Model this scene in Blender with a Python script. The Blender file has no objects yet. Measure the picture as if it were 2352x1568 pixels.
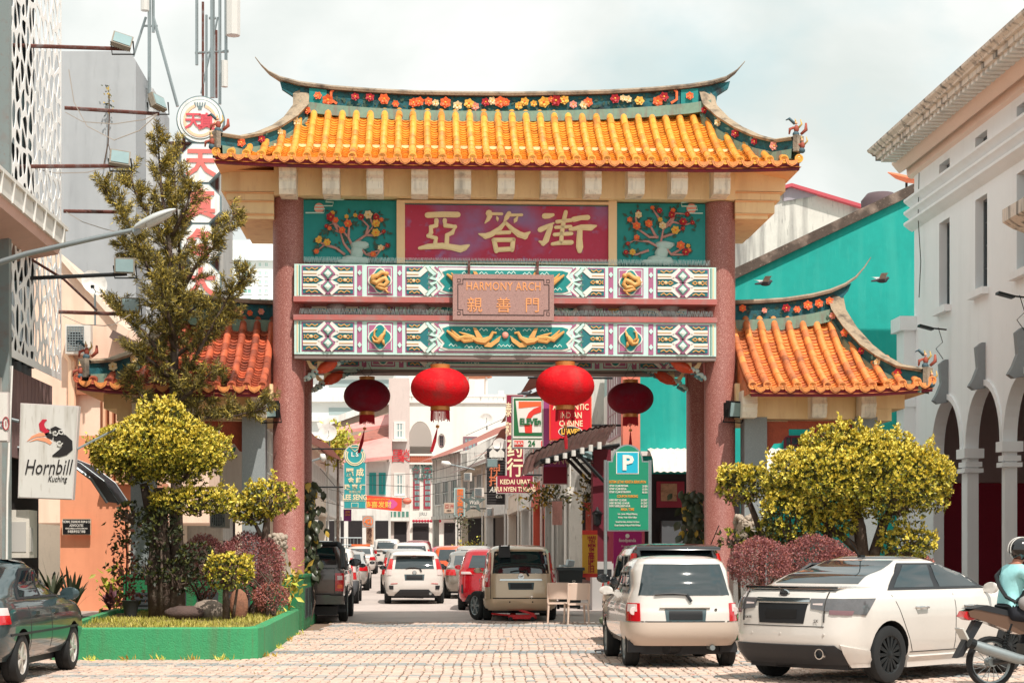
import bpy, bmesh, math, random
import numpy as np
from mathutils import Vector, Matrix, Euler
random.seed(7); R = random.random
def U(a, b): return a + (b - a) * R()
SC = bpy.context.scene; COL = SC.collection
# ---------------------------------------------------------------- camera, sky, sun, exposure
F, CX, HY, EYE = 4000.0, 1176.0, 1271.0, 1.5      # focal length and principal point of the photograph (2352 px wide), eye height
cam = bpy.data.cameras.new('camera'); cam.sensor_width = 36; cam.lens = F / 2352 * 36
cam.shift_y = (HY - 784) / 2352; cam.clip_start = .1; cam.clip_end = 3000
CAM = bpy.data.objects.new('camera', cam); COL.objects.link(CAM)
CAM.location = (0, 0, EYE); CAM.rotation_euler = (math.pi / 2, 0, 0); SC.camera = CAM
SUNV = Vector((.26, -.56, 1)).normalized()
W = bpy.data.worlds.new('World'); SC.world = W; W.use_nodes = True
nt = W.node_tree; N = nt.nodes; L = nt.links; N.clear()
out = N.new('ShaderNodeOutputWorld'); bg = N.new('ShaderNodeBackground'); bg.inputs[1].default_value = .1
sky = N.new('ShaderNodeTexSky'); sky.sky_type = 'NISHITA'; sky.sun_disc = False
sky.sun_elevation = math.asin(SUNV.z); sky.sun_rotation = math.atan2(SUNV.x, SUNV.y)
tc = N.new('ShaderNodeTexCoord'); mp = N.new('ShaderNodeMapping'); mp.inputs['Scale'].default_value = (1.2, 1.2, 1.9); mp.inputs['Location'].default_value = (.62, .3, .2)
n1 = N.new('ShaderNodeTexNoise'); n1.inputs['Scale'].default_value = 2.6; n1.inputs['Detail'].default_value = 7; n1.inputs['Roughness'].default_value = .52
r1 = N.new('ShaderNodeValToRGB'); r1.color_ramp.elements[0].position = .30; r1.color_ramp.elements[1].position = .46
n2 = N.new('ShaderNodeTexNoise'); n2.inputs['Scale'].default_value = 5.5; n2.inputs['Detail'].default_value = 6; n2.inputs['Distortion'].default_value = .3
r2 = N.new('ShaderNodeValToRGB'); r2.color_ramp.elements[0].position = .36; r2.color_ramp.elements[1].position = .62
r2.color_ramp.elements[0].color = (4.8, 5.15, 4.95, 1); r2.color_ramp.elements[1].color = (6.3, 6.4, 6.2, 1)
mx0 = N.new('ShaderNodeMix'); mx0.data_type = 'RGBA'; mx0.inputs[0].default_value = .7
mx = N.new('ShaderNodeMix'); mx.data_type = 'RGBA'
L.new(tc.outputs['Generated'], mp.inputs[0]); L.new(mp.outputs[0], n1.inputs[0]); L.new(mp.outputs[0], n2.inputs[0])
L.new(n1.outputs[0], r1.inputs[0]); L.new(n2.outputs[0], r2.inputs[0])
mx0.inputs[7].default_value = (3.9, 5.5, 5.2, 1); L.new(sky.outputs[0], mx0.inputs[6])
L.new(r1.outputs[0], mx.inputs[0]); L.new(mx0.outputs[2], mx.inputs[6]); L.new(r2.outputs[0], mx.inputs[7])
L.new(mx.outputs[2], bg.inputs[0]); L.new(bg.outputs[0], out.inputs[0])
sl = bpy.data.lights.new('sun', 'SUN'); sl.energy = 2.9; sl.angle = math.radians(.6); sl.color = (1, .92, .84)
SUN = bpy.data.objects.new('sun', sl); COL.objects.link(SUN); SUN.location = (4, -8, 40)
SUN.rotation_euler = (-SUNV).to_track_quat('-Z', 'Y').to_euler()
VS = SC.view_settings; SC.display_settings.display_device = 'sRGB'
VS.view_transform = 'Standard'; VS.look = 'None'; VS.exposure = 0.72; VS.gamma = 1; VS.use_curve_mapping = False
SC.cycles.max_bounces = 6; SC.cycles.use_denoising = True; SC.cycles.transparent_max_bounces = 8
# ---------------------------------------------------------------- helpers
def C(h):                                           # '#rrggbb' -> linear rgb
    h = h.lstrip('#'); o = []
    for i in (0, 2, 4):
        v = int(h[i:i+2], 16) / 255; o.append(v / 12.92 if v <= .04045 else ((v + .055) / 1.055) ** 2.4)
    return tuple(o)
MATS = {}
def mat(name, col, rough=.6, metal=0, var=0., scale=2., dirt=None, damt=.5, dscale=1.2, streak=0, bump=0., bscale=30, island=0, coat=0, spec=.5, emit=0, trans=0, speck=None, speckamt=.5, speckscale=60, ior=0):
    if name in MATS: return MATS[name]
    m = bpy.data.materials.new(name); m.use_nodes = True; MATS[name] = m
    nt = m.node_tree; N = nt.nodes; L = nt.links; p = N['Principled BSDF']
    c = C(col) if isinstance(col, str) else col
    p.inputs['Base Color'].default_value = (*c, 1); p.inputs['Roughness'].default_value = rough; p.inputs['Metallic'].default_value = metal
    p.inputs['Specular IOR Level'].default_value = spec
    if ior: p.inputs['IOR'].default_value = ior
    if coat: p.inputs['Coat Weight'].default_value = coat; p.inputs['Coat Roughness'].default_value = .04
    if trans: p.inputs['Transmission Weight'].default_value = trans
    if emit: p.inputs['Emission Color'].default_value = (*c, 1); p.inputs['Emission Strength'].default_value = emit
    cur = None
    g = N.new('ShaderNodeNewGeometry'); t = N.new('ShaderNodeTexCoord')
    def setc(fac, other):
        nonlocal cur
        x = N.new('ShaderNodeMix'); x.data_type = 'RGBA'; L.new(fac, x.inputs[0])
        if cur is None: x.inputs[6].default_value = (*c, 1)
        else: L.new(cur, x.inputs[6])
        if isinstance(other, tuple): x.inputs[7].default_value = (*other, 1)
        else: L.new(other, x.inputs[7])
        cur = x.outputs[2]
    def noise(sc, det=4, stretch=None):
        n = N.new('ShaderNodeTexNoise'); n.inputs['Scale'].default_value = sc; n.inputs['Detail'].default_value = det
        if stretch:
            q = N.new('ShaderNodeMapping'); q.inputs['Scale'].default_value = stretch; L.new(g.outputs['Position'], q.inputs[0]); L.new(q.outputs[0], n.inputs[0])
        else: L.new(g.outputs['Position'], n.inputs[0])
        return n.outputs[0]
    def ramp(src, a, b, hi=1.):
        q = N.new('ShaderNodeMapRange'); q.inputs[1].default_value = a; q.inputs[2].default_value = b; q.inputs[4].default_value = hi; L.new(src, q.inputs[0]); return q.outputs[0]
    if island:
        r = N.new('ShaderNodeMapRange'); L.new(g.outputs['Random Per Island'], r.inputs[0])
        setc(r.outputs[0], tuple(min(1, v * island) for v in c) if not isinstance(island, tuple) else island)
    if var:
        setc(ramp(noise(scale), .3, .7), tuple(v * (1 - var) for v in c))
        setc(ramp(noise(scale * 7, 2), .35, .75, .6), tuple(min(1, v * (1 + var * .6)) for v in c))
    if speck:
        setc(ramp(noise(speckscale, 1), .56, .62, speckamt), C(speck))
    if dirt:
        setc(ramp(noise(dscale, 8, (4, 4, .35) if streak else None), .5, .72, damt), C(dirt))
        setc(ramp(noise(dscale * 6, 4, (3, 3, .5) if streak else None), .6, .75, damt * .7), C(dirt))
    if cur is not None: L.new(cur, p.inputs['Base Color'])
    if bump:
        b = N.new('ShaderNodeBump'); b.inputs['Strength'].default_value = bump; b.inputs['Distance'].default_value = .02
        L.new(noise(bscale, 3), b.inputs['Height']); L.new(b.outputs[0], p.inputs['Normal'])
    return m
class MB:
    """collects primitives, links them as ONE mesh object"""
    def __init__(s): s.v = []; s.f = []; s.mi = []; s.m = 0
    def add(s, vs, fs):
        o = len(s.v); s.v += [tuple(p) for p in vs]; s.f += [tuple(i + o for i in f) for f in fs]; s.mi += [s.m] * len(fs); return s
    def box(s, x0, x1, y0, y1, z0, z1):
        return s.add([(x0,y0,z0),(x1,y0,z0),(x1,y1,z0),(x0,y1,z0),(x0,y0,z1),(x1,y0,z1),(x1,y1,z1),(x0,y1,z1)],
                     [(0,3,2,1),(4,5,6,7),(0,1,5,4),(1,2,6,5),(2,3,7,6),(3,0,4,7)])
    def obox(s, c, sx, sy, sz, rot=(0,0,0)):
        mt = Euler(rot).to_matrix(); c = Vector(c)
        vs = [c + mt @ Vector((a*sx/2, b*sy/2, d*sz/2)) for d in (-1,1) for a,b in ((-1,-1),(1,-1),(1,1),(-1,1))]
        return s.add(vs, [(0,3,2,1),(4,5,6,7),(0,1,5,4),(1,2,6,5),(2,3,7,6),(3,0,4,7)])
    def tube(s, pts, r, n=8, cap=True):
        pts = [Vector(p) for p in pts]; k = len(pts); rs = r if isinstance(r, (list, tuple)) else [r] * k
        vs = []; fs = []; prev = None
        for i, p in enumerate(pts):
            d = (pts[min(i+1,k-1)] - pts[max(i-1,0)])
            d = d.normalized() if d.length > 1e-9 else Vector((0,0,1))
            if prev is None:
                a = d.orthogonal().normalized()
            else:
                a = prev - d * prev.dot(d); a = a.normalized() if a.length > 1e-6 else d.orthogonal().normalized()
            prev = a; b = d.cross(a)
            vs += [p + (a * math.cos(2*math.pi*j/n) + b * math.sin(2*math.pi*j/n)) * rs[i] for j in range(n)]
        for i in range(k-1):
            for j in range(n): fs.append((i*n+j, i*n+(j+1)%n, (i+1)*n+(j+1)%n, (i+1)*n+j))
        if cap: fs += [tuple(range(n-1,-1,-1)), tuple(range((k-1)*n, k*n))]
        return s.add(vs, fs)
    def lathe(s, prof, c=(0,0,0), n=16, axis='z', caps=True):      # prof: (r, h)
        vs = []; fs = []; k = len(prof)
        for r, h in prof:
            for j in range(n):
                a = 2*math.pi*j/n; x, y = r*math.cos(a), r*math.sin(a)
                p = (x, y, h) if axis == 'z' else ((h, x, y) if axis == 'x' else (y, h, x))
                vs.append((p[0]+c[0], p[1]+c[1], p[2]+c[2]))
        for i in range(k-1):
            for j in range(n): fs.append((i*n+j, i*n+(j+1)%n, (i+1)*n+(j+1)%n, (i+1)*n+j))
        if caps: fs += [tuple(range(n-1,-1,-1)), tuple(range((k-1)*n, k*n))]
        return s.add(vs, fs)
    def prism(s, poly, y0, y1, axis='y'):               # 2-D outline extruded along an axis
        n = len(poly)
        def p(a, b, t): return (a, t, b) if axis == 'y' else ((t, a, b) if axis == 'x' else (a, b, t))
        vs = [p(a, b, y0) for a, b in poly] + [p(a, b, y1) for a, b in poly]
        return s.add(vs, [tuple(range(n)), tuple(range(2*n-1, n-1, -1))] + [(i, n+i, n+(i+1)%n, (i+1)%n) for i in range(n)])
    def grid(s, rows):
        k = len(rows[0]); vs = [p for r in rows for p in r]
        return s.add(vs, [(i*k+j, i*k+j+1, (i+1)*k+j+1, (i+1)*k+j) for i in range(len(rows)-1) for j in range(k-1)])
    def ball(s, c, rx, ry=None, rz=None, n=10, m=6, jit=0):
        ry = ry or rx; rz = rz or rx; pr = []
        vs = [(c[0], c[1], c[2]-rz)]; fs = []
        for i in range(1, m):
            a = -math.pi/2 + math.pi*i/m
            for j in range(n):
                b = 2*math.pi*j/n; q = 1 + (U(-jit, jit) if jit else 0)
                vs.append((c[0]+rx*q*math.cos(a)*math.cos(b), c[1]+ry*q*math.cos(a)*math.sin(b), c[2]+rz*q*math.sin(a)))
        vs.append((c[0], c[1], c[2]+rz)); t = len(vs)-1
        for j in range(n):
            fs.append((0, 1+(j+1)%n, 1+j)); fs.append((t, 1+(m-2)*n+j, 1+(m-2)*n+(j+1)%n))
        for i in range(m-2):
            for j in range(n): fs.append((1+i*n+j, 1+i*n+(j+1)%n, 1+(i+1)*n+(j+1)%n, 1+(i+1)*n+j))
        return s.add(vs, fs)
    def mesh(s, name, mats, smooth=False):
        me = bpy.data.meshes.new(name); me.from_pydata(s.v, [], s.f)
        for m in (mats if isinstance(mats, (list, tuple)) else [mats]): me.materials.append(m)
        if isinstance(mats, (list, tuple)) and len(mats) > 1: me.polygons.foreach_set('material_index', s.mi)
        me.validate(); fixn(me)
        if smooth:
            me.polygons.foreach_set('use_smooth', [True] * len(me.polygons))
            if smooth is not True: me.set_sharp_from_angle(angle=math.radians(smooth))
        return me
    def build(s, name, mats, par=None, smooth=False, **k):
        return link(s.mesh(name, mats, smooth), name, par, **k)
def fixn(me):
    if len(me.polygons) > 6000: return
    b = bmesh.new(); b.from_mesh(me); bmesh.ops.recalc_face_normals(b, faces=b.faces); b.to_mesh(me); b.free()
def link(me, name, par=None, loc=None, rot=None, scl=None, label=None, cat=None, group=None, kind=None):
    o = bpy.data.objects.new(name, me); COL.objects.link(o)
    if par is not None: o.parent = par
    if loc is not None: o.location = loc
    if rot is not None: o.rotation_euler = rot
    if scl is not None: o.scale = scl if isinstance(scl, (tuple, list)) else (scl,)*3
    return tag(o, label, cat, group, kind)
def tag(o, label=None, cat=None, group=None, kind=None):
    for k, v in (('label', label), ('category', cat), ('group', group), ('kind', kind)):
        if v: o[k] = v
    return o
def thing(name, label, cat, loc=(0,0,0), rz=0, group=None):
    o = bpy.data.objects.new(name, None); COL.objects.link(o); o.location = loc; o.rotation_euler = (0,0,rz); o.empty_display_size = .2
    return tag(o, label, cat, group)
def kids(o): return [c for c in o.children]
def dup(root, loc=None, rz=None, label=None, scl=None, par=None):
    r = root.copy(); COL.objects.link(r)
    if par is not None: r.parent = par
    if loc is not None: r.location = loc
    if rz is not None: r.rotation_euler = (0,0,rz)
    if scl is not None: r.scale = scl if isinstance(scl, (tuple, list)) else (scl,)*3
    if label: r['label'] = label
    for ch in list(root.children): dup(ch, par=r)
    return r
def gz(y): return .008 * max(0., y - 40)              # the street climbs gently beyond the arch
def P(px, py, y): return Vector(((px-CX)/F*y, y, EYE + (HY-py)/F*y))
def PX(px, y): return (px-CX)/F*y
def PZ(py, y): return EYE + (HY-py)/F*y
STREET = math.atan(208/F)                             # street axis against the view axis
def holed(b, outer, holes, t0, t1, axis='x'):
    """a slab with real openings: 2-D outline and holes, extruded along an axis"""
    from mathutils.geometry import delaunay_2d_cdt
    vs = []; fs = []
    ccw = lambda q: q if sum(q[i-1][0]*q[i][1]-q[i][0]*q[i-1][1] for i in range(len(q))) > 0 else q[::-1]
    for q in map(ccw, [outer]+holes): fs.append(list(range(len(vs), len(vs)+len(q)))); vs += [Vector(p) for p in q]
    V, E, T, _, _, of = delaunay_2d_cdt(vs, [], fs, 0, 1e-5); tri = [t for t, o in zip(T, of) if o == [0] or list(o) == [0]]
    def p(a, c, t): return (t, a, c) if axis == 'x' else ((a, t, c) if axis == 'y' else (a, c, t))
    n = len(V); cnt = {}
    for t in tri:
        for i in range(3):
            e = (t[i], t[(i+1)%3]); k = tuple(sorted(e)); cnt[k] = cnt.get(k, 0)+1
    b.add([p(v[0], v[1], t0) for v in V]+[p(v[0], v[1], t1) for v in V], [tuple(t) for t in tri]+[tuple(i+n for i in reversed(t)) for t in tri]+[(a, c, c+n, a+n) for (a, c), k in cnt.items() if k == 1])
    return b
class Fr:
    """local frame of a thing: reads sizes off the photograph in a plane of that frame"""
    def __init__(s, x, y, z=0, rz=STREET): s.o = Vector((x,y,z)); s.rz = rz; s.c = math.cos(rz); s.s = math.sin(rz)
    def ray(s, px, py):
        d = ((px-CX)/F, 1.0, (HY-py)/F); o = (-s.o.x, -s.o.y, EYE-s.o.z)
        f = lambda v: (v[0]*s.c + v[1]*s.s, -v[0]*s.s + v[1]*s.c, v[2])
        return f(o), f(d)
    def fy(s, px, py, yl):
        o, d = s.ray(px, py); t = (yl-o[1])/d[1]; return (o[0]+d[0]*t, o[2]+d[2]*t)
    def fx(s, px, py, xl):
        o, d = s.ray(px, py); t = (xl-o[0])/d[0]; return (o[1]+d[1]*t, o[2]+d[2]*t)
    def w(s, x, y, z): return Vector((s.o.x + x*s.c - y*s.s, s.o.y + x*s.s + y*s.c, s.o.z + z))
TS = bpy.data.scenes.new('lettering_scratch'); TV = TS.view_layers[0]      # text is turned into meshes in a scratch scene, removed at the end
def text(txt, h, m, par, loc, rot=(math.pi/2,0,0), ext=.004, bold=0., ax='CENTER', sx=1., name='lettering', sp=1., shear=0, **k):
    """lettering as mesh; h = cap height; centred on loc"""
    cu = bpy.data.curves.new('t', 'FONT'); cu.body = txt; cu.align_x = ax; cu.align_y = 'CENTER'; cu.size = h * 1.37; cu.extrude = ext; cu.offset = bold; cu.resolution_u = 2
    cu.space_character = sp; cu.shear = shear
    o = bpy.data.objects.new('t', cu); TS.collection.objects.link(o); TV.update()
    me = bpy.data.meshes.new_from_object(o.evaluated_get(TV.depsgraph))
    bpy.data.objects.remove(o); me.materials.clear(); me.materials.append(m)
    if len(me.vertices):
        a = np.empty(len(me.vertices)*3); me.vertices.foreach_get('co', a); a = a.reshape(-1,3)
        a[:,1] -= (a[:,1].min()+a[:,1].max())/2; a[:,0] *= sx; me.vertices.foreach_set('co', a.ravel())
    return link(me, name, par, loc, rot, **k)
def ev(o):                                            # apply modifiers
    bpy.context.view_layer.update()
    me = bpy.data.meshes.new_from_object(o.evaluated_get(bpy.context.evaluated_depsgraph_get())); o.modifiers.clear(); o.data = me; return o
# ---------------------------------------------------------------- materials
white_wall = mat('white_plaster', '#e8e5df', .8, var=.08, scale=.6, dirt='#8f8a84', damt=.35, dscale=.9, streak=1, bump=.15)
white_paint = mat('white_paint', '#e2e0da', .6, var=.05)
arcade_white = mat('arcade_white', '#f5f7f8', .75, var=.03, scale=.4, dirt='#d2d2d2', damt=.2, dscale=.5, streak=1, bump=.08)
grime_white = mat('grimy_plaster', '#d3d0c8', .85, var=.1, dirt='#6d6a68', damt=.9, dscale=.7, streak=1, bump=.2)
grey_wall = mat('grey_render', '#a9adb0', .85, var=.07, scale=.3, dirt='#868a8e', damt=.5, dscale=.25, streak=1)
teal_wall = mat('teal_wall', '#12a89d', .8, var=.14, scale=.6, dirt='#3fb3a6', damt=.5, dscale=.6, streak=1, bump=.1)
peach_wall = mat('peach_wall', '#f0d2bc', .8, var=.08, scale=.6, dirt='#b98a70', damt=.3, dscale=.6, streak=1)
cream_wall = mat('cream_wall', '#e9dcca', .8, var=.06, dirt='#b5a494', damt=.4, dscale=.6, streak=1)
coral_wall = mat('coral_wall', '#e06a54', .8, var=.1, dirt='#a84b40', damt=.4, dscale=.8, streak=1)
dark_in = mat('shaded_interior', '#2a2527', .9, var=.2)  # near-black stands for the shade inside shops and other openings
maroon = mat('maroon_paint', '#6a1228', .6, var=.12, scale=1.2)
glass_dk = mat('window_glass', '#27343a', .08, spec=.8, var=.2, scale=.5)
glass_lt = mat('pale_glass', '#8fa9ab', .1, spec=.8, var=.2, scale=.7)
concrete = mat('concrete', '#8d8782', .9, var=.15, scale=1.5, dirt='#4d4a48', damt=.7, dscale=1, bump=.2)
steel = mat('galvanised_steel', '#9aa4a6', .45, .6, var=.12, scale=4)
rust = mat('rusty_iron', '#6b4037', .85, .2, var=.3, scale=5, dirt='#8b8f90', damt=.6, dscale=6)
black_metal = mat('black_metal', '#1c2022', .5, .3, var=.1)
rubber = mat('tyre_rubber', '#1f2122', .85, var=.12, scale=8)
plastic_dk = mat('dark_plastic', '#23262a', .55, var=.08)
chrome = mat('chrome', '#cfd2d2', .12, 1)
gold = mat('gold_paint', '#e0a860', .5, var=.15, scale=9)
bark = mat('bark', '#5b4a40', .9, var=.3, scale=9, dirt='#8d8276', damt=.5, dscale=7, bump=.6, bscale=40)
# ---------------------------------------------------------------- ground
paved = mat('sett_bed', '#7d6858', .95, var=.2, scale=3)
asph = mat('asphalt', '#bdb1aa', .9, var=.08, scale=.8, dirt='#8f8682', damt=.35, dscale=.5, bump=.3, bscale=80)
def sheet(name, pts, m, z=0., seg=None, **k):
    b = MB(); b.add([(x, y, z + gz(y)) for x, y in pts], [tuple(range(len(pts)))]); return b.build(name, m, **k)
g = MB(); ys = [-30, 0, 20, 40, 70, 120, 200, 400, 900, 2500]
g.grid([[(x, y, gz(min(y, 400)) - .03) for x in (-900, -60, 0, 60, 900)] for y in ys]); g.build('ground', mat('far_ground', '#b8b0a8', .95, var=.15, scale=.1), kind='structure')
AR = Fr(PX(1158, 35.3), 35.3)                         # frame of the arch: origin between the front pillars
a0 = AR.w(0, 2.9, 0)
YEND = 38.4
b = MB(); b.grid([[(x, y, -.012) for x in (-30, 0, 30)] for y in (-8, 10, 25, YEND)]); plaza = b.build('plaza', paved, kind='structure')
def xs(y, x): return x - .052 * (y - 40)              # street coordinate -> world x
b = MB(); b.grid([[(xs(y, x), y, gz(y) + (.0 if y > YEND + .1 else .0)) for x in (-6.6, -2, 2.9)] for y in (YEND, 39, 40, 60, 90, 130, 170, 230, 300)]); b.build('street', asph, kind='structure')
pv = mat('pavement_slab', '#a59a92', .9, var=.12, scale=2, dirt='#6b625c', damt=.5, dscale=1)
for x0, x1 in ((2.9, 7.5), (-13, -6.6)):
    b = MB(); ys = [YEND, 40, 60, 90, 130, 170, 230, 300]
    b.grid([[(xs(y, x0), y, gz(y)-.05), (xs(y, x0), y, gz(y)+.13), (xs(y, x1), y, gz(y)+.13), (xs(y, x1), y, gz(y)-.05)] for y in ys])
    b.add([(xs(YEND, x0), YEND, -.05), (xs(YEND, x1), YEND, -.05), (xs(YEND, x1), YEND, .13), (xs(YEND, x0), YEND, .13)], [(0,1,2,3)])
    b.build('pavement', pv, kind='structure')
b = MB(); wp = mat('road_paint', '#dcd8d0', .8, var=.1)
y = 39.2
while y < 110:
    x = xs(y, .92); b.add([(x-.05, y, gz(y)+.004), (x+.07, y, gz(y)+.004), (x+.05-.05, y+1, gz(y+1)+.004), (x-.1, y+1, gz(y+1)+.004)], [(0,1,2,3)]); y += 2.6
b.build('road_markings', wp, kind='structure')
# setts: 300 nearest in view are pieces, the rest one stuff mesh; bands of grey and cream stone
rs = np.random.RandomState(3)
sm = []
for i, cc in enumerate(('#d2baaa', '#c9ae9e', '#bfb0a6', '#959a99', '#80878a', '#aaa8a3')):
    sm.append(mat(f'sett_stone_{i}', cc, .8, var=.12, scale=14, dirt='#9a8474', damt=.5, dscale=3, bump=.5, bscale=60, spec=.3))
rows = []; y = 18.6
while y < YEND - .02:
    h = .108 * U(.92, 1.08); rows.append((y, h)); y += h
st = MB(); near = []; mode = 0; left = 0
def topj(): return U(-.006, .004)
for k, (y, h) in enumerate(rows):
    if left <= 0:
        mode = random.choices((0, 1, 2), (5, 3.4, 2.2))[0]; left = random.choice((6, 9, 12, 16)) if mode == 0 else random.choice((2, 3, 4, 6))
    left -= 1
    xl, xr = -.34 * y - .3, .31 * y + .3
    if y > 34: xl, xr = -3.9 - .052*(y-36), 4.4 - .05*(y-36)
    j0 = int(xl/.128); ph = U(0, 9); drift = .035*math.sin(y*.7)+.01*math.sin(y*2.3+1)+U(-.012, .012)
    x = j0*.128+drift
    while x < xr:
        j0 += 1; w = j0*.128+drift+.016*math.sin(j0*2.71)+U(-.008, .008)-x; yy = y + .02*math.sin(x*1.1 + 1.3) + .006*math.sin(x*2.3+1)
        g_ = .010
        gy = .004; q = [(x+g_, yy+gy), (x+w-g_, yy+gy+U(-.003,.003)), (x+w-g_, yy+h-gy), (x+g_, yy+h-gy+U(-.003,.003))]
        z1 = .003 + topj(); c_ = .010
        ins = [(q[0][0]+c_, q[0][1]+c_), (q[1][0]-c_, q[1][1]+c_), (q[2][0]-c_, q[2][1]-c_), (q[3][0]+c_, q[3][1]-c_)]
        vs = [(a, b_, -.02) for a, b_ in q] + [(a, b_, z1-.008) for a, b_ in q] + [(a, b_, z1 + U(-.003,.003)) for a, b_ in ins]
        fs = [(4*i+j, 4*i+(j+1)%4, 4*i+4+(j+1)%4, 4*i+4+j) for i in (0,1) for j in range(4)] + [(8,9,10,11)]
        r_ = R()
        mi = (0 if r_ < .55 else 1 if r_ < .85 else 2) if mode == 0 else ((3 if r_ < .45 else 2 if r_ < .75 else 5) if mode == 1 else (4 if r_ < .6 else 3))
        if r_ > .97: mi = random.choice((0, 3, 5))
        # visible in the lower edge of the frame (y > 20.3) and the largest: kept as pieces
        if y > 20.15 and len(near) < 300 and -2.2 < x < 1.9: near.append((vs, fs, mi, x, y))
        else: st.m = mi; st.add(vs, fs)
        x += w
me = st.mesh('setts', sm); link(me, 'setts', plaza, kind='stuff')
for vs, fs, mi, x, y in near:
    m_ = bpy.data.meshes.new('sett'); m_.from_pydata([(a-x, b_-y, c_) for a, b_, c_ in vs], [], fs); m_.materials.append(sm[mi]); link(m_, 'sett', plaza, loc=(x, y, 0))
# ---------------------------------------------------------------- the arch
granite = mat('red_granite', '#94584f', .5, var=.08, scale=2, speck='#d9a89c', speckamt=.75, speckscale=90, dirt='#8a5048', damt=.35, dscale=.6, streak=1, bump=.1, bscale=90)
granite_p = mat('plaque_granite', '#b08a82', .5, speck='#5f4340', speckamt=.6, speckscale=110, bump=.1, bscale=90)
granite_g = mat('grey_granite', '#8f8c88', .5, var=.1, speck='#c9c6c0', speckamt=.5, speckscale=80)
eave_y = mat('eave_yellow', '#ffe2b0', .8, var=.05, scale=1, dirt='#c08850', damt=.3, dscale=1, streak=1, bump=.1)
eave_cream = mat('bracket_cream', '#fdf4e0', .8, var=.05, dirt='#55504a', damt=.45, dscale=1.6, streak=1)
soffit_or = mat('soffit_orange', '#ffc690', .8, var=.05)
eave_red = mat('eave_board_red', '#8e1f33', .6, var=.25, scale=3, dirt='#2d2426', damt=.7, dscale=2)
teal_d = mat('frieze_teal', '#0a8a86', .6, var=.1, scale=2, dirt='#2f9a94', damt=.25, dscale=4)
teal_k = mat('dark_teal', '#1f747a', .6, var=.1)
mint = mat('mint_paint', '#cdeee4', .6, var=.06, dirt='#86a39b', damt=.3, dscale=2, streak=1)
mauve = mat('mauve_paint', '#b0688c', .6, var=.12)
greeng = mat('sage_green', '#5a8a7c', .6)
white_t = mat('trim_white', '#ece6dd', .6, var=.04)
cream_f = mat('frame_cream', '#f5cfa0', .7, var=.05)
mould_red = mat('moulding_red', '#b96a64', .6, var=.1, dirt='#9a8a86', damt=.6, dscale=5)
red_panel = mat('board_red', '#b8284a', .55, var=.1, dirt='#8f72a0', damt=1., dscale=.9)
char_gold = mat('character_gold', '#fbe0ac', .6, var=.12, scale=6)
tileO = [mat('tile_amber', '#f6b048', .25, var=.12, scale=5, coat=.4, dirt='#b0562c', damt=.5, dscale=2.5), mat('tile_amber_worn', '#ee9c40', .3, var=.18, scale=6, coat=.3, dirt='#9a5a38', damt=.6, dscale=3)]
tileR = [mat('tile_orange', '#f09a55', .4, var=.15, scale=5, coat=.2, dirt='#9a5038', damt=.6, dscale=2), mat('tile_orange_worn_shaded', '#d88250', .5, var=.2, scale=6, dirt='#5a3a34', damt=.8, dscale=2.2)]
tileL = [mat('tile_red_shaded', '#cf6a48', .45, var=.2, scale=5, dirt='#6a3430', damt=.8, dscale=1.6), mat('tile_red_worn_shaded', '#a55238', .55, var=.2, scale=6, dirt='#4a302e', damt=.9, dscale=1.8)]  # orange tiles darkened to red: main roof's shadow put into the colour
drip = mat('drip_tile_clay', '#ee9a55', .5, var=.2, scale=9, dirt='#7a4a3a', damt=.5, dscale=4)
ridge_st = mat('ridge_stucco', '#a89a88', .9, var=.25, scale=3, dirt='#3f3936', damt=.9, dscale=2.5, bump=.4)
ridge_gr = mat('ridge_green', '#7a9482', .9, var=.2, dirt='#7d655c', damt=.8, dscale=2, streak=1)
ridge_bl = mat('ridge_teal_relief', '#22666f', .8, var=.4, scale=7, dirt='#2b2628', damt=.95, dscale=5, bump=.5, bscale=25)
pet = [mat('petal_' + n_, c_, .6, var=.15, scale=30) for n_, c_ in (('orange', '#f2703a'), ('red', '#b3202c'), ('pink', '#f0a08c'), ('yellow', '#eab548'), ('cream', '#f0d8a8'))]
leaf_d = mat('stucco_leaf', '#3f5a4c', .7, var=.3, scale=20)
twig = mat('stucco_twig', '#c98f86', .7)
def rosette(r=.1):
    b = MB()
    for lay, (rr, h, k) in enumerate(((1, 0, 6), (.68, .25, 5))):
        for i in range(k):
            a = 2*math.pi*i/k + lay*.5; ca, sa = math.cos(a), math.sin(a); q = r*rr
            b.add([(0,-h*r-.01,0), (q*.8*math.cos(a-.5), -h*r-.25*r, q*.8*math.sin(a-.5)), (q*ca, -h*r-.35*r, q*sa), (q*.8*math.cos(a+.5), -h*r-.25*r, q*.8*math.sin(a+.5))], [(0,1,2,3)])
    b.m = 1; b.ball((0,-.4*r,0), r*.22, n=5, m=3)
    return b
ros = []
for m_ in pet: ros.append(rosette().mesh('flower', [m_, pet[3] if m_ is not pet[3] else pet[0]]))
def flower(par, x, y, z, r, i, rz=0): link(ros[i % 5], 'flower', par, (x, y, z), (U(-.2,.2), U(0,6), rz), r/.1)
lf_me = MB().add([(0,0,0), (.03,-.01,.05), (0,-.022,.12), (-.03,-.01,.05)], [(0,1,2,3)]).mesh('leaf', leaf_d)
def leafs(par, x, y, z, n, spread=.12):
    for _ in range(n): link(lf_me, 'leaf', par, (x+U(-spread,spread), y, z+U(-spread,spread)*.7), (U(-.4,0), U(0,6.3), 0), U(.6, 1.1))
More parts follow.
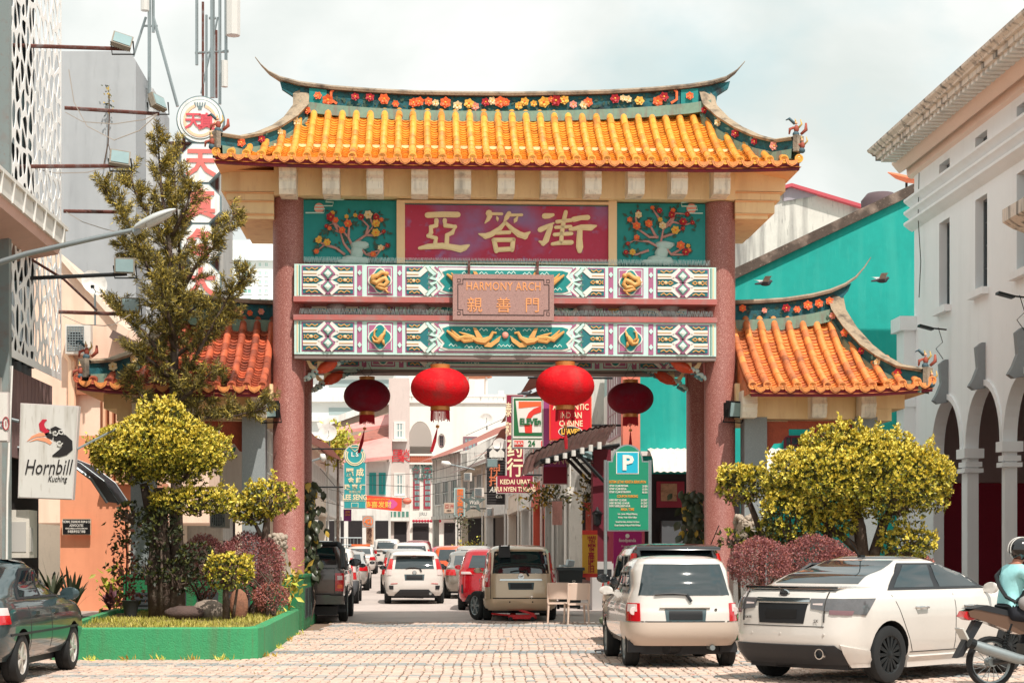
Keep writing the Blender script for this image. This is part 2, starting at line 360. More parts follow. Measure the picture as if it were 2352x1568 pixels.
# one cover tile, one pan tile, eave cap, drip tile (shared meshes)
def cover_mesh(L_=.29, r0=.076, r1=.071, n=7):
    b = MB(); f = [(r0*math.cos(math.pi*i/n), 0, r0*math.sin(math.pi*i/n)) for i in range(n+1)]; k = [(r1*math.cos(math.pi*i/n), L_, r1*math.sin(math.pi*i/n)) for i in range(n+1)]
    b.add(f+k, [(i, i+1, n+2+i, n+1+i) for i in range(n)] + [tuple(range(n, -1, -1))]); return b
def pan_mesh(w=.2, L_=.16, n=4):
    b = MB(); a = []; d = []; c_ = []
    for i in range(n+1):
        x = -w/2 + w*i/n; s = .05*(1-(2*x/w)**2)
        a.append((x, 0, -s)); d.append((x, .012, -s-.035)); c_.append((x, L_, -s-.02))
    b.add(a+d+c_, [(i, i+1, 2*(n+1)+i+1, 2*(n+1)+i) for i in range(n)] + [(n+1+i, n+2+i, i+1, i) for i in range(n)]); return b
cap_b = MB(); cap_b.lathe([(.0, .0), (.03, -.008), (.05, 0.0), (.06, -.012), (.085, -.012), (.088, .05)], n=12, axis='y')
drip_b = MB(); o_ = [(-.125, .05), (-.12, -.0), (-.09, -.055), (-.045, -.085), (0, -.105), (.045, -.085), (.09, -.055), (.12, 0), (.125, .05), (.06, .015), (0, .005), (-.06, .015)]
drip_b.prism(o_, -.012, .012); drip_b.m = 0
for s_ in (.6,): drip_b.tube([(x*s_, -.014, z*s_-.01) for x, z in o_[:9]], .008, 4)
def xf(b, src, loc, rx):                              # append a moved copy of a builder's shape
    c_, s_ = math.cos(rx), math.sin(rx); b.add([(x+loc[0], y*c_-z*s_+loc[1], y*s_+z*c_+loc[2]) for x, y, z in src.v], src.f)
def roof(root, xr0, xr1, xe0, xe1, ye, yr, ze, zr, mats, up=.22, pitch=.293, pan_step=.118, yb=None, shade_wear_x=None):
    xm = (xe0+xe1)/2; hl, hr = xr0-xe0, xe1-xr1
    yb = yb if yb is not None else 2*yr - ye
    def upl(x):
        u = 0
        if hl > .05 and x < xr0+.6: u = ((xr0+.6-x)/(hl+.6))**2
        if hr > .05 and x > xr1-.6: u = max(u, ((x-xr1+.6)/(hr+.6))**2)
        return up*u
    def zs(x, y):
        t = (y-ye)/(yr-ye); return ze + (zr-ze)*(.66*t+.34*t*t) + upl(x)*(1-t)**2
    def ymax(x):
        if x < xr0 and hl > .05: return ye + (yr-ye)*(x-xe0)/hl
        if x > xr1 and hr > .05: return ye + (yr-ye)*(xe1-x)/hr
        return yr
    # deck under the tiles: front, back, hipped ends
    dk = MB(); n = 8
    nx = 24
    fr = []
    for i in range(n+1):
        t = i/n; xa, xb = xe0+hl*t, xe1-hr*t
        fr.append([(xa+(xb-xa)*j/nx, ye+(yr-ye)*t, zs(xa+(xb-xa)*j/nx, ye+(yr-ye)*t)-.15) for j in range(nx+1)])
    dk.grid(fr); dk.grid([[(x, 2*yr-y if yb == 2*yr-ye else yr+(yr-y)*(yb-yr)/(yr-ye), z) for x, y, z in r] for r in fr])
    for sgn, h_ in ((0, hl), (-1, hr)):
        rows_ = []
        for r in fr:
            p = r[sgn]; q = (p[0], yr+(yr-p[1])*(yb-yr)/(yr-ye), p[2]); rows_.append([p, ((p[0]+q[0])/2, (p[1]+q[1])/2, p[2]), q])
        dk.grid(rows_)
    dk.build('roof_deck', mats[1], root)
    cm, pm = cover_mesh(), pan_mesh()
    cme = [cm.mesh('cover_tile', m_, 40) for m_ in mats]; pme = [pm.mesh('pan_tile', m_) for m_ in mats]
    capm = cap_b.mesh('eave_cap', mats[0], 30); drm = drip_b.mesh('drip_tile', drip)
    covers = []; pans = []
    k0 = int(round((xe1-xe0-.1)/pitch)); p_ = (xe1-xe0-.1)/k0
    for k in range(k0+1):
        x = xe0+.05+k*p_; y = ye; ym = ymax(x)
        while y < ym-.1:
            rx = math.atan2(zs(x, y+.28)-zs(x, y), .28); covers.append((x+U(-.006,.006), y, zs(x, y)+U(-.004,.004), rx)); y += .27*math.cos(rx)
        link(capm, 'eave_cap', root, (x, ye-.0, zs(x, ye)+.015))
        if k < k0:
            x += p_/2; y = ye+.02; ym = min(ymax(x-.08), ymax(x+.08))+.05
            while y < ym-.05:
                rx = math.atan2(zs(x, y+.12)-zs(x, y), .12); pans.append((x, y, zs(x, y)-.02+U(-.004,.003), rx-.06)); y += pan_step*math.cos(rx)
            link(drm, 'drip_tile', root, (x, ye-.01, zs(x, ye)-.03), (U(-.05,.12), 0, 0))
    for lst, mes, src, nm in ((covers, cme, cm, 'cover_tile'), (pans, pme, pm, 'pan_tile')):
        lst.sort(key=lambda q: q[1]); bs = [MB(), MB()]
        for i, (x, y, z, rx) in enumerate(lst):
            w = 1 if R() < (.25 if not shade_wear_x else shade_wear_x(x)) else 0
            if i < 300: link(mes[w], nm, root, (x, y, z), (rx, U(-.02,.02), U(-.01,.01)))
            else: xf(bs[w], src, (x, y, z), rx)
        for w in (0, 1):
            if bs[w].v: bs[w].build(nm+'s', mats[w], root, smooth=40, kind='stuff')
    # eave board and soffit
    eb = MB(); rows_ = []
    xsn = [xe0+.03+(xe1-xe0-.06)*j/30 for j in range(31)]
    eb.grid([[(x, ye+.05, zs(x, ye)-.07), (x, ye+.05, zs(x, ye)-.2), (x, ye+.12, zs(x, ye)-.2)] for x in xsn]); eb.build('eave_board', eave_red, root)
    so = MB(); so.grid([[(x, ye+.1, zs(x, ye)-.2), (x, (ye-.38)/2, zs(x, (ye-.38)/2)-.24), (x, -.36, zs(x, -.36)-.22)] for x in xsn]); so.build('soffit', soffit_or, root)
    for xe, h_ in ((xe0, hl), (xe1, hr)):
        if h_ > .05:
            sgn = 1 if xe == xe0 else -1; b = MB()
            b.grid([[(xe+.03*sgn, y, ze+up-.06), (xe+.03*sgn, y, ze+up-.2), (xe+(h_*.8)*sgn, y, ze+.1)] for y in (ye+.05, yr, yb)]); b.build('soffit', soffit_or, root)
    return zs
def strip_xz(b, pts, w, y0, y1):                      # ribbon of width w along a 2-D polyline, as a thin slab
    k = len(pts)
    nrm = []
    for i in range(k):
        a, c_ = pts[max(i-1,0)], pts[min(i+1,k-1)]; dx, dz = c_[0]-a[0], c_[1]-a[1]; l_ = math.hypot(dx, dz) or 1; nrm.append((-dz/l_, dx/l_))
    ws = w if isinstance(w, list) else [w]*k
    up_ = [(p[0]+n_[0]*q/2, p[1]+n_[1]*q/2) for p, n_, q in zip(pts, nrm, ws)]; dn = [(p[0]-n_[0]*q/2, p[1]-n_[1]*q/2) for p, n_, q in zip(pts, nrm, ws)]
    for i in range(k-1):
        b.prism([dn[i], dn[i+1], up_[i+1], up_[i]], y0, y1)
    return b
def ridge(root, pts, i0, i1, yr, band=.36, base=.2, th=.3):
    """pts: top line of the cap (x, z); between i0 and i1 it sits on band and base"""
    k = len(pts); bd = MB(); bs = MB(); cp = MB()
    seg = pts[i0:i1+1]
    bd.grid([[(x, yr-th/2+.05, z-.1) for x, z in seg], [(x, yr-th/2+.05, z-.1-band) for x, z in seg]]); bd.grid([[(x, yr+th/2-.05, z-.1) for x, z in seg], [(x, yr+th/2-.05, z-.1-band) for x, z in seg]])
    for x, z in (seg[0], seg[-1]): bd.add([(x, yr-th/2+.05, z-.1), (x, yr+th/2-.05, z-.1), (x, yr+th/2-.05, z-.1-band), (x, yr-th/2+.05, z-.1-band)], [(0,1,2,3)])
    bd.build('ridge_band', ridge_bl, root)
    bs.grid([[(x, yr-th/2-.06, z-.1-band), (x, yr-th/2-.1, z-.12-band-base*1.2), (x, yr+th/2+.1, z-.12-band-base*1.2), (x, yr+th/2+.06, z-.1-band), (x, yr-th/2-.06, z-.1-band)] for x, z in seg]); bs.build('ridge_base', ridge_gr, root)
    rows_ = []
    for i, (x, z) in enumerate(pts):
        e = min(1, min(i/max(1,i0) if i < i0 else 1, (k-1-i)/max(1,k-1-i1) if i > i1 else 1)+.06); w, t = (th/2+.03)*max(.12, e), .1*max(.25, e)
        rows_.append([(x, yr-w, z-t), (x, yr-w-.02*e, z-t*.5), (x, yr-w, z-t*.15), (x, yr, z), (x, yr+w, z-t*.15), (x, yr+w, z-t), (x, yr-w, z-t)])
    cp.grid(rows_); cp.build('ridge_cap', ridge_st, root, smooth=50)
    lin = MB()
    lin.grid([[(x, yr-th/2-.01, z-.1-.0), (x, yr-th/2-.01, z-.115), (x, yr-th/2+.05, z-.115)] for x, z in seg]); lin.build('ridge_moulding', mat('dark_moulding', '#4a3d38', .9, var=.2), root)
    return seg
def hip(root, pts3, hs=.42, he=.34):
    """pts3: top line in 3-D from the ridge down to the corner"""
    k = len(pts3); bd = MB(); cp = MB(); ba = MB(); f = []
    for i, p in enumerate(pts3):
        a = pts3[max(0,i-1)]; c_ = pts3[min(k-1,i+1)]; d = Vector((c_[0]-a[0], c_[1]-a[1], 0)); d = d.normalized() if d.length > 1e-4 else Vector((0,-1,0)); n = Vector((d.y, -d.x, 0))
        h = hs+(he-hs)*i/(k-1); p = Vector(p)
        f.append((p, n, h))
    bd.grid([[p+n*.1-Vector((0,0,.08)), p+n*.1-Vector((0,0,h*.8)), p-n*.1-Vector((0,0,h*.8)), p-n*.1-Vector((0,0,.08))] for p, n, h in f]); bd.build('hip_band', ridge_bl, root)
    ba.grid([[p+n*.15-Vector((0,0,h*.78)), p+n*.17-Vector((0,0,h+.12)), p-n*.17-Vector((0,0,h+.12)), p-n*.15-Vector((0,0,h*.78)), p+n*.15-Vector((0,0,h*.78))] for p, n, h in f]); ba.build('hip_base', ridge_gr, root)
    cp.grid([[p+n*.15-Vector((0,0,.09)), p+n*.17-Vector((0,0,.04)), p+n*.07, p-n*.07, p-n*.17-Vector((0,0,.04)), p-n*.15-Vector((0,0,.09)), p+n*.15-Vector((0,0,.09))] for p, n, h in f]); cp.build('hip_cap', mat('hip_stucco', '#a8967e', .9, var=.25, scale=3, dirt='#4a4038', damt=.95, dscale=4, bump=.4), root, smooth=50)
    for i in range(1, k-1):
        p, n, h = f[i]; q = p + n*(.13 if n.y < 0 else -.13) - Vector((0,0,h*.45)); flower(root, q.x, q.y, q.z, U(.07,.1), random.choice((0,1,2,4)), 0); leafs(root, q.x, q.y, q.z, 3)
    # end board and little figure
    p, n, h = f[-1]; e = (Vector(pts3[-1])-Vector(pts3[-2])); e.z = 0; e.normalize()
    b = MB(); b.obox(p+e*.06-Vector((0,0,h*.45)), .24, .1, h*.95, (0,0,math.atan2(n.y,n.x))); b.build('hip_end', ridge_st, root)
    fm = [mat('figure_red', '#a4503e', .7, var=.3, scale=20), mat('figure_yellow', '#cfae62', .7, var=.3, scale=20), mat('figure_blue', '#45606a', .7, var=.3, scale=20), mat('figure_skin', '#e8b08c', .6)]
    for zz, sc in ((.0, .8), (-h-.0, .75)):
        fb = MB(); c_ = p + e*(.0 if zz == 0 else .14) + Vector((0,0,zz))
        fb.m = 2; fb.ball(c_+Vector((0,0,.06*sc)), .09*sc, .06*sc, .08*sc, 7, 5); fb.m = 0; fb.ball(c_+Vector((0.01,0,.19*sc)), .07*sc, .05*sc, .1*sc, 7, 5); fb.m = 3; fb.ball(c_+Vector((0,-.01,.33*sc)), .04*sc, n=7, m=5)
        fb.m = 1; fb.tube([c_+Vector((.05,0,.2))*sc, c_+Vector((.14,-.03,.3))*sc, c_+Vector((.11,-.02,.42))*sc], [.03*sc,.025*sc,.01*sc], 5); fb.tube([c_+Vector((0,0,.34))*sc, c_+Vector((-.02,0,.44))*sc], [.03*sc,.005], 5)
        fb.m = 0; fb.tube([c_+Vector((-.05,0,.22))*sc, c_+Vector((-.15,-.02,.18))*sc, c_+Vector((-.17,-.02,.05))*sc], [.035*sc,.04*sc,.02*sc], 5)
        if zz == 0: fb.m = 2; fb.tube([c_+Vector((-.02,0,.25)), c_+Vector((-.13,.02,.36)), c_+Vector((-.2,.0,.32))], [.03,.03,.01], 5); fb.m = 0; fb.tube([c_+Vector((.1,0,.05)), c_+Vector((.2,0,.14)), c_+Vector((.2,0,.27))], [.03,.04,.02], 5)
        fb.build('figurine', fm, root, smooth=True)
A = thing('gate_arch', 'large street gateway with amber tiled swallowtail roof, granite pillars and painted beams', 'archway', AR.o, STREET)
fy = AR.fy
YE, YR = -1.35, 1.0
pl = MB()
zt = fy(664, 459, -.0)[1]
PILX = [fy(663, 900, 0)[0], fy(1653, 900, 0)[0]]
for yl in (0, 2.4):
    for x in PILX:
        b = MB(); x_ = x*(1 if yl == 0 else 1.0); b.lathe([(.33, 0), (.33, .3), (.315, .32), (.315, zt)], (x_, yl, 0), 28); b.build('pillar', granite, A, smooth=40)
ze = fy(1158, 364.5, YE)[1]; zr = fy(1158, 253, YR)[1]
XE = (fy(490, 372, YE)[0], fy(1841, 381, YE)[0]); XR = (fy(700, 250, YR)[0], fy(1612, 250, YR)[0])
zsA = roof(A, XR[0], XR[1], XE[0], XE[1], YE, YR, ze, zr, tileO, yb=4.15, up=.06)
capP = [(586,130),(600,148),(618,164),(645,178),(690,190),(760,199),(850,206),(950,211),(1050,213),(1175,214),(1300,212),(1400,209),(1500,203),(1580,196),(1630,188),(1665,178),(1690,162),(1702,150),(1711,140)]
segA = ridge(A, [fy(a, b_, YR) for a, b_ in capP], 4, 14, YR, .33, .17)
for i in range(44):
    x = XR[0]+.5+(XR[1]-XR[0]-1.0)*i/43+U(-.06,.06); zc = np.interp(x, [q[0] for q in segA], [q[1] for q in segA])
    if R() < .62: flower(A, x, YR-.13, zc-.27+U(-.07,.09), U(.07,.135), random.choice((0,0,1,2,3,4)))
    leafs(A, x, YR-.115, zc-.27, 6, .17)
for sx in (0, 1):                                     # end cartouches of the ridge band
    x = XR[sx]+(.28 if sx == 0 else -.28); zc = np.interp(x, [q[0] for q in segA], [q[1] for q in segA]); b = MB(); b.obox((x, YR-.12, zc-.27), .36, .03, .33); b.build('ridge_plate', teal_d, A); flower(A, x, YR-.15, zc-.27, .09, 0)
    b = MB(); xx = x+(.27 if sx == 0 else -.27); d_ = .06 if sx == 0 else -.06; strip_xz(b, [(xx+d_, zc-.12), (xx, zc-.18), (xx, zc-.34), (xx+d_*2, zc-.42)], .05, YR-.15, YR-.1); b.build('ridge_bracket', pet[0], A)
    # swallowtail gusset
    e = segA[0] if sx == 0 else segA[-1]; s_ = -1 if sx == 0 else 1; b = MB(); b.prism([(e[0], e[1]-.1), (e[0]+s_*.42, e[1]+.0), (e[0]+s_*.38, e[1]-.15), (e[0]+s_*.15, e[1]-.3), (e[0]+s_*.1, e[1]-.62), (e[0], e[1]-.62)], YR-.07, YR+.07); b.build('ridge_gusset', ridge_bl, A)
def hip3(pts, yr=YR, ye=YE):
    o = []
    for px, py, f_ in pts:
        y = yr + (ye+.12-yr)*f_; x, z = fy(px, py, y); o.append((x, y, z))
    return o
hip(A, hip3([(692,196,0),(691,235,.1),(668,262,.3),(632,286,.5),(590,303,.7),(545,312,.86),(500,305,1)]))
hip(A, hip3([(1621,196,0),(1630,235,.1),(1660,264,.3),(1700,290,.5),(1742,309,.7),(1785,320,.86),(1828,314,1)]))
# fascia, stepped corner corbels, brackets
def pbox(b, x0, y0, x1, y1, yf, yb):                  # a box whose front face fills a rectangle of the photograph in the plane local y = yf
    a = fy(x0, y0, yf); c_ = fy(x1, y1, yf); b.box(a[0], c_[0], yf, yb, c_[1], a[1]); return b
b = MB(); pbox(b, 629, 330, 1689, 459, -.4, 2.8); b.build('fascia', eave_y, A)
for s_ in (0, 1):
    for k, (xo, t_, bt) in enumerate(((508,390,440),(520,440,460),(533,460,490),(548,490,503))):
        x0, x1 = (xo, 629) if s_ == 0 else (1689, 1158*2-xo-4)
        b = MB(); pbox(b, x0, t_+4, x1, bt, -.36+.03*k, 2.7-.05*k); b.build('corner_corbel', eave_y, A)
        b = MB(); pbox(b, x0-4 if s_ == 0 else x0, t_, x1 if s_ == 0 else x1+4, t_+4, -.4+.03*k, 2.7); b.build('corner_ledge', soffit_or, A)
for px in (660,760,861,964,1063,1163,1263,1363,1462,1561,1659):
    x, zt_ = fy(px, 388, -1.0); zb = fy(px, 444, -1.0)[1]; h = zt_-zb; b = MB()
    b.prism([(-.4, zt_+.05), (-1.02, zt_+.05), (-1.02, zt_-.1*h), (-.97, zt_-.22*h), (-1.03, zt_-.4*h), (-.99, zt_-.5*h), (-.99, zt_-.8*h), (-.93, zt_-h), (-.4, zt_-h)], x-.165, x+.165, 'x'); b.build('bracket', eave_cream, A)
# frieze
b = MB(); pbox(b, 697, 459, 1620, 606, -.08, .12); b.build('frieze_wall', teal_d, A)
b = MB(); b.box(PILX[0], PILX[1], 2.3, 2.5, fy(1158, 606, 0)[1], zt); b.build('frieze_wall', teal_d, A)
for r_ in ((911,459,930,604), (1398,461,1417,610), (930,459,1398,470), (930,601,1398,607)):
    b = MB(); pbox(b, *r_, -.2, -.08); b.build('panel_frame', cream_f, A)
b = MB(); pbox(b, 930, 470, 1398, 601, -.12, -.08); sg = b.build('name_panel', red_panel, A)
def glyph(ox, strokes):
    b = MB()
    for w, pts in strokes:
        n_ = len(pts); q_ = [fy(ox+.2746*a, 430.7+.2746*c_, -.13) for a, c_ in pts]; ws = w if isinstance(w, list) else [w]*n_
        k_ = .2746*.0088
        for lay, (f_, y0, y1) in enumerate(((1.0, -.15, -.118), (.6, -.165, -.149))):
            strip_xz(b, q_, [x*k_*f_*1.3 for x in ws], y0, y1)
            for (x, z), x_ in zip(q_, ws): r_ = x_*k_*f_*.65; b.lathe([(0, y0-.004), (r_*.98, y0-.004), (r_*.98, y1-.003), (0, y1-.003)], (x, 0, z), 8, 'y')
    b.build('character', char_gold, A)
glyph(631.6, [(36, [(1275,232),(1400,226),(1530,228)]), (30, [(1350,275),(1348,318),(1305,332),(1306,378),(1284,405),(1345,425),(1338,482)]), (30, [(1420,275),(1424,318),(1505,330),(1482,380),(1440,400),(1436,482)]), ([20,34,38,38,46,36,14], [(1208,508),(1280,494),(1400,488),(1480,500),(1552,515),(1590,502),(1622,484)])])
glyph(631.6, [([44,34,26,8], [(1790,216),(1795,240),(1782,268),(1756,298)]), (18, [(1800,220),(1898,222)]), ([8,20,8], [(1855,245),(1860,262),(1862,280)]), ([30,30,10], [(1958,218),(1935,255),(1915,288)]), (18, [(1970,232),(2065,230)]), ([8,26,8], [(2030,246),(2012,272),(2002,294)]),
  ([20,30,36,38,10], [(1925,292),(1880,345),(1810,392),(1760,408),(1706,390)]), ([20,30,40,44,10], [(1925,292),(1985,350),(2040,392),(2090,408),(2132,374)]), (24, [(1848,380),(1962,376)]), (30, [(1832,440),(1852,532)]), (28, [(1828,440),(1995,438)]), (30, [(1992,440),(1982,522)]), (30, [(1848,522),(1984,514)])])
glyph(1148.4, [([36,34,20], [(372,240),(410,238),(444,230)]), ([10,30,34], [(450,298),(390,330),(335,355)]), ([30,36,40,34,14], [(425,325),(398,400),(385,440),(360,468),(330,452)]), ([26,30,28], [(550,206),(530,290),(518,380)]), (24, [(475,288),(600,274)]), (28, [(515,380),(512,460)]), (22, [(465,335),(592,328)]), (24, [(455,395),(598,386)]), ([20,30,30], [(435,474),(510,462),(598,460)]), ([34,30,34], [(615,268),(680,254),(734,252)]), ([20,36,40,12], [(585,352),(680,334),(760,336),(804,322)]), ([34,38,46,30], [(668,350),(664,430),(666,500),(666,532)])])
def relief_tree(px0, mir, trunk, seed):
    rs_ = random.Random(seed)
    def q(px, py): return fy(px0 + (-px if mir else px), py, -.1)
    for a in trunk:
        b = MB(); pts = [q(*p) for p in a]; b.tube([(x, -.1, z) for x, z in pts], [.03*(1-.75*i/len(pts)) for i in range(len(pts))], 6); b.build('branch', twig, A, smooth=True)
        x, z = pts[-1]; leafs(A, x, -.11, z, 4, .1); flower(A, x, -.12, z, rs_.uniform(.045,.06), rs_.choice((0,1,3)))
        if len(pts) > 2:
            x, z = pts[-2]; flower(A, x+rs_.uniform(-.08,.08), -.13, z+.05, rs_.uniform(.055,.095), rs_.choice((0,1,3,0,4))); leafs(A, x, -.11, z, 6, .14)
            x, z = pts[1]; leafs(A, x, -.11, z, 3, .12)
    rk = MB()
    for px, py, r_, h in ((0,596,26,10), (8,580,16,18), (14,563,24,10), (-8,600,32,6), (20,599,16,9)):
        x, z = q(px, py); rk.ball((x, -.1, z), r_*.0088, .06, h*.0088, 9, 6, .12)
    rk.build('relief_rock', mat('relief_stone', '#b7cdc6', .8, var=.12, scale=8), A, smooth=True)
    # moon behind a line of cloud
    s_ = -1 if px0 < 1158 else 1; ox = 733 if s_ < 0 else 1588
    x, z = fy(ox, 478 if s_ < 0 else 479, -.1); b = MB(); b.lathe([(0, 0), (.1, 0), (.1, .03), (0, .03)], (x, -.11, z), 16, 'y'); b.build('moon', pet[2], A)
    b = MB(); pts = [(32*s_*-1*-1, 13), (-16*s_*-1*-1, 13), (-16*s_, 5), (18*s_, 3), (-18*s_, -3), (-34*s_, -8), (-58*s_, -18)]
    cl = [(702,489),(744,489),(746,480),(722,480),(724,473),(764,473),(766,465),(748,464),(750,459),(790,459)] if s_ < 0 else [(1614,490),(1580,490),(1580,483),(1602,482),(1600,474),(1566,474),(1564,466),(1580,464),(1576,460),(1540,460)]
    b.tube([(x, -.11, z) for x, z in (fy(a, c_, -.1) for a, c_ in cl)], .014, 5); b.build('cloud_line', mint, A)
relief_tree(812, False, [[(0,588),(-22,560),(-30,535),(-55,525)], [(-5,560),(-12,545),(-42,512),(-62,520)], [(-12,545),(-10,520),(-16,498)], [(0,560),(28,540),(46,520),(64,505)], [(28,540),(55,541),(70,532)], [(28,540),(34,520),(20,505),(4,495)], [(46,520),(38,500),(32,490)], [(-20,585),(-40,570),(-68,563),(-85,578)], [(-40,570),(-75,558),(-78,548)], [(5,560),(30,585),(50,590),(66,570)], [(30,585),(60,575),(78,564)], [(-35,530),(-50,505),(-48,490)], [(46,520),(50,505),(52,495)]], 4)
relief_tree(1512, False, [[(0,588),(5,560),(12,525),(4,505)], [(5,570),(-22,555),(-55,552),(-70,560)], [(0,545),(-20,545),(-48,525),(-66,505)], [(-5,545),(-18,520),(-26,512)], [(12,525),(34,510),(62,516),(78,512)], [(12,525),(40,490),(66,492)], [(4,505),(-6,490),(-14,478)], [(10,560),(30,585),(62,585),(70,575)], [(30,585),(56,570),(68,565)], [(10,545),(40,535),(56,525)], [(-48,525),(-52,500),(-46,487)], [(-22,575),(-52,585),(-75,580)], [(25,520),(36,500),(30,490)]], 5)
# painted beams: pieces are read off the front beam, the back beams reuse the meshes
YB = -.45
def beam(top, bot, bird):
    made = []
    def q(px, v): return fy(px, top+(bot-top)*v+.0084*(px-676), YB)
    def piece(name, m, pl_, d=.012, lay=0):
        b = MB(); b.prism([q(*p) for p in pl_], YB-.012*lay-d, YB-.012*lay+.006); made.append(b.build(name, m, A))
    def line(name, m, pl_, w, d=.012, lay=0):
        b = MB(); strip_xz(b, [q(*p) for p in pl_], w, YB-.012*lay-d, YB-.012*lay+.004); made.append(b.build(name, m, A))
    a = q(676, 0); c_ = q(1645, 1); b = MB(); b.box(a[0], c_[0], YB, .12, c_[1]-.004, a[1]); made.append(b.build('beam', mint, A))
    for s_ in (1, -1):
        X = (lambda p: p) if s_ == 1 else (lambda p: 2321-p)
        def rect(x0, v0, x1, v1): return [(X(x0), v0), (X(x1), v0), (X(x1), v1), (X(x0), v1)]
        line('edge_line', cream_f, [(X(683), .03), (X(683), .97)], .02); line('edge_line', greeng, [(X(688), .03), (X(688), .97)], .02)
        def endsec(x0, x1, half):
            xm_ = x1 if half else (x0+x1)/2; w = xm_-x0
            piece('field_panel', mauve, rect(x0-3, .05, x1+(0 if half else 3), .95), .008)
            piece('field_panel', teal_k, rect(x0, .09, x1, .91), .008, 1)
            for mm in ((1,) if half else (1, -1)):
                Y_ = (lambda f_: x0+w*f_) if mm == 1 else (lambda f_: x1-w*f_)
                for vv in (1, -1):
                    V = (lambda v: v) if vv == 1 else (lambda v: 1-v)
                    line('stripe', white_t, [(X(Y_(0)), V(.3)), (X(Y_(.6)), V(.3)), (X(Y_(.92)), V(.1))], .105, .01, 2)
                    line('stripe', gold, [(X(Y_(0)), V(.3)), (X(Y_(.55)), V(.3))], .012, .008, 3)
                    if not half: line('stripe', white_t, [(X(Y_(.6)), V(.36)), (X(Y_(.98)), V(.5))], .06, .01, 2)
                    line('scroll', gold, [(X(Y_(.12)), V(.13)), (X(Y_(.25)), V(.18)), (X(Y_(.35)), V(.12)), (X(Y_(.48)), V(.17)), (X(Y_(.6)), V(.12))], .022, .012, 2)
                for vv in (-1, 1):
                    line('scroll', gold, [(X(Y_(.04)), .5+.05*vv), (X(Y_(.2)), .5-.06*vv), (X(Y_(.35)), .5+.04*vv), (X(Y_(.5)), .5-.05*vv), (X(Y_(.62)), .5)], .022, .012, 2)
                x, z = q(X(Y_(.32)), .5); b = MB(); b.ball((x, YB-.04, z), .035, .02, .035, 6, 4); made.append(b.build('flower_boss', cream_f, A))
            if not half:
                for v in (.3, .7):
                    for r_, m_, ly in ((1, mauve, 3), (.72, greeng, 4), (.5, mint, 5), (.28, white_t, 6)):
                        piece('diamond', m_, [(X(xm_-17*r_), v), (X(xm_), v-.25*r_), (X(xm_+17*r_), v), (X(xm_), v+.25*r_)], .008, ly)
        endsec(696, 811, False)
        for xp in (826, 918):
            line('post_strip', mauve, [(X(xp), .03), (X(xp), .97)], .1, .008)
            for v in (.26, .74): piece('post_lozenge', mint, [(X(xp-5), v), (X(xp), v-.09), (X(xp+5), v), (X(xp), v+.09)], .01, 1)
        xm_ = 873
        piece('square_panel', mauve, rect(843, .05, 903, .95), .008); piece('square_panel', mint, rect(846, .1, 900, .9), .008, 1); piece('square_panel', mauve, rect(848, .13, 898, .87), .008, 2)
        def lobe(s): return [(X(xm_+24*s*(1+.13*math.cos(4*t))*math.cos(t)*1.03), .5+.36*s*(1+.13*math.cos(4*t))*math.sin(t)*1.03) for t in [2*math.pi*i/32+math.pi/4*0 for i in range(32)]]
        piece('cartouche', white_t, lobe(1.0), .008, 3); piece('cartouche', teal_d, lobe(.88), .008, 4)
        if not bird:
            pts = [(xm_+a*1.0, .5+b_) for a, b_ in ((14,-.2),(4,-.24),(-6,-.12),(-16,-.1),(-18,.04),(-8,.1),(2,.0),(12,-.06),(17,.06),(10,.18),(-2,.14),(-8,.2),(2,.26),(12,.28),(18,.24))]
            b = MB(); pp = [q(X(p[0]), p[1]) for p in pts]; b.tube([(x, YB-.08, z) for x, z in pp], [.03,.05,.055,.06,.06,.06,.055,.055,.05,.05,.05,.045,.04,.03,.015], 6)
            for i in (3, 7, 10, 13): b.tube([(pp[i][0], YB-.08, pp[i][1]), (pp[i][0]+.05, YB-.08, pp[i][1]-.07), (pp[i][0]+.1, YB-.08, pp[i][1]-.06)], [.025,.02,.006], 5)
            b.ball((pp[0][0], YB-.08, pp[0][1]), .06, .04, .05, 7, 5); made.append(b.build('dragon_relief', gold, A, smooth=True))
        else:
            b = MB(); pp = [q(X(xm_+a), .5+c_) for a, c_ in ((12,-.12),(6,-.06),(2,.06),(-4,.16),(-14,.14),(-18,.0))]; b.tube([(x, YB-.08, z) for x, z in pp], [.02,.035,.06,.045,.03,.01], 6)
            b.prism([q(X(xm_+a), .5+c_) for a, c_ in ((2,.0),(6,-.12),(14,-.3),(12,-.1),(9,.06))], YB-.1, YB-.07); b.prism([q(X(xm_+a), .5+c_) for a, c_ in ((2,.05),(10,.1),(12,.3),(5,.22))], YB-.1, YB-.07)
            b.tube([(x, YB-.08, z) for x, z in (q(X(xm_+a), .5+c_) for a, c_ in ((-4,.1),(-14,-.02),(-12,-.2),(-6,-.24)))], [.03,.03,.02,.006], 5); made.append(b.build('bird_relief', gold, A, smooth=True))
        endsec(934, 984, True)
        for k, (m_, w) in enumerate(((mauve, .05), (greeng, .06), (mint, .07), (greeng, .04), (white_t, .06), (mauve, .03))):
            o = k*6.5; line('chevron', m_, [(X(984+o-18), .06), (X(996+o-10), .3), (X(986+o-10), .4), (X(1000+o-4), .5), (X(986+o-10), .6), (X(996+o-10), .7), (X(984+o-18), .94)], w, .01, k % 3)
    n_ = [(1010, .5), (1022, .34), (1016, .22), (1030, .16), (1291, .16), (1305, .22), (1299, .34), (1311, .5), (1299, .66), (1305, .78), (1291, .84), (1030, .84), (1016, .78), (1022, .66)]
    piece('centre_panel', mauve, [(1006, .05), (1315, .05), (1322, .5), (1315, .95), (1006, .95), (999, .5)], .008, 1)
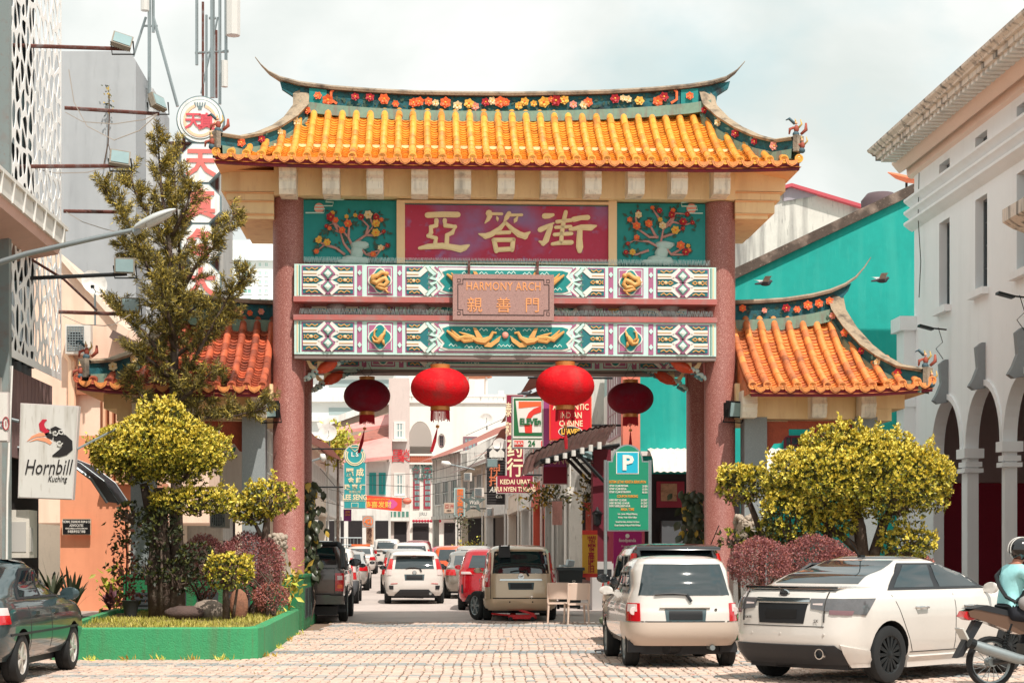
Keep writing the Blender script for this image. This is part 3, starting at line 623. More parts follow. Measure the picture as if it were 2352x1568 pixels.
    piece('centre_panel', mint, [(1008, .09), (1313, .09), (1319, .5), (1313, .91), (1008, .91), (1002, .5)], .008, 2)
    piece('centre_panel', white_t, [(a+(2 if a < 1160 else -2)*-3, .5+(v-.5)*1.12) for a, v in n_], .008, 3)
    piece('centre_panel', teal_d, n_, .008, 4)
    for s_ in (1, -1):
        X = (lambda p: p) if s_ == 1 else (lambda p: 2321-p); b = MB(); yq = YB-.09
        def T(pts, rr, n=6): b.tube([(x, yq, z) for x, z in (q(X(a), v) for a, v in pts)], rr, n)
        T([(1140,.36),(1132,.34),(1126,.5),(1112,.62),(1096,.6),(1084,.52)], [.02,.035,.04,.075,.06,.04]); T([(1084,.52),(1066,.5),(1050,.56),(1036,.4),(1026,.3)], [.05,.045,.05,.035,.02]); T([(1086,.58),(1066,.62),(1048,.44),(1036,.26)], [.04,.04,.035,.012]); T([(1088,.5),(1070,.42),(1054,.34)], [.035,.03,.01])
        b.prism([q(X(a), v) for a, v in ((1100,.56),(1108,.5),(1094,.22),(1086,.2),(1094,.5))], yq-.02, yq+.02); b.prism([q(X(a), v) for a, v in ((1112,.62),(1126,.66),(1150,.44),(1146,.62),(1128,.8),(1112,.78))], yq-.02, yq+.02); made.append(b.build('phoenix_relief', gold, A, smooth=40))
        for cx, cv in ((1040,.74),(1076,.78),(1070,.26),(1110,.26),(1146,.24),(1150,.74),(1100,.8)):
            b = MB(); pp = [q(X(cx+a), cv+c_) for a, c_ in ((-9,.02),(-4,-.05),(1,.03),(6,-.03),(10,.03))]; b.tube([(x, YB-.055, z) for x, z in pp], .014, 4); made.append(b.build('cloud_relief', mint, A))
    x, z = q(1160, .42); b = MB(); b.ball((x, YB-.08, z), .07, .03, .07, 8, 5); made.append(b.build('pearl_relief', pet[2], A, smooth=True))
    for o in made: link(o.data, o.name.split('.')[0], A, (0, 2.75, 0))
beam(606, 680, False); beam(735, 810, True)
def spikes(yt, x0, x1):
    b = MB(); x = fy(x0, yt, -.3)[0]; xe = fy(x1, yt, -.3)[0]; z = fy(x0, yt, -.3)[1]
    while x < xe:
        if not (fy(1040,700,-.6)[0] < x < fy(1272,700,-.6)[0]) or yt < 700:
            for y in (-.44, -.3): b.obox((x, y+U(-.02,.02), z+.05), .005, .005, .11, (U(-.15,.15), U(-.25,.25), 0))
        x += .027
    b.build('bird_spikes', mat('spike_plastic', '#a3b3b2', .5), A, kind='stuff')
for t_, bt in ((680, 692), (722, 734)):
    for yo in (0, 2.75):
        b = MB(); a = fy(676, t_, YB-.05); c_ = fy(1645, bt+8, YB-.05); b.box(a[0]-.02, c_[0]+.02, YB-.05+yo, .17+yo, a[1]-(bt-t_)*.0087, a[1]+.002); b.build('moulding', mould_red, A)
for yo in (0, 2.75):
    b = MB(); a = fy(676, 811, YB); c_ = fy(1645, 822, YB); b.box(a[0], c_[0], YB+.02+yo, .1+yo, a[1]-.1, a[1]-.004); b.build('moulding', mat('beam_soffit', '#8d7d78', .8), A)
spikes(604, 700, 1630); spikes(722, 690, 1635)
for px in (772, 868, 963, 1060, 1255, 1347, 1443, 1538):
    x, zc = fy(px, 708, -.1); b = MB(); b.lathe([(.13, -.16), (.17, -.14), (.13, -.1), (.19, -.03), (.2, .02), (.17, .08), (.12, .11), (.16, .14), (.16, .17)], (x, -.1, zc), 16); b.build('gourd_boss', granite_g, A, smooth=50)
# carved fish brackets under the beams
fishm = [mat('fish_scales', '#d9502a', .45, var=.3, scale=14), mat('fish_fin', '#f0d3a0', .5, var=.1), mat('wave_white', '#c9dbd3', .6, var=.1), mat('wave_blue', '#5f8f92', .6, var=.15)]
for yo in (0, 2.4):
    for s_ in (1, -1):
        cxp = 2317
        X = (lambda p: p) if s_ == 1 else (lambda p: cxp-p)
        yq = -.05
        def q(px, py): x, z = fy(X(px), py, -.05); return (x, yq+yo, z)
        b = MB(); b.tube([q(699, 816), q(699, 872)], .03, 6); b.tube([q(699, 817), q(822, 817)], .03, 6); b.build('bracket_rail', mould_red, A)
        f_ = MB(); f_.tube([q(781, 826), q(772, 830), q(757, 838), q(742, 846), q(730, 852), q(722, 856)], [.02, .08, .12, .11, .06, .03], 9); f_.m = 1
        f_.prism([(q(*p)[0], q(*p)[2]) for p in ((726,852),(712,846),(703,826),(709,824),(718,838),(728,846))], yq+yo-.04, yq+yo); f_.prism([(q(*p)[0], q(*p)[2]) for p in ((752,836),(742,822),(730,822),(728,846))], yq+yo-.03, yq+yo+.01)
        f_.build('fish_relief', fishm, A, smooth=45)
        w = MB()
        n = 13
        for i in range(n):
            t = i/(n-1); px, py = 703+115*t, 872-54*t**.75+3*math.sin(i*2.1)
            w.m = 0; c_ = q(px, py); r_ = .09 if i % 2 else .075
            w.tube([(c_[0]+r_*(1-.15*k)*math.cos(k*.9), c_[1]-.03+.01*k, c_[2]+r_*(1-.15*k)*math.sin(k*.9)) for k in range(6)], [.05-.006*k for k in range(6)], 5)
            if i < n-1: w.m = 1; px2, py2 = 703+115*(i+1)/(n-1), 876-54*((i+1)/(n-1))**.75; w.tube([c_, q(px2, py2)], .04, 5)
        w.build('wave_carving', fishm[2:], A, smooth=True)
# dark ceiling between the rows of beams
b = MB(); zc_ = fy(1158, 460, 0)[1]; b.box(PILX[0], PILX[1], .15, 2.25, zc_-.1, zc_-.02); b.build('ceiling', eave_y, A)
# hanging name plaque
x0, z0 = fy(1040, 735, -.62); x1, z1 = fy(1272, 632, -.62); c0 = AR.w((x0+x1)/2, -.62, z0)
PQ = thing('name_plaque', 'red granite plaque lettered HARMONY ARCH hanging on the upper beam of the gateway', 'plaque', c0, STREET)
w, h = x1-x0, z1-z0
b = MB(); b.box(-w/2, w/2, -.05, .06, 0, h); b.build('slab', granite_p, PQ)
for s_ in (-1, 1): b = MB(); b.obox((s_*w*.34, .02, h+.12), .05, .03, .3); b.obox((s_*w*.34, .1, h+.26), .05, .2, .03); b.build('strap', rust, PQ)
b = MB(); i_ = .1; dkl = mat('engraved_line', '#40302e', .8)
strip_xz(b, [(-w/2+i_*2, h-i_), (w/2-i_*2, h-i_)], .018, -.056, -.049); strip_xz(b, [(-w/2+i_*2, i_), (w/2-i_*2, i_)], .018, -.056, -.049)
for s_ in (-1, 1):
    strip_xz(b, [(s_*(w/2-i_), i_*2), (s_*(w/2-i_), h-i_*2)], .018, -.056, -.049)
    for zz, d in ((h-i_, -1), (i_, 1)):
        strip_xz(b, [(s_*(w/2-i_*2), zz), (s_*(w/2-i_*2), zz+d*.1), (s_*(w/2-i_*1), zz+d*.1)], .014, -.056, -.049); strip_xz(b, [(s_*(w/2-i_*1.5), zz+d*.0), (s_*(w/2-i_*.9), zz), (s_*(w/2-i_*.9), zz+d*.06), (s_*(w/2-i_*1.5), zz+d*.06), (s_*(w/2-i_*1.5), zz)], .012, -.056, -.049)
b.build('border_line', dkl, PQ)
bronze = mat('letter_bronze', '#f0a468', .5, var=.1)
text('HARMONY ARCH', .17, bronze, PQ, (0, -.055, h*.74), ext=.004, sx=.78, sp=1.05)
for ch, xx in (('親', -.6), ('善', 0), ('門', .6)): text(ch, .23, bronze, PQ, (xx*w/2*.95, -.055, h*.33), ext=.006, name='character')
# ---------------------------------------------------------------- side gates
carve = mat('carved_board', '#b5573c', .7, var=.25, scale=8, bump=.5, bscale=30)
def side_gate(right):
    g = thing('side_gate', 'small tiled side gate with grey posts joined to the right pillar of the gateway' if right else 'small side gate with shade-darkened red tiles behind the tall conifer, left of the gateway', 'gate', AR.w(PILX[1]+.33 if right else PILX[0]-.33, 0, 0), STREET)
    s = 1 if right else -1
    fr = Fr(g.location.x, g.location.y, 0, STREET); q = fr.fy
    ye, yr = -1.45, 1.0
    if right:
        z_e, z_r = q(1750, 886, ye)[1], q(1800, 728, yr)[1]; xe, xr = q(2147, 885, ye)[0], q(1912, 715, yr)[0]
        cap = [(1680,690),(1740,688),(1800,684),(1860,675),(1905,664),(1940,650),(1965,634),(1985,612),(2000,590)]; i1 = 4
        hp = [(1918,668,0),(1926,705,.1),(1952,745,.28),(1990,786,.5),(2025,812,.68),(2070,836,.85),(2125,845,1)]
        x0e, x0r = .02, .02
    else:
        z_e, z_r = q(550, 886, ye)[1], q(550, 728, yr)[1]; xe, xr = q(172, 885, ye)[0], q(402, 715, yr)[0]
        cap = [(318,590),(333,612),(353,634),(378,650),(415,664),(460,675),(520,684),(580,688),(640,690)]; i1 = 4
        hp = [(402,668,0),(394,705,.1),(370,745,.28),(330,786,.5),(296,806,.68),(250,822,.85),(198,825,1)]
    a = dict(xr0=.02, xr1=xr, xe0=.02, xe1=xe) if right else dict(xr0=xr, xr1=-.02, xe0=xe, xe1=-.02)
    zf = roof(g, ye=ye, yr=yr, ze=z_e, zr=z_r, mats=tileR if right else tileL, up=.12, yb=3.3, shade_wear_x=(lambda x: .85 if x < .4 else .35) if right else (lambda x: .5), **a)  # darker tiles crowd beside the right pillar: main roof's shadow put into colour
    seg = ridge(g, [q(px, py, yr) for px, py in cap], 0 if right else i1, i1 if right else 8, yr, .34, .2)
    for i in range(9):
        x = s*(.3+i*.23); zc = np.interp(x, [p_[0] for p_ in seg], [p_[1] for p_ in seg])
        if R() < .8: flower(g, x, yr-.13, zc-.27+U(-.05,.08), U(.06,.12), random.choice((0,1,2,0)))
        leafs(g, x, yr-.115, zc-.27, 3, .15)
    e = seg[-1] if right else seg[0]; b = MB(); b.prism([(e[0], e[1]-.1), (e[0]+s*.45, e[1]+.12), (e[0]+s*.38, e[1]-.05), (e[0]+s*.17, e[1]-.3), (e[0]+s*.14, e[1]-.62), (e[0], e[1]-.62)], yr-.07, yr+.07); b.build('ridge_gusset', ridge_bl, g)
    h3 = []
    for px, py, f_ in hp:
        y = yr+(ye+.12-yr)*f_; x, z = q(px, py, y); h3.append((x, y, z))
    hip(g, h3, .42, .38)
    X = (lambda p: p) if right else (lambda p: 2316-p)
    def pb(nm, m, x0, y0, x1, y1, yf, yb):
        x0, x1 = X(x0), X(x1); p_ = q(min(x0,x1), y0, yf); r_ = q(max(x0,x1), y1, yf); b = MB(); b.box(p_[0], r_[0], yf, yb, r_[1], p_[1]); return b.build(nm, m, g)
    pb('fascia', eave_y, 1690, 880, 1965, 962, -.35, 2.3)
    pb('corner_corbel', eave_y, 1964, 905, 2078, 938, -.32, 2.2); pb('corner_corbel', eave_y, 1964, 938, 2048, 966, -.3, 2.1); pb('corner_corbel', eave_y, 1964, 966, 2012, 976, -.28, 2.0)
    for px in (1722, 1882, 1995):
        x, zt_ = q(X(px), 908, -.75); zb = q(X(px), 958, -.75)[1]; h = zt_-zb; b = MB()
        b.prism([(-.35, zt_+.1), (-.8, zt_+.1), (-.78, zt_-.2*h), (-.82, zt_-.4*h), (-.78, zt_-.55*h), (-.78, zt_-.75*h), (-.72, zt_-h), (-.35, zt_-h)], x-.15, x+.15, 'x'); b.build('bracket', eave_cream, g)
    gp = mat('grey_post', '#8f9697', .75, var=.06, speck='#a9afb0', speckamt=.4)
    for yl in (-.15, 1.95):
        for px in ((1731, 1983) if right else (1731, 1985)):
            x, zt_ = q(X(px), 965, yl); b = MB(); b.box(x-.23, x+.23, yl-.23, yl+.23, 0, zt_+.05); b.build('post', gp, g)
    # carved hanging boards between the posts
    for k, (xa, xb, dr) in enumerate(((1755,1811,.5),(1925,1962,.45))):
        p_ = q(X(xa), 968, -.1); r_ = q(X(xb), 968, -.1); b = MB(); w = r_[0]-p_[0]; hh = .62
        b.prism([(p_[0], p_[1]), (r_[0], p_[1]), (r_[0], p_[1]-hh*.45), (r_[0]-w*.15, p_[1]-hh*.5), (r_[0]-w*.3, p_[1]-hh*.7), (r_[0]-w*.6, p_[1]-hh*.72), (r_[0]-w*.8, p_[1]-hh*.95), (p_[0], p_[1]-hh)], -.13, -.06); b.build('carved_board', carve, g)
    pb('lintel', carve, 1811, 966, 1925, 985, -.1, 0)
    return g, fr
SGR, FRR = side_gate(True); SGL, FRL = side_gate(False)
# green precinct walls with dark grille insets
green_p = mat('green_paint', '#3c9c66', .7, var=.14, scale=1.5, dirt='#5f6a48', damt=.55, dscale=1.6, streak=1, bump=.5, bscale=45)
green_d = mat('green_paint_worn', '#197a49', .65, var=.18, scale=1.5, dirt='#5a4a3c', damt=.5, dscale=1.2, streak=1, bump=.5, bscale=45)
# ---------------------------------------------------------------- vehicles
red_l = mat('tail_lens_red', '#c3121d', .15, spec=.7, coat=.6); amber_l = mat('tail_lens_amber', '#e8662a', .2, coat=.6); clear_l = mat('tail_lens_clear', '#d8c8c4', .15, coat=.6); smoke_l = mat('tail_lens_smoked', '#5b5a5c', .12, spec=.8, coat=.8, var=.25, scale=12)
car_glass = mat('car_glass', '#1d2a2e', .04, ior=2.1); seam = mat('panel_gap', '#3a3836', .9)
plate_m = mat('number_plate', '#15171a', .5); plate_b = mat('plate_backing', '#3f5358', .5)
def paint(n, c, met=0., r=.25): return mat('paint_' + n, c, r, met, coat=1., var=.03, scale=3)
class Body:
    """car surface lofted from plan rings: (z, y_rear, y_front, half width, rear corner r, front corner r, rear bow)"""
    def __init__(s, rings): s.r = np.array(rings, float); s.z = s.r[:,0]
    def ring(s, z):
        r = s.r; i = int(np.clip(np.searchsorted(s.z, z) - 1, 0, len(r)-2)); t = (z - r[i,0]) / max(1e-6, r[i+1,0]-r[i,0]); t = min(1, max(0, t))
        m0 = (r[i+1]-r[max(i-1,0)])/2; m1 = (r[min(i+2,len(r)-1)]-r[i])/2
        h = (2*t**3-3*t**2+1)*r[i] + (t**3-2*t*t+t)*m0*.7 + (-2*t**3+3*t*t)*r[i+1] + (t**3-t*t)*m1*.7
        return h
    def sc(s, v, yr, yf): q = (v.y-(yr+yf)/2)/((yf-yr)/2); v.x *= 1.012-.06*q*q; return v
    def at(s, a, z):                                  # a: distance along the ring from the middle of the rear
        _, yr, yf, w, rr, rf, bow = s.ring(z); sg = 1 if a >= 0 else -1; a = abs(a)
        fl = w-rr; ar = rr*math.pi/2
        if a <= fl: x, y = a, yr + bow*(a/w)**2
        elif a <= fl+ar: t = (a-fl)/rr; x, y = fl+rr*math.sin(t), yr + bow*min(1, (fl/w)**2+(1-(fl/w)**2)*(1-math.cos(t))) + rr*(1-math.cos(t))
        else: x, y = w, yr+bow+rr+(a-fl-ar)
        return s.sc(Vector((sg*x, y, z)), yr, yf)
    def side(s, y, z, sg):
        _, yr, yf, w, rr, rf, bow = s.ring(z); d = yf - rf - y; x = w
        if y > yf - rf: t = min(1, (y-(yf-rf))/rf); x = w - rf + rf*math.sqrt(max(0, 1-t*t))
        return s.sc(Vector((sg*x, y, z)), yr, yf)
    def loop(s, z, n1=7, n2=5, n3=12):
        _, yr, yf, w, rr, rf, bow = s.ring(z); o = []
        fl = w-rr
        for i in range(n1): o.append(s.at(fl*i/n1, z))
        for i in range(n2): o.append(s.at(fl+rr*math.pi/2*i/n2, z))
        y0 = yr+bow+rr; y1 = yf-rf
        for i in range(n3): o.append(Vector((w, y0+(y1-y0)*i/n3, z)))
        for i in range(n2): t = math.pi/2*i/n2; o.append(Vector((w-rf+rf*math.cos(t), y1+rf*math.sin(t), z)))
        for i in range(n1+1): x = (w-rf)*(1-i/n1); o.append(Vector((x, yf+.06*(1-(x/w)**2), z)))
        for p in o[n1+n2:]: s.sc(p, yr, yf)
        return o + [Vector((-p.x, p.y, p.z)) for p in o[-2:0:-1]]
    def mesh(s, m, zs=None, cap=True):
        zs = zs if zs is not None else sorted(set(list(s.z) + [a+(b-a)*t for a, b in zip(s.z[:-1], s.z[1:]) for t in (.25, .5, .75)]))
        b = MB(); lp = [s.loop(z) for z in zs]; k = len(lp[0])
        b.add([p for l_ in lp for p in l_], [(i*k+j, i*k+(j+1)%k, (i+1)*k+(j+1)%k, (i+1)*k+j) for i in range(len(lp)-1) for j in range(k)])
        top = lp[-1]; c_ = sum(top, Vector())/k; n0 = len(b.v) - k
        rr = []
        for f_, dz in ((.85, .018), (.5, .032)):
            rr.append([Vector((c_.x+(p.x-c_.x)*f_, c_.y+(p.y-c_.y)*f_, p.z+dz)) for p in top])
        o = len(b.v); b.v += [tuple(p) for l_ in rr for p in l_]
        fs = [(n0+j, n0+(j+1)%k, o+(j+1)%k, o+j) for j in range(k)] + [(o+j, o+(j+1)%k, o+k+(j+1)%k, o+k+j) for j in range(k)] + [tuple(range(o+k, o+2*k)), tuple(range(k-1, -1, -1))]
        b.f += fs; b.mi += [0]*len(fs)
        return b
    def patch(s, m, name, par, quad, mode='rear', sg=1, off=.008, nu=6, nz=4, smooth=True, th=.02, build=True):
        """quad: 4 corners (a or y, z): lower-left, lower-right, upper-right, upper-left"""
        f = (lambda a, z: s.at(a, z)) if mode == 'rear' else (lambda a, z: s.side(a, z, sg))
        rows_ = []; rows2 = []
        (a0,z0),(a1,z1),(a2,z2),(a3,z3) = quad
        for i in range(nz+1):
            v = i/nz; r_ = []; r2 = []
            for j in range(nu+1):
                u = j/nu; a = (a0*(1-u)+a1*u)*(1-v)+(a3*(1-u)+a2*u)*v; z = (z0*(1-u)+z1*u)*(1-v)+(z3*(1-u)+z2*u)*v
                p = f(a, z); e = .01; du = f(a+e, z)-f(a-e, z); dv = f(a, z+e)-f(a, z-e); n = du.cross(dv)
                n = n.normalized() if n.length > 1e-9 else Vector((0,-1,0))
                c_ = Vector((0, (s.r[0,1]+s.r[0,2])/2, z))
                if n.dot(p-c_) < 0: n = -n
                r_.append(p+n*off); r2.append(p-n*th)
            rows_.append(r_); rows2.append(r2)
        b = MB(); b.grid(rows_)
        edge = rows_[0] + [r_[-1] for r_ in rows_[1:]] + rows_[-1][-2::-1] + [r_[0] for r_ in rows_[-2:0:-1]]; e2 = rows2[0] + [r_[-1] for r_ in rows2[1:]] + rows2[-1][-2::-1] + [r_[0] for r_ in rows2[-2:0:-1]]
        k = len(edge); b.add(edge+e2, [(i, (i+1)%k, k+(i+1)%k, k+i) for i in range(k)])
        return b.build(name, m, par, smooth=35) if build else b
WHEELS = {}
def wheel(par, x, y, r, w, sg, style='5', rimm=None, lod=0, steer=0):
    key = (r, w, style, rimm.name if rimm else '', lod)
    if key not in WHEELS:
        b = MB(); n = 28 if not lod else 14
        b.lathe([(r*.66, -w/2+.01), (r*.86, -w/2), (r*.97, -w*.42), (r, -w*.3), (r, -w*.06), (r*.985, -w*.05), (r*.985, -w*.02), (r, -.0), (r, w*.3), (r*.97, w*.42), (r*.86, w/2), (r*.66, w/2-.01), (r*.62, 0), (r*.66, -w/2+.01)], n=n, axis='x', caps=False); ty = b.mesh('tyre', rubber, 40)
        b = MB(); b.lathe([(r*.7, -w*.42), (r*.7, w*.40), (r*.66, w*.44), (r*.6, w*.36), (r*.58, w*.1), (0.01, w*.05)], n=n, axis='x')
        ns = {'5': 5, '10': 10, '6': 6, 'm': 14}[style]
        for i in range(ns):
            a = 2*math.pi*i/ns; tw = .0
            for d in ((-.09, .09) if style in ('10', 'm') else (0,)):
                c_ = Vector((w*.34, math.cos(a+d*.6)*r*.36, math.sin(a+d*.6)*r*.36)); b.obox(c_, w*.14, r*.60, r*(.07 if style in ('10','m') else .17), (a+d, 0, 0))
        b.lathe([(r*.14, w*.1), (r*.14, w*.42), (r*.05, w*.45), (0.005, w*.45)], n=10, axis='x'); rm = b.mesh('rim', rimm or steel, 35)
        WHEELS[key] = (ty, rm)
    ty, rm = WHEELS[key]
    wl = thing('wheel', None, None); wl.parent = par; wl.location = (x, y, r); wl.rotation_euler = (0, 0, (0 if sg > 0 else math.pi)+steer)
    link(ty, 'tyre', wl); link(rm, 'rim', wl); return wl
def cut(o, axles, r, W_):
    b = MB()
    for y in axles:
        for sg in (-1, 1): b.prism([(y+r*math.cos(2*math.pi*i/28+.01), r*.93+r*math.sin(2*math.pi*i/28+.01)) for i in range(28)], min(sg*(W_/2-.26), sg*(W_/2+.06)), max(sg*(W_/2-.26), sg*(W_/2+.06)), 'x')
    co = b.build('cutter', mat('wheel_arch', '#141516', .95), o.parent); o.data.materials.append(MATS['wheel_arch'])
    md = o.modifiers.new('b', 'BOOLEAN'); md.operation = 'DIFFERENCE'; md.object = co; md.solver = 'EXACT'; md.material_mode = 'TRANSFER'
    ev(o); bpy.data.objects.remove(co)
    o.data.polygons.foreach_set('use_smooth', [True]*len(o.data.polygons)); o.data.set_sharp_from_angle(angle=math.radians(38))
def car(label, cat, x, y, yaw, shape, Ln, Wd, Ht, pm, wr=.31, lod=0, group=None, zb=.24, belt=None, name='parked_car', win=True, rim='5', rimm=None, top_w=.78, rake=.3, z=None, axl=None):
    """x, y: ground point under the middle of the rear bumper; returns root and body surface"""
    c = thing(name, label, cat, (x, y, gz(y) if z is None else z), yaw, group); w = Wd/2; H = Ht; bl = belt or H*.63
    if shape == 'sedan':
        rings = [(zb, .16, Ln-.2, w-.09, .3, .35, .1), (zb+.1, .06, Ln-.06, w-.03, .34, .4, .11), (.5, .0, Ln, w, .36, .42, .12), (bl-.2, .02, Ln-.05, w+.005, .36, .45, .12), (bl-.07, .05, Ln-.2, w-.015, .36, .5, .12), (bl+.02, .10, Ln-.6, w-.06, .36, .5, .12), (bl+.06, .17, Ln-1.05, w-.10, .34, .45, .10),
                 (bl+.1, .62, Ln-1.3, w-.12, .2, .3, .06), (bl+.2, .84, Ln-1.5, w-.17, .18, .3, .07), (H-.12, 1.32, Ln-1.95, w*top_w+.01, .22, .3, .08), (H-.05, 1.5, Ln-2.12, w*top_w-.05, .25, .3, .08), (H-.02, 1.65, Ln-2.25, w*top_w-.1, .25, .3, .08)]
    elif shape == 'pickup':
        rings = [(.5, .1, Ln-.2, w-.06, .12, .3, .03), (.6, .02, Ln-.05, w-.02, .14, .35, .03), (.85, .0, Ln, w, .12, .4, .03), (1.05, .0, Ln-.1, w, .12, .4, .03), (1.14, .02, Ln-.4, w-.02, .12, .4, .03), (1.17, .03, Ln-.9, w-.04, .12, .4, .03)]
    else:
        rk = rake
        rings = [(zb, .12, Ln-.2, w-.08, .2, .3, .06), (zb+.1, .03, Ln-.06, w-.02, .24, .35, .07), (.5, 0, Ln, w, .26, .4, .08), (.72, .02, Ln-.03, w, .26, .4, .08), (bl-.12, .05, Ln-.25, w-.01, .25, .4, .08), (bl, .08, Ln-.85, w-.04, .23, .4, .08),
                 (bl+.14, .08+rk*.18, Ln-1.15, w-.09, .21, .35, .08), (H-.2, .08+rk*.75, Ln-1.6, w*top_w+.05, .2, .3, .09), (H-.09, .08+rk, Ln-1.8, w*top_w, .2, .3, .09), (H-.04, .16+rk*1.05, Ln-1.95, w*top_w-.05, .22, .3, .09), (H-.025, .22+rk*1.1, Ln-2.1, w*top_w-.1, .22, .3, .09)]
    B = Body(rings); o = B.mesh(pm).build('body', pm, c, smooth=38)
    ar = (axl or (Ln*.185, Ln*.185+Ln*.595)); 
    if not lod: cut(o, ar, wr*1.13, Wd)
    else:
        for yy in ar:
            for sg in (-1, 1): b = MB(); b.lathe([(0, 0), (wr*1.12, 0), (wr*1.12, .03), (0, .03)], (sg*w-(.012 if sg > 0 else .018), yy, wr), 16, 'x'); b.build('wheel_arch', mat('wheel_arch', '#141516', .95), c)
    b = MB(); b.box(-w+.2, w-.2, .35, Ln-.4, .17, .36); b.box(-w+.28, w-.28, ar[0]-.08, ar[0]+.08, wr*.6, wr*1.1); b.tube([(-w*.3, .3, .26), (w*.3, .6, .24)], .09, 8); b.build('underbody', plastic_dk, c)
    for yy in ar:
        for sg in (-1, 1): wheel(c, sg*(w-.10), yy, wr, .2, sg, rim, rimm, lod)
    return c, B
def lettering_on(B, par, txt, a, z, h, m=None, off=.012):
    p = B.at(a, z); q = B.at(a, z+.05); tilt = math.atan2(q.y-p.y, .05); yawl = math.atan2((B.at(a+.05, z)-B.at(a-.05, z)).y, .1)
    return text(txt, h, m or chrome, par, (p.x, p.y-off, p.z), (math.pi/2-tilt*-1 if False else math.pi/2-tilt, 0, yawl), ext=.002, name='badge')
def plate(B, par, z, w=.5, h=.11, back=True, x=0):
    if back: B.patch(plate_b, 'plate_holder', par, [(x-w/2-.04, z-h/2-.025), (x+w/2+.04, z-h/2-.025), (x+w/2+.06, z+h/2+.025), (x-w/2-.06, z+h/2+.025)], off=.004)
    B.patch(plate_m, 'number_plate', par, [(x-w/2, z-h/2), (x+w/2, z-h/2), (x+w/2, z+h/2), (x-w/2, z+h/2)], off=.012)
def sidewin(B, c, quads, m=None, sides=(-1, 1)):
    for sg in sides:
        for q in quads: B.patch(m or car_glass, 'side_window', c, q, 'side', sg, off=.013, nu=6, nz=5)
def mirrors(c, w, y, z, m, s=1.):
    for sg in (-1, 1):
        b = MB(); b.ball((sg*(w+.07), y, z), .10*s, .045*s, .065*s, 10, 7); b.v = [(vx, min(vy, y+.03), vz) if False else (vx, max(vy, y-.012*s), vz) for vx, vy, vz in b.v]; b.box(min(sg*(w-.08), sg*(w+.06)), max(sg*(w-.08), sg*(w+.06)), y-.02, y+.03, z-.05, z-.02); b.build('mirror', m, c, smooth=50)
def wiper(B, c, x0, x1, z, dz=.02):
    b = MB(); p = [B.at(x0+(x1-x0)*t, z+dz*math.sin(t*3)) + Vector((0,-.03,0)) for t in (0, .3, .6, 1)]; b.tube(p, .012, 5); b.tube([B.at(x1, z)+Vector((0,-.02,0)), B.at(x1+.06, z-.09)+Vector((0,-.03,0))], .02, 6); b.build('wiper', plastic_dk, c)
def yawed(px, y): return PX(px, y)
# --- white compact hatchback, low right
white_p = paint('white', '#d6d1ca'); silver_p = paint('silver', '#b9b4ae', .35, .3); champ = paint('champagne', '#d2bb9e', .3, .3); black_p = paint('black', '#16181a', .2, .18); red_p = paint('red', '#b3101f', .2, .2)
Y0 = 22.75; c, B = car('white compact hatchback with beige bumper and big rear wiper, double-parked behind a black people carrier', 'car', PX(1576, Y0), Y0, STREET+.01, 'hatch', 3.55, 1.49, 1.47, white_p, wr=.27, belt=.92, rake=.22, zb=.3, top_w=.80, rimm=steel)
B.patch(mat('bumper_beige', '#c5b5a6', .45, coat=.3), 'bumper', c, [(-1.35, .31), (1.35, .31), (1.35, .60), (-1.35, .60)], off=.03, nu=28, nz=5)
B.patch(seam, 'tailgate_gap', c, [(-.60, .605), (.60, .605), (.62, .62), (-.62, .62)], off=.004, nu=12, nz=1)
B.patch(car_glass, 'rear_window', c, [(-.64, .955), (.64, .955), (.53, 1.36), (-.53, 1.36)], off=.008, nu=12, nz=8)
for sg in (-1, 1):
    q = lambda a0, a1, z0, z1: [(sg*a0, z0), (sg*a1, z0), (sg*a1, z1), (sg*a0, z1)]
    B.patch(red_l, 'tail_light', c, q(.62, .92, .615, .85), off=.015, nu=6); B.patch(clear_l, 'indicator_lens', c, q(.66, .84, .74, .835), off=.02); b = MB(); p = B.at(sg*.73, .75); b.lathe([(0, -.012), (.05, -.012), (.055, 0), (.055, .03)], (p.x, p.y-.03, p.z), 14, 'y'); b.build('lamp', clear_l, c)
    B.patch(plastic_dk, 'mudflap', c, [(sg*.55, .17), (sg*.72, .2), (sg*.74, .36), (sg*.5, .36)], off=.02) if False else None
    b = MB(); b.box(min(sg*.5, sg*.73), max(sg*.5, sg*.73), .28, .34, .2, .36); b.build('mudflap', plastic_dk, c)
B.patch(white_p, 'garnish', c, [(-.36, .785), (.34, .785), (.32, .825), (-.34, .825)], off=.035, nu=10, nz=2)
plate(B, c, .695, .46, .11)
b = MB(); p = B.at(.42, .77); b.lathe([(0, -.01), (.018, -.01), (.02, .02)], (p.x, p.y-.01, p.z), 10, 'y'); b.build('lock', chrome, c)
wiper(B, c, -.42, .02, .965, .015)
b = MB(); b.lathe([(.03, -.06), (.035, -.06), (.035, .3), (.03, .3)], (.36, .12, .27), 12, 'y'); b.build('exhaust', steel, c)
sidewin(B, c, [[(.6, .97), (1.25, .97), (1.3, 1.33), (.75, 1.33)], [(1.32, .97), (2.2, .97), (2.0, 1.33), (1.36, 1.33)]]); mirrors(c, .72, 2.25, .98, white_p)
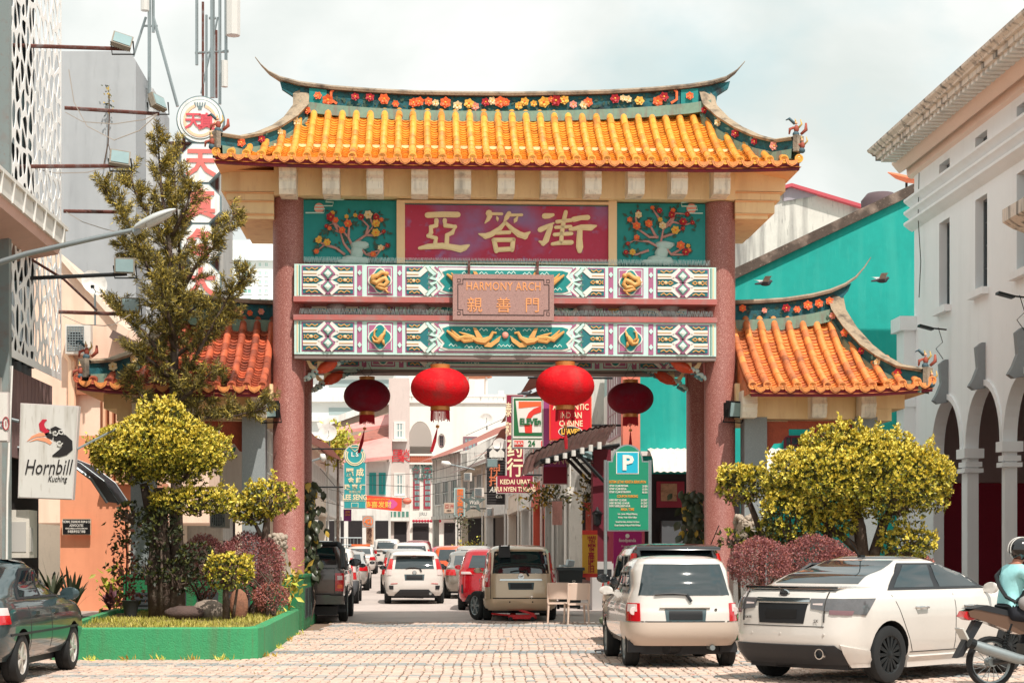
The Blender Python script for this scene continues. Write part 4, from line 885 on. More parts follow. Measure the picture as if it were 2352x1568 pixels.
# --- black people carrier ahead of it
Y0 = 27.0; c, B = car('black people carrier with roof spoiler and tall slanted red tail lights', 'car', PX(1563, Y0), Y0, STREET+.0, 'hatch', 4.2, 1.69, 1.66, black_p, wr=.31, belt=1.0, rake=.28, top_w=.80, rimm=steel, rim='10')
B.patch(car_glass, 'rear_window', c, [(-.64, 1.05), (.64, 1.05), (.58, 1.5), (-.58, 1.5)], off=.008, nu=12, nz=6); b = MB(); p = B.at(0, 1.57)
b.grid([[(x, p.y-.22+.12*abs(x)**2, 1.555) for x in np.linspace(-.66, .66, 9)], [(x, p.y-.2+.12*abs(x)**2, 1.6) for x in np.linspace(-.66, .66, 9)], [(x, p.y+.35, 1.645) for x in np.linspace(-.6, .6, 9)]]); b.build('spoiler', black_p, c, smooth=True)
for sg in (-1, 1):
    B.patch(red_l, 'tail_light', c, [(sg*.72, .8), (sg*.98, .8), (sg*.80, 1.5), (sg*.66, 1.5)], off=.015, nu=5, nz=8); B.patch(clear_l, 'indicator_lens', c, [(sg*.78, .95), (sg*.9, .95), (sg*.86, 1.1), (sg*.76, 1.1)], off=.02)
plate(B, c, .75); sidewin(B, c, [[(.5, 1.05), (1.15, 1.05), (1.2, 1.46), (.62, 1.46)], [(1.22, 1.05), (2.0, 1.05), (1.95, 1.46), (1.26, 1.46)], [(2.07, 1.05), (2.95, 1.05), (2.5, 1.46), (2.02, 1.46)]]); mirrors(c, .82, 2.95, 1.08, black_p, 1.2)
for sg in (-1, 1):
    for z in (.62, .66): B.patch(chrome, 'side_strip', c, [(.9, z), (3.2, z), (3.2, z+.012), (.9, z+.012)], 'side', sg, off=.006, nu=6, nz=1)
    for y in (1.2, 2.04): B.patch(seam, 'door_gap', c, [(y, .35), (y+.012, .35), (y+.012, 1.05), (y, 1.05)], 'side', sg, off=.003, nu=1, nz=6)
b = MB(); b.tube([(.62, 1.0, 1.6), (.72, .7, 1.95)], .008, 5); b.build('aerial', black_metal, c)
# --- gold people carrier beyond the arch
Y0 = 38.75; c, B = car('gold people carrier with tall red tail lights parked beside the white plastic chairs', 'car', PX(1197, Y0), Y0, STREET, 'hatch', 4.12, 1.65, 1.69, champ, wr=.31, belt=1.02, rake=.28, top_w=.79, rimm=steel, rim='5')
B.patch(car_glass, 'rear_window', c, [(-.66, 1.06), (.66, 1.06), (.61, 1.55), (-.61, 1.55)], off=.008, nu=12, nz=6); plate(B, c, .78, .5, .11)
B.patch(chrome, 'garnish', c, [(-.5, .9), (.5, .9), (.48, .935), (-.48, .935)], off=.02, nu=10, nz=2); B.patch(seam, 'tailgate_gap', c, [(-.66, .5), (.66, .5), (.66, .525), (-.66, .525)], off=.004, nu=10, nz=1)
for sg in (-1, 1):
    B.patch(red_l, 'tail_light', c, [(sg*.74, .76), (sg*.98, .76), (sg*.86, 1.52), (sg*.70, 1.52)], off=.015, nu=5, nz=8); B.patch(amber_l, 'indicator_lens', c, [(sg*.76, 1.18), (sg*.86, 1.18), (sg*.84, 1.28), (sg*.75, 1.28)], off=.02)
    for z in (.92, 1.08): b = MB(); p = B.at(sg*.80, z); b.lathe([(0, -.012), (.05, -.012), (.055, .03)], (p.x, p.y-.01, p.z), 12, 'y'); b.build('lamp', clear_l, c)
    B.patch(seam, 'tailgate_gap', c, [(sg*.71, .5), (sg*.72, .5), (sg*.72, 1.06), (sg*.71, 1.06)], off=.004, nu=1, nz=6)
    B.patch(plastic_dk, 'sensor', c, [(sg*.25, .42), (sg*.28, .42), (sg*.28, .45), (sg*.25, .45)], off=.035, nu=1, nz=1)
B.patch(champ, 'bumper', c, [(-1.2, .3), (1.2, .3), (1.2, .5), (-1.2, .5)], off=.03, nu=24, nz=4); wiper(B, c, -.25, .12, 1.1, .03)
b = MB(); p = B.at(0, 1.0); b.lathe([(.055, -.01), (.07, -.012), (.07, .02)], (p.x, p.y-.01, p.z), 14, 'y'); b.tube([(p.x-.05, p.y-.02, p.z+.02), (p.x, p.y-.02, p.z-.01), (p.x+.05, p.y-.02, p.z+.02)], .01, 5); b.build('emblem', chrome, c)
b = MB(); p = B.at(-.38, 1.6); b.obox((p.x, p.y-.1, 1.62), .24, .28, .1); b.obox((p.x, p.y-.2, 1.5), .26, .1, .16); b.obox((p.x-.1, p.y-.15, 1.64), .03, .3, .12); b.obox((p.x+.1, p.y-.15, 1.64), .03, .3, .12); b.build('camera_housing', plastic_dk, c)
sidewin(B, c, [[(.5, 1.07), (1.1, 1.07), (1.15, 1.52), (.6, 1.52)], [(1.2, 1.07), (2.0, 1.07), (1.95, 1.52), (1.24, 1.52)], [(2.07, 1.07), (2.9, 1.07), (2.45, 1.52), (2.02, 1.52)]]); mirrors(c, .80, 2.9, 1.1, champ)
# jack and loose wheel propped beside it
t = thing('spare_wheel', 'loose wheel with silver spokes leaning at the left rear of the gold people carrier', 'wheel', (PX(1098, 39.6), 39.6, .0), STREET+.45); wheel(t, 0, 0, .33, .19, -1, '6', steel)
for ch in list(t.children):
    for k_ in list(ch.children): k_.parent = t; k_.location = ch.location; k_.rotation_euler = ch.rotation_euler
    bpy.data.objects.remove(ch)
t = thing('trolley_jack', 'red trolley jack with handle lying under the gold people carrier', 'jack', (PX(1200, 38.9), 38.9, 0), 1.4); b = MB(); b.box(-.12, .12, -.3, .3, .05, .14); b.obox((0, -.1, .2), .1, .35, .05, (.3,0,0)); b.build('chassis', mat('jack_red', '#d8262e', .4), t)
b = MB(); b.tube([(0, .25, .12), (0, .7, .16)], .02, 6); b.build('handle', MATS['jack_red'], t)
for yy in (-.25, .25): b = MB(); b.lathe([(0,-.15),(.05,-.15),(.05,.15),(0,.15)], (0, yy, .05), 10, 'x'); b.build('roller', black_metal, t)
b = MB(); b.lathe([(.12, 0), (.1, .01), (.03, .28), (.02, .3)], n=12); tr = thing('warning_cone', 'small orange cone standing under the gold people carrier', 'cone', (PX(1178, 39.3), 39.3, 0)); b.build('cone', mat('cone_orange', '#e84a2c', .5), tr)
# --- white hatchback driving away under the lanterns
Y0 = 49.2; c, B = car('white hatchback with spoiler and black rear diffuser driving up the middle of the street', 'car', PX(952, Y0), Y0, STREET+.02, 'hatch', 3.69, 1.70, 1.50, white_p, wr=.29, belt=.98, rake=.3, top_w=.78, name='moving_car', rimm=steel)
B.patch(car_glass, 'rear_window', c, [(-.58, 1.0), (.58, 1.0), (.53, 1.34), (-.53, 1.34)], off=.008, nu=12, nz=6); plate(B, c, .76, .48, .12); wiper(B, c, -.25, .15, 1.02, .03)
b = MB(); p = B.at(0, 1.4); b.grid([[(x, p.y-.16+.12*x*x, 1.385) for x in np.linspace(-.6, .6, 9)], [(x, p.y-.14+.12*x*x, 1.42) for x in np.linspace(-.6, .6, 9)], [(x, p.y+.3, 1.47) for x in np.linspace(-.55, .55, 9)]]); b.build('spoiler', white_p, c, smooth=True)
for sg in (-1, 1):
    B.patch(red_l, 'tail_light', c, [(sg*.66, .98), (sg*.86, .98), (sg*.74, 1.28), (sg*.62, 1.28)], off=.015, nu=5, nz=6); B.patch(clear_l, 'indicator_lens', c, [(sg*.68, .82), (sg*.86, .82), (sg*.86, .98), (sg*.67, .98)], off=.015)
    B.patch(plastic_dk, 'bumper_vent', c, [(sg*.62, .42), (sg*.74, .42), (sg*.76, .53), (sg*.62, .53)], off=.01); B.patch(red_l, 'reflector', c, [(sg*.5, .58), (sg*.7, .57), (sg*.7, .585), (sg*.5, .595)], off=.01)
B.patch(plastic_dk, 'diffuser', c, [(-.6, .25), (.6, .25), (.42, .42), (-.42, .42)], off=.03, nu=12); B.patch(red_l, 'brake_light', c, [(-.05, 1.36), (.05, 1.36), (.05, 1.375), (-.05, 1.375)], off=.012)
b = MB(); b.lathe([(.03, -.1), (.04, -.1), (.04, .2)], (.45, .1, .3), 12, 'y'); b.build('exhaust', chrome, c); mirrors(c, .83, 2.35, 1.02, black_p); sidewin(B, c, [[(.6, 1.0), (1.3, 1.0), (1.3, 1.34), (.75, 1.34)], [(1.38, 1.0), (2.4, 1.0), (2.0, 1.34), (1.38, 1.34)]])
lettering_on(B, c, 'carrozzeria', 0, 1.32, .03, white_paint) ; b = MB(); p = B.at(-.0, .9); b.lathe([(.05, -.01), (.06, -.012), (.06, .02)], (p.x, p.y-.01, p.z), 14, 'y'); b.build('emblem', chrome, c)
# --- red hatchback, left of the gold carrier
Y0 = 44.6; c, B = car('bright red hatchback with its tail showing between white hatchback and gold people carrier', 'car', PX(1127, Y0), Y0, STREET-.05, 'hatch', 4.06, 1.71, 1.6, red_p, wr=.33, belt=1.05, rake=.4, top_w=.76, rimm=steel)
B.patch(car_glass, 'rear_window', c, [(-.6, 1.1), (.6, 1.1), (.5, 1.42), (-.5, 1.42)], off=.008, nu=12, nz=6); plate(B, c, .74)
for sg in (-1, 1):
    B.patch(red_l, 'tail_light', c, [(sg*.45, .92), (sg*1.05, .92), (sg*1.05, 1.06), (sg*.5, 1.04)], off=.015, nu=8); B.patch(clear_l, 'indicator_lens', c, [(sg*.5, .94), (sg*.8, .94), (sg*.8, 1.0), (sg*.55, 1.0)], off=.02); B.patch(plastic_dk, 'bumper_vent', c, [(sg*.74, .45), (sg*.8, .45), (sg*.8, .68), (sg*.76, .68)], off=.012)
B.patch(plastic_dk, 'diffuser', c, [(-.7, .25), (.7, .25), (.6, .42), (-.6, .42)], off=.02, nu=12); sidewin(B, c, [[(.65, 1.1), (1.4, 1.1), (1.4, 1.42), (.85, 1.42)], [(1.48, 1.1), (2.5, 1.1), (2.1, 1.42), (1.48, 1.42)]]); mirrors(c, .83, 2.5, 1.1, red_p)
# --- dark pickup behind the left pillars
Y0 = 37.4; grey_p = paint('grey_brown', '#5b5350', .5, .3); c, B = car('dark grey pickup truck with black roll bar half hidden behind the left pillar', 'pickup truck', PX(694, Y0), Y0, STREET, 'pickup', 5.3, 1.86, 1.8, grey_p, wr=.38, name='pickup_truck', axl=(1.15, 4.2), rimm=steel)
CB = Body([(1.1, 1.75, 4.3, .88, .12, .3, .04), (1.2, 1.78, 4.0, .86, .12, .3, .04), (1.4, 1.85, 3.6, .80, .12, .3, .04), (1.68, 1.98, 3.2, .70, .14, .3, .05), (1.77, 2.05, 3.05, .64, .16, .3, .05)]); CB.mesh(grey_p).build('cab', grey_p, c, smooth=38)
CB.patch(car_glass, 'rear_window', c, [(-.68, 1.25), (.68, 1.25), (.6, 1.64), (-.6, 1.64)], off=.01, nu=8); sidewin(CB, c, [[(2.05, 1.22), (2.75, 1.22), (2.7, 1.64), (2.15, 1.64)], [(2.82, 1.22), (3.7, 1.22), (3.15, 1.64), (2.78, 1.64)]])
b = MB()
for sg in (-1, 1): b.tube([(sg*.84, .9, 1.16), (sg*.8, 1.45, 1.6), (sg*.7, 1.6, 1.72)], .06, 8); b.tube([(sg*.8, 1.45, 1.6), (sg*.84, 1.5, 1.16)], .05, 8)
b.tube([(-.7, 1.6, 1.72), (.7, 1.6, 1.72)], .06, 8); b.build('roll_bar', black_metal, c, smooth=50)
for sg in (-1, 1):
    B.patch(red_l, 'tail_light', c, [(sg*.74, .70), (sg*.93, .70), (sg*.93, 1.08), (sg*.74, 1.08)], off=.02); B.patch(clear_l, 'indicator_lens', c, [(sg*.79, .94), (sg*.89, .94), (sg*.89, 1.03), (sg*.79, 1.03)], off=.026); B.patch(amber_l, 'indicator_lens', c, [(sg*.79, .76), (sg*.89, .76), (sg*.89, .84), (sg*.79, .84)], off=.026)
    B.patch(seam, 'tailgate_gap', c, [(sg*.72, .64), (sg*.73, .64), (sg*.73, 1.15), (sg*.72, 1.15)], off=.004, nu=1, nz=4)
b = MB(); b.box(-.9, .9, -.12, .2, .42, .6); b.box(-.6, .6, -.1, 0, .6, .62); b.build('bumper', paint('grey_dark', '#3c3836', .4, .35), c); b = MB(); [b.box(min(s*.62, s*.9), max(s*.62, s*.9), .78, .84, .22, .55) for s in (-1, 1)]; b.build('mudflap', plastic_dk, c)
mirrors(c, .93, 3.55, 1.3, black_p, 1.5)
b = MB(); b.tube([(-.3, .4, .45), (.5, .6, .42)], .06, 8); b.box(-.5, .5, .2, 4.6, .42, .55); b.build('chassis', plastic_dk, c)
# --- the queue up the street: simpler builds
def queue_car(label, px, y, shape, Ln, Wd, Ht, pm, lens='low', group='cars queueing up the street', **k):
    c, B = car(label, 'car', PX(px, y), y, STREET, shape, Ln, Wd, Ht, pm, lod=1, group=group, name='queued_car', **k); bl = k.get('belt') or Ht*.63; w = Wd/2
    if shape == 'sedan':
        B.patch(car_glass, 'rear_window', c, [(-w*.7, bl+.12), (w*.7, bl+.12), (w*.62, Ht-.15), (-w*.62, Ht-.15)], off=.008)
        for sg in (-1, 1): B.patch(red_l, 'tail_light', c, [(sg*w*.62, bl-.2), (sg*w*1.12, bl-.2), (sg*w*1.1, bl-.03), (sg*w*.66, bl-.03)], off=.012)
    else:
        B.patch(car_glass, 'rear_window', c, [(-w*.76, bl+.03), (w*.76, bl+.03), (w*.66, Ht-.15), (-w*.66, Ht-.15)], off=.008)
        for sg in (-1, 1):
            if lens == 'tall': B.patch(red_l, 'tail_light', c, [(sg*w*.86, bl-.3), (sg*w*1.1, bl-.3), (sg*w*.92, Ht-.3), (sg*w*.78, Ht-.3)], off=.012); B.patch(clear_l, 'indicator_lens', c, [(sg*w*.9, bl-.1), (sg*w*1.05, bl-.1), (sg*w*1.0, bl+.06), (sg*w*.88, bl+.06)], off=.018)
            else: B.patch(red_l, 'tail_light', c, [(sg*w*.72, bl-.3), (sg*w*1.15, bl-.3), (sg*w*1.12, bl-.06), (sg*w*.76, bl-.06)], off=.012)
    plate(B, c, bl-.25 if shape != 'sedan' else bl-.3, .46, .11); sidewin(B, c, [[(Ln*.22, bl+.1), (Ln*.4, bl+.1), (Ln*.4, Ht-.2), (Ln*.3, Ht-.2)], [(Ln*.42, bl+.1), (Ln*.62, bl+.1), (Ln*.52, Ht-.2), (Ln*.42, Ht-.2)]]); mirrors(c, w, Ln*.6, bl+.08, black_p)
    return c, B
c, B = queue_car('white hatchback with grey lower bumper and tall red tail lights, right behind the dark pickup', 752, 49.2, 'hatch', 3.7, 1.68, 1.6, white_p, 'tall', belt=1.0)
B.patch(mat('bumper_grey', '#5c6065', .6), 'bumper', c, [(-1.2, .26), (1.2, .26), (1.2, .66), (-1.2, .66)], off=.02, nu=20)
queue_car('small silver saloon in the left lane between two white cars', 792, 62, 'sedan', 4.2, 1.66, 1.45, silver_p)
c, B = queue_car('white taxi saloon with an orange roof sign, left lane ahead', 826, 92, 'sedan', 4.4, 1.72, 1.5, white_p); b = MB(); b.box(-.5, .5, 1.7, 2.0, 1.5, 1.6); b.build('roof_sign', mat('taxi_orange', '#e8703a', .5), c)
c, B = queue_car('big white van-like people carrier with chrome tail band beyond the taxi', 888, 116, 'hatch', 4.9, 1.85, 1.9, white_p, belt=1.2, top_w=.86); B.patch(chrome, 'garnish', c, [(-.8, 1.02), (.8, 1.02), (.8, 1.14), (-.8, 1.14)], off=.02)
queue_car('white sport utility directly ahead of the driving white hatchback', 945, 72, 'hatch', 4.4, 1.8, 1.72, white_p, 'tall', belt=1.1)
queue_car('dark car with red roof edge far up beside the white van-like carrier', 960, 100, 'hatch', 4.2, 1.75, 1.8, paint('maroon_roof', '#7d1d28', .2), 'low', belt=1.1)
queue_car('silver hatchback tucked on the left of the driving white hatchback', 932, 58.5, 'hatch', 3.9, 1.68, 1.52, silver_p, 'tall')
queue_car('orange hatchback in the right row beyond the red hatchback', 1042, 66, 'hatch', 3.6, 1.65, 1.6, paint('orange', '#e25a22'), 'low')
queue_car('red saloon far up the right row beside a pale facade', 1022, 88, 'sedan', 4.3, 1.7, 1.5, paint('crimson', '#c0263a'))
queue_car('silver estate with roof above the red hatchback in the right row', 1096, 60, 'hatch', 4.3, 1.72, 1.62, silver_p, 'tall')
queue_car('beige-grey saloon parked just beyond the red hatchback', 1086, 53.5, 'sedan', 4.4, 1.72, 1.48, paint('greige', '#8d857b', .4, .3))
c, B = queue_car('pale old lorry with railed load bed at the far left of the street', 800, 112, 'hatch', 4.2, 1.7, 1.35, paint('pale_blue', '#9fb0b2'), belt=1.0); b = MB()
for i in range(8): b.tube([(-.8+.23*i, .05, 1.3), (-.8+.23*i, .05, 1.95)], .025, 5)
for z in (1.5, 1.95): b.tube([(-.85, .05, z), (.85, .05, z)], .03, 5)
b.build('railing', steel, c); c['category'] = 'lorry'
# --- white saloon in the right foreground
TH = math.radians(46); blk_roof = paint('roof_black', '#1a1b1d', .1, .2)
c, B = car('white saloon with smoked tail lights, black boot spoiler and black multi-spoke wheels', 'car', 3.10, 20.15, -TH, 'sedan', 4.53, 1.79, 1.46, white_p, wr=.335, belt=1.03, zb=.24, top_w=.76, rim='m', rimm=black_metal, axl=(.93, 3.6))
tl = B.loop(1.438); cc = sum(tl, Vector())/len(tl); b = MB(); k = len(tl)
b.add([((p.x-cc.x)*f_+cc.x, (p.y-cc.y)*f_+cc.y, 1.442+dz) for f_, dz in ((1.0, 0), (.86, .022), (.5, .036)) for p in tl], [(i*k+j, i*k+(j+1)%k, (i+1)*k+(j+1)%k, (i+1)*k+j) for i in (0, 1) for j in range(k)] + [tuple(range(2*k, 3*k))]); b.build('roof_panel', blk_roof, c, smooth=40)
B.patch(car_glass, 'rear_window', c, [(-.62, 1.15), (.62, 1.15), (.5, 1.415), (-.5, 1.415)], off=.006, nu=12, nz=6)
for sg in (-1, 1):
    B.patch(smoke_l, 'tail_light', c, [(sg*.42, .87), (sg*1.06, .80), (sg*1.2, .985), (sg*.40, .985)], off=.012, nu=14, nz=4); B.patch(seam, 'boot_gap', c, [(sg*.595, .72), (sg*.605, .72), (sg*.605, 1.06), (sg*.595, 1.06)], off=.016, nu=1, nz=6)
    B.patch(mat('tail_lens_dim', '#7a5a5e', .12, coat=.6), 'tail_lens', c, [(sg*.66, .81), (sg*.9, .80), (sg*.92, .85), (sg*.66, .86)], off=.0135, nu=5) ; B.patch(clear_l, 'tail_lens', c, [(sg*.44, .915), (sg*.57, .91), (sg*.57, .935), (sg*.44, .93)], off=.0135, nu=4)
    for y in (1.25, 2.28): B.patch(seam, 'door_gap', c, [(y+(.14 if y < 2 else 0), .36), (y+(.15 if y < 2 else .01), .36), (y+.01-.25*(y < 2), 1.02), (y-.25*(y < 2), 1.02)], 'side', sg, off=.003, nu=1, nz=8)
    B.patch(seam, 'door_gap', c, [(1.35, .345), (3.2, .345), (3.2, .355), (1.35, .355)], 'side', sg, off=.003, nu=6, nz=1)
    for y in (1.45, 2.5):
        b = MB(); p = B.side(y, .87, sg); b.tube([p+Vector((sg*.0, -.02, 0)), p+Vector((sg*.035, 0, .0)), p+Vector((sg*.035, .2, .0)), p+Vector((0, .22, 0))], .016, 6); b.build('door_handle', chrome, c, smooth=50)
        b = MB(); b.ball((p.x-sg*.005, p.y+.1, p.z-.005), .012, .07, .035, 10, 6); b.build('handle_recess', mat('recess_shade', '#b9b5af', .4), c, smooth=True)  # grey bulge behind the handle: shade of its cup put into the colour
    B.patch(white_p, 'side_skirt', c, [(1.34, .17), (3.15, .17), (3.15, .31), (1.34, .31)], 'side', sg, off=.03, nu=8, nz=3)
    sidewin(B, c, [[(1.12, 1.1), (1.95, 1.1), (1.98, 1.36), (1.5, 1.36)], [(2.08, 1.1), (2.95, 1.1), (2.5, 1.36), (2.06, 1.36)]], sides=(sg,)); B.patch(plastic_dk, 'window_trim', c, [(.98, 1.075), (3.1, 1.075), (2.6, 1.385), (1.44, 1.385)], 'side', sg, off=.008, nu=8, nz=5)
B.patch(plate_m, 'plate_holder', c, [(-.33, .70), (.33, .70), (.37, .93), (-.37, .93)], off=.006, nu=6); B.patch(chrome, 'garnish', c, [(-.40, .945), (.40, .945), (.39, .985), (-.39, .985)], off=.022, nu=12, nz=3)
B.patch(mat('black_label', '#050505', .8), 'number_plate', c, [(-.23, .76), (.23, .76), (.23, .86), (-.23, .86)], off=.012); B.patch(seam, 'boot_gap', c, [(-.6, .665), (.6, .665), (.6, .675), (-.6, .675)], off=.003, nu=10, nz=1)
B.patch(plastic_dk, 'diffuser', c, [(-.95, .23), (.95, .23), (.72, .46), (-.72, .46)], off=.02, nu=20, nz=4); B.patch(white_p, 'bumper_lip', c, [(.8, .2), (1.1, .2), (1.1, .40), (.78, .47)], off=.035, nu=14, nz=3); B.patch(white_p, 'bumper_lip', c, [(-.8, .2), (-1.1, .2), (-1.1, .40), (-.78, .47)], off=.035, nu=14, nz=3)
b = MB(); p = B.at(.55, .36); b.lathe([(.048, .05), (.05, -.03), (.062, -.03), (.062, .2), (.04, .2)], (p.x, p.y-.03, .36), 20, 'y', caps=False); b.build('exhaust', chrome, c, smooth=50); b = MB(); b.lathe([(0, 0), (.05, 0)], (p.x, p.y+.02, .36), 16, 'y', caps=False); b.build('exhaust_bore', dark_in, c)
b = MB(); b.grid([[(x, B.at(x, 1.08).y-.035, z1) for x in np.linspace(-.66, .66, 11)] for z1 in (1.10, 1.125)] + [[(x, B.at(x, 1.08).y+.16, 1.125) for x in np.linspace(-.66, .66, 11)]]); b.build('spoiler', blk_roof, c, smooth=60)
b = MB(); p = B.at(0, 1.045); b.lathe([(0, -.012), (.05, -.012), (.06, 0)], (0, 0, 0), 16, 'y'); b.v = [(x*1.25+p.x, y+p.y-.01, z*.75+p.z) for x, y, z in b.v]; b.build('emblem', chrome, c); text('NAZA', .028, plate_m, c, (p.x, p.y-.026, p.z), name='badge')
lettering_on(B, c, 'FORTE', -.53, .76, .03, seam); lettering_on(B, c, 'SX', .5, .735, .035, seam)
for a in (-.45, .0, .6): b = MB(); p = B.at(a, .58); b.lathe([(0, -.004), (.014, -.004), (.016, .01)], tuple(p), 10, 'y'); b.build('sensor', mat('sensor_ring', '#c9c4bd', .4), c)
b = MB(); b.tube([(0.0, 1.6, 1.46), (0, 1.5, 1.56), (0, 1.38, 1.66)], .006, 5); b.obox((0, 1.62, 1.47), .05, .09, .03); b.build('aerial', black_metal, c)
mirrors(c, .86, 3.05, 1.08, white_p, 1.1)
# --- dark teal saloon cut by the left edge
teal_p = paint('dark_teal', '#33474b', .3, .28)
c, B = car('dark teal-grey saloon with silver five-spoke wheels at the left edge', 'car', -6.53, 19.3, .0, 'sedan', 4.2, 1.70, 1.43, teal_p, wr=.29, belt=.92, zb=.27, top_w=.78, rimm=mat('rim_silver', '#cfcac4', .3, .4), axl=(.95, 3.3))
B.patch(car_glass, 'rear_window', c, [(-.6, 1.04), (.6, 1.04), (.52, 1.33), (-.52, 1.33)], off=.008, nu=10, nz=6); plate(B, c, .72)
for sg in (-1, 1):
    B.patch(red_l, 'tail_light', c, [(sg*.5, .70), (sg*1.05, .70), (sg*1.0, .80), (sg*.5, .80)], off=.014, nu=9); B.patch(clear_l, 'tail_lens', c, [(sg*.5, .80), (sg*1.0, .80), (sg*.96, .88), (sg*.5, .88)], off=.014, nu=9)
    sidewin(B, c, [[(1.1, .99), (1.9, .99), (1.93, 1.3), (1.5, 1.3)], [(2.0, .99), (2.85, .99), (2.42, 1.3), (1.99, 1.3)]], sides=(sg,)); B.patch(plastic_dk, 'window_trim', c, [(.98, .965), (2.98, .965), (2.5, 1.325), (1.44, 1.325)], 'side', sg, off=.008, nu=8, nz=5)
    for y in (1.2, 2.1): B.patch(seam, 'door_gap', c, [(y+.1, .36), (y+.112, .36), (y+.012, .96), (y, .96)], 'side', sg, off=.003, nu=1, nz=6)
    for y in (1.4, 2.25): b = MB(); p = B.side(y, .8, sg); b.obox(p+Vector((sg*.01, .08, 0)), .03, .16, .04); b.build('door_handle', teal_p, c)
    B.patch(plastic_dk, 'rub_strip', c, [(.5, .56), (3.5, .56), (3.5, .585), (.5, .585)], 'side', sg, off=.012, nu=8, nz=1)
mirrors(c, .86, 2.75, 1.0, teal_p, 1.25)
# --- motorcycle and rider at the right edge
mo = thing('motorcycle', 'small bronze and black motorcycle with silver exhaust under the rider', 'motorcycle', (PX(2275, 19.5), 19.5, 0), -math.radians(78))
for y, nm in ((0, 'wheel'), (1.24, 'wheel')):
    wl = thing('wheel', None, None); wl.parent = mo; wl.location = (0, y, .29); b = MB(); b.lathe([(.235, -.03), (.27, -.045), (.29, -.02), (.29, .02), (.27, .045), (.235, .03), (.235, -.03)], n=32, axis='x', caps=False); b.build('tyre', rubber, wl, smooth=40)
    b = MB(); b.lathe([(.235, -.02), (.24, .0), (.235, .02), (.22, .015), (.22, -.015), (.235, -.02)], n=32, axis='x', caps=False); b.lathe([(.0, -.06), (.05, -.06), (.05, .06), (.0, .06)], n=12, axis='x')
    for i in range(18): a = 2*math.pi*i/18; b.tube([(.03*(-1)**i, .04*math.cos(a+.5), .04*math.sin(a+.5)), (0, .23*math.cos(a), .23*math.sin(a))], .004, 4)
    b.build('rim', steel, wl)
bronze_p = paint('bronze', '#6e5444', .4, .3)
b = MB(); b.prism([(-.32, .86), (-.2, .9), (.4, .74), (.5, .62), (.3, .6), (-.1, .74), (-.3, .8)], -.11, .11, 'x'); b.build('tail_cowl', bronze_p, mo); b = MB(); b.prism([(-.3, .89), (-.1, .93), (.2, .86), (.55, .78), (.6, .74), (.3, .78), (-.2, .88)], -.12, .12, 'x'); b.build('seat', plastic_dk, mo, smooth=40)
b = MB(); b.prism([(-.34, .86), (-.16, .86), (-.12, .79), (-.3, .76), (-.37, .8)], -.085, .085, 'x'); b.build('tail_light', red_l, mo); b = MB(); b.prism([(-.2, .76), (-.12, .74), (-.36, .36), (-.44, .34)], -.06, .06, 'x'); b.build('mudguard', plastic_dk, mo)
b = MB(); b.obox((0, -.34, .6), .2, .02, .16, (.5, 0, 0)); b.build('number_plate', mat('bike_plate', '#c9c9c2', .6), mo)
b = MB(); b.tube([(.15, -.28, .5), (.15, -.15, .45), (.15, .25, .33), (.14, .5, .3)], [.05, .065, .06, .03], 12); b.build('exhaust', steel, mo, smooth=50); b = MB(); b.tube([(.15, -.33, .52), (.15, -.27, .495)], .058, 12); b.build('exhaust_cap', black_metal, mo)
b = MB()
for i in range(9): b.lathe([(.02, 0), (.036, .008), (.02, .016)], (.1, .08+.012*i, .38+.03*i), 8)
b.tube([(.1, .06, .33), (.1, .2, .72)], .018, 6); b.build('shock_absorber', black_metal, mo)
b = MB(); b.obox((.0, .55, .38), .2, .36, .22); b.tube([(0, .75, .36), (0, .95, .5)], .07, 8); b.tube([(.07, 0, .29), (.07, .5, .33)], .03, 6); b.build('engine', mat('engine_alloy', '#4d4d4c', .5, .5), mo, smooth=40)
b = MB(); [b.tube([(s*.08, 1.24, .29), (s*.08, 1.0, .85), (s*.06, .96, .95)], .022, 8) for s in (-1, 1)]; b.build('fork', steel, mo); b = MB(); b.tube([(-.34, .82, 1.03), (-.15, .94, 1.0), (.15, .94, 1.0), (.34, .82, 1.03)], .014, 6); b.tube([(.16, .94, 1.0), (.3, .95, 1.2)], .008, 5); b.build('handlebar', black_metal, mo)
b = MB(); b.prism([(.5, .8), (.9, 1.0), (1.1, .95), (1.15, .6), (.9, .45), (.75, .5), (.7, .68)], -.15, .15, 'x'); b.build('fairing', bronze_p, mo, smooth=35)
b = MB(); b.ball((.3, .96, 1.2), .06, .02, .04, 8, 6); b.build('mirror', plastic_dk, mo, smooth=True)
def skin(name, nodes, edges, par, mats, colour, sub=2, **k):
    me = bpy.data.meshes.new(name); me.from_pydata([n[0] for n in nodes], edges, []); o = link(me, name, par, **k)
    md = o.modifiers.new('s', 'SKIN'); md.use_smooth_shade = True
    for i, n in enumerate(nodes):
        r = n[1]; o.data.skin_vertices[0].data[i].radius = (r, r) if not isinstance(r, tuple) else r
    o.data.skin_vertices[0].data[0].use_root = True
    s = o.modifiers.new('u', 'SUBSURF'); s.levels = s.render_levels = sub; ev(o)
    o.data.materials.clear()
    for m in mats: o.data.materials.append(m)
    for p in o.data.polygons: p.material_index = colour(p.center); p.use_smooth = True
    return o
shirt = mat('shirt_blue', '#a5e3e6', .8, var=.06, scale=9, bump=.3, bscale=14); trouser = mat('trousers_dark', '#20242c', .85); skin_m = mat('skin_tan', '#a8705a', .6)
pr = thing('person', 'motorcycle rider in pale blue shirt, black helmet and sling strap', 'person', mo.matrix_basis @ Vector((0, .19, 0)), -math.radians(78))
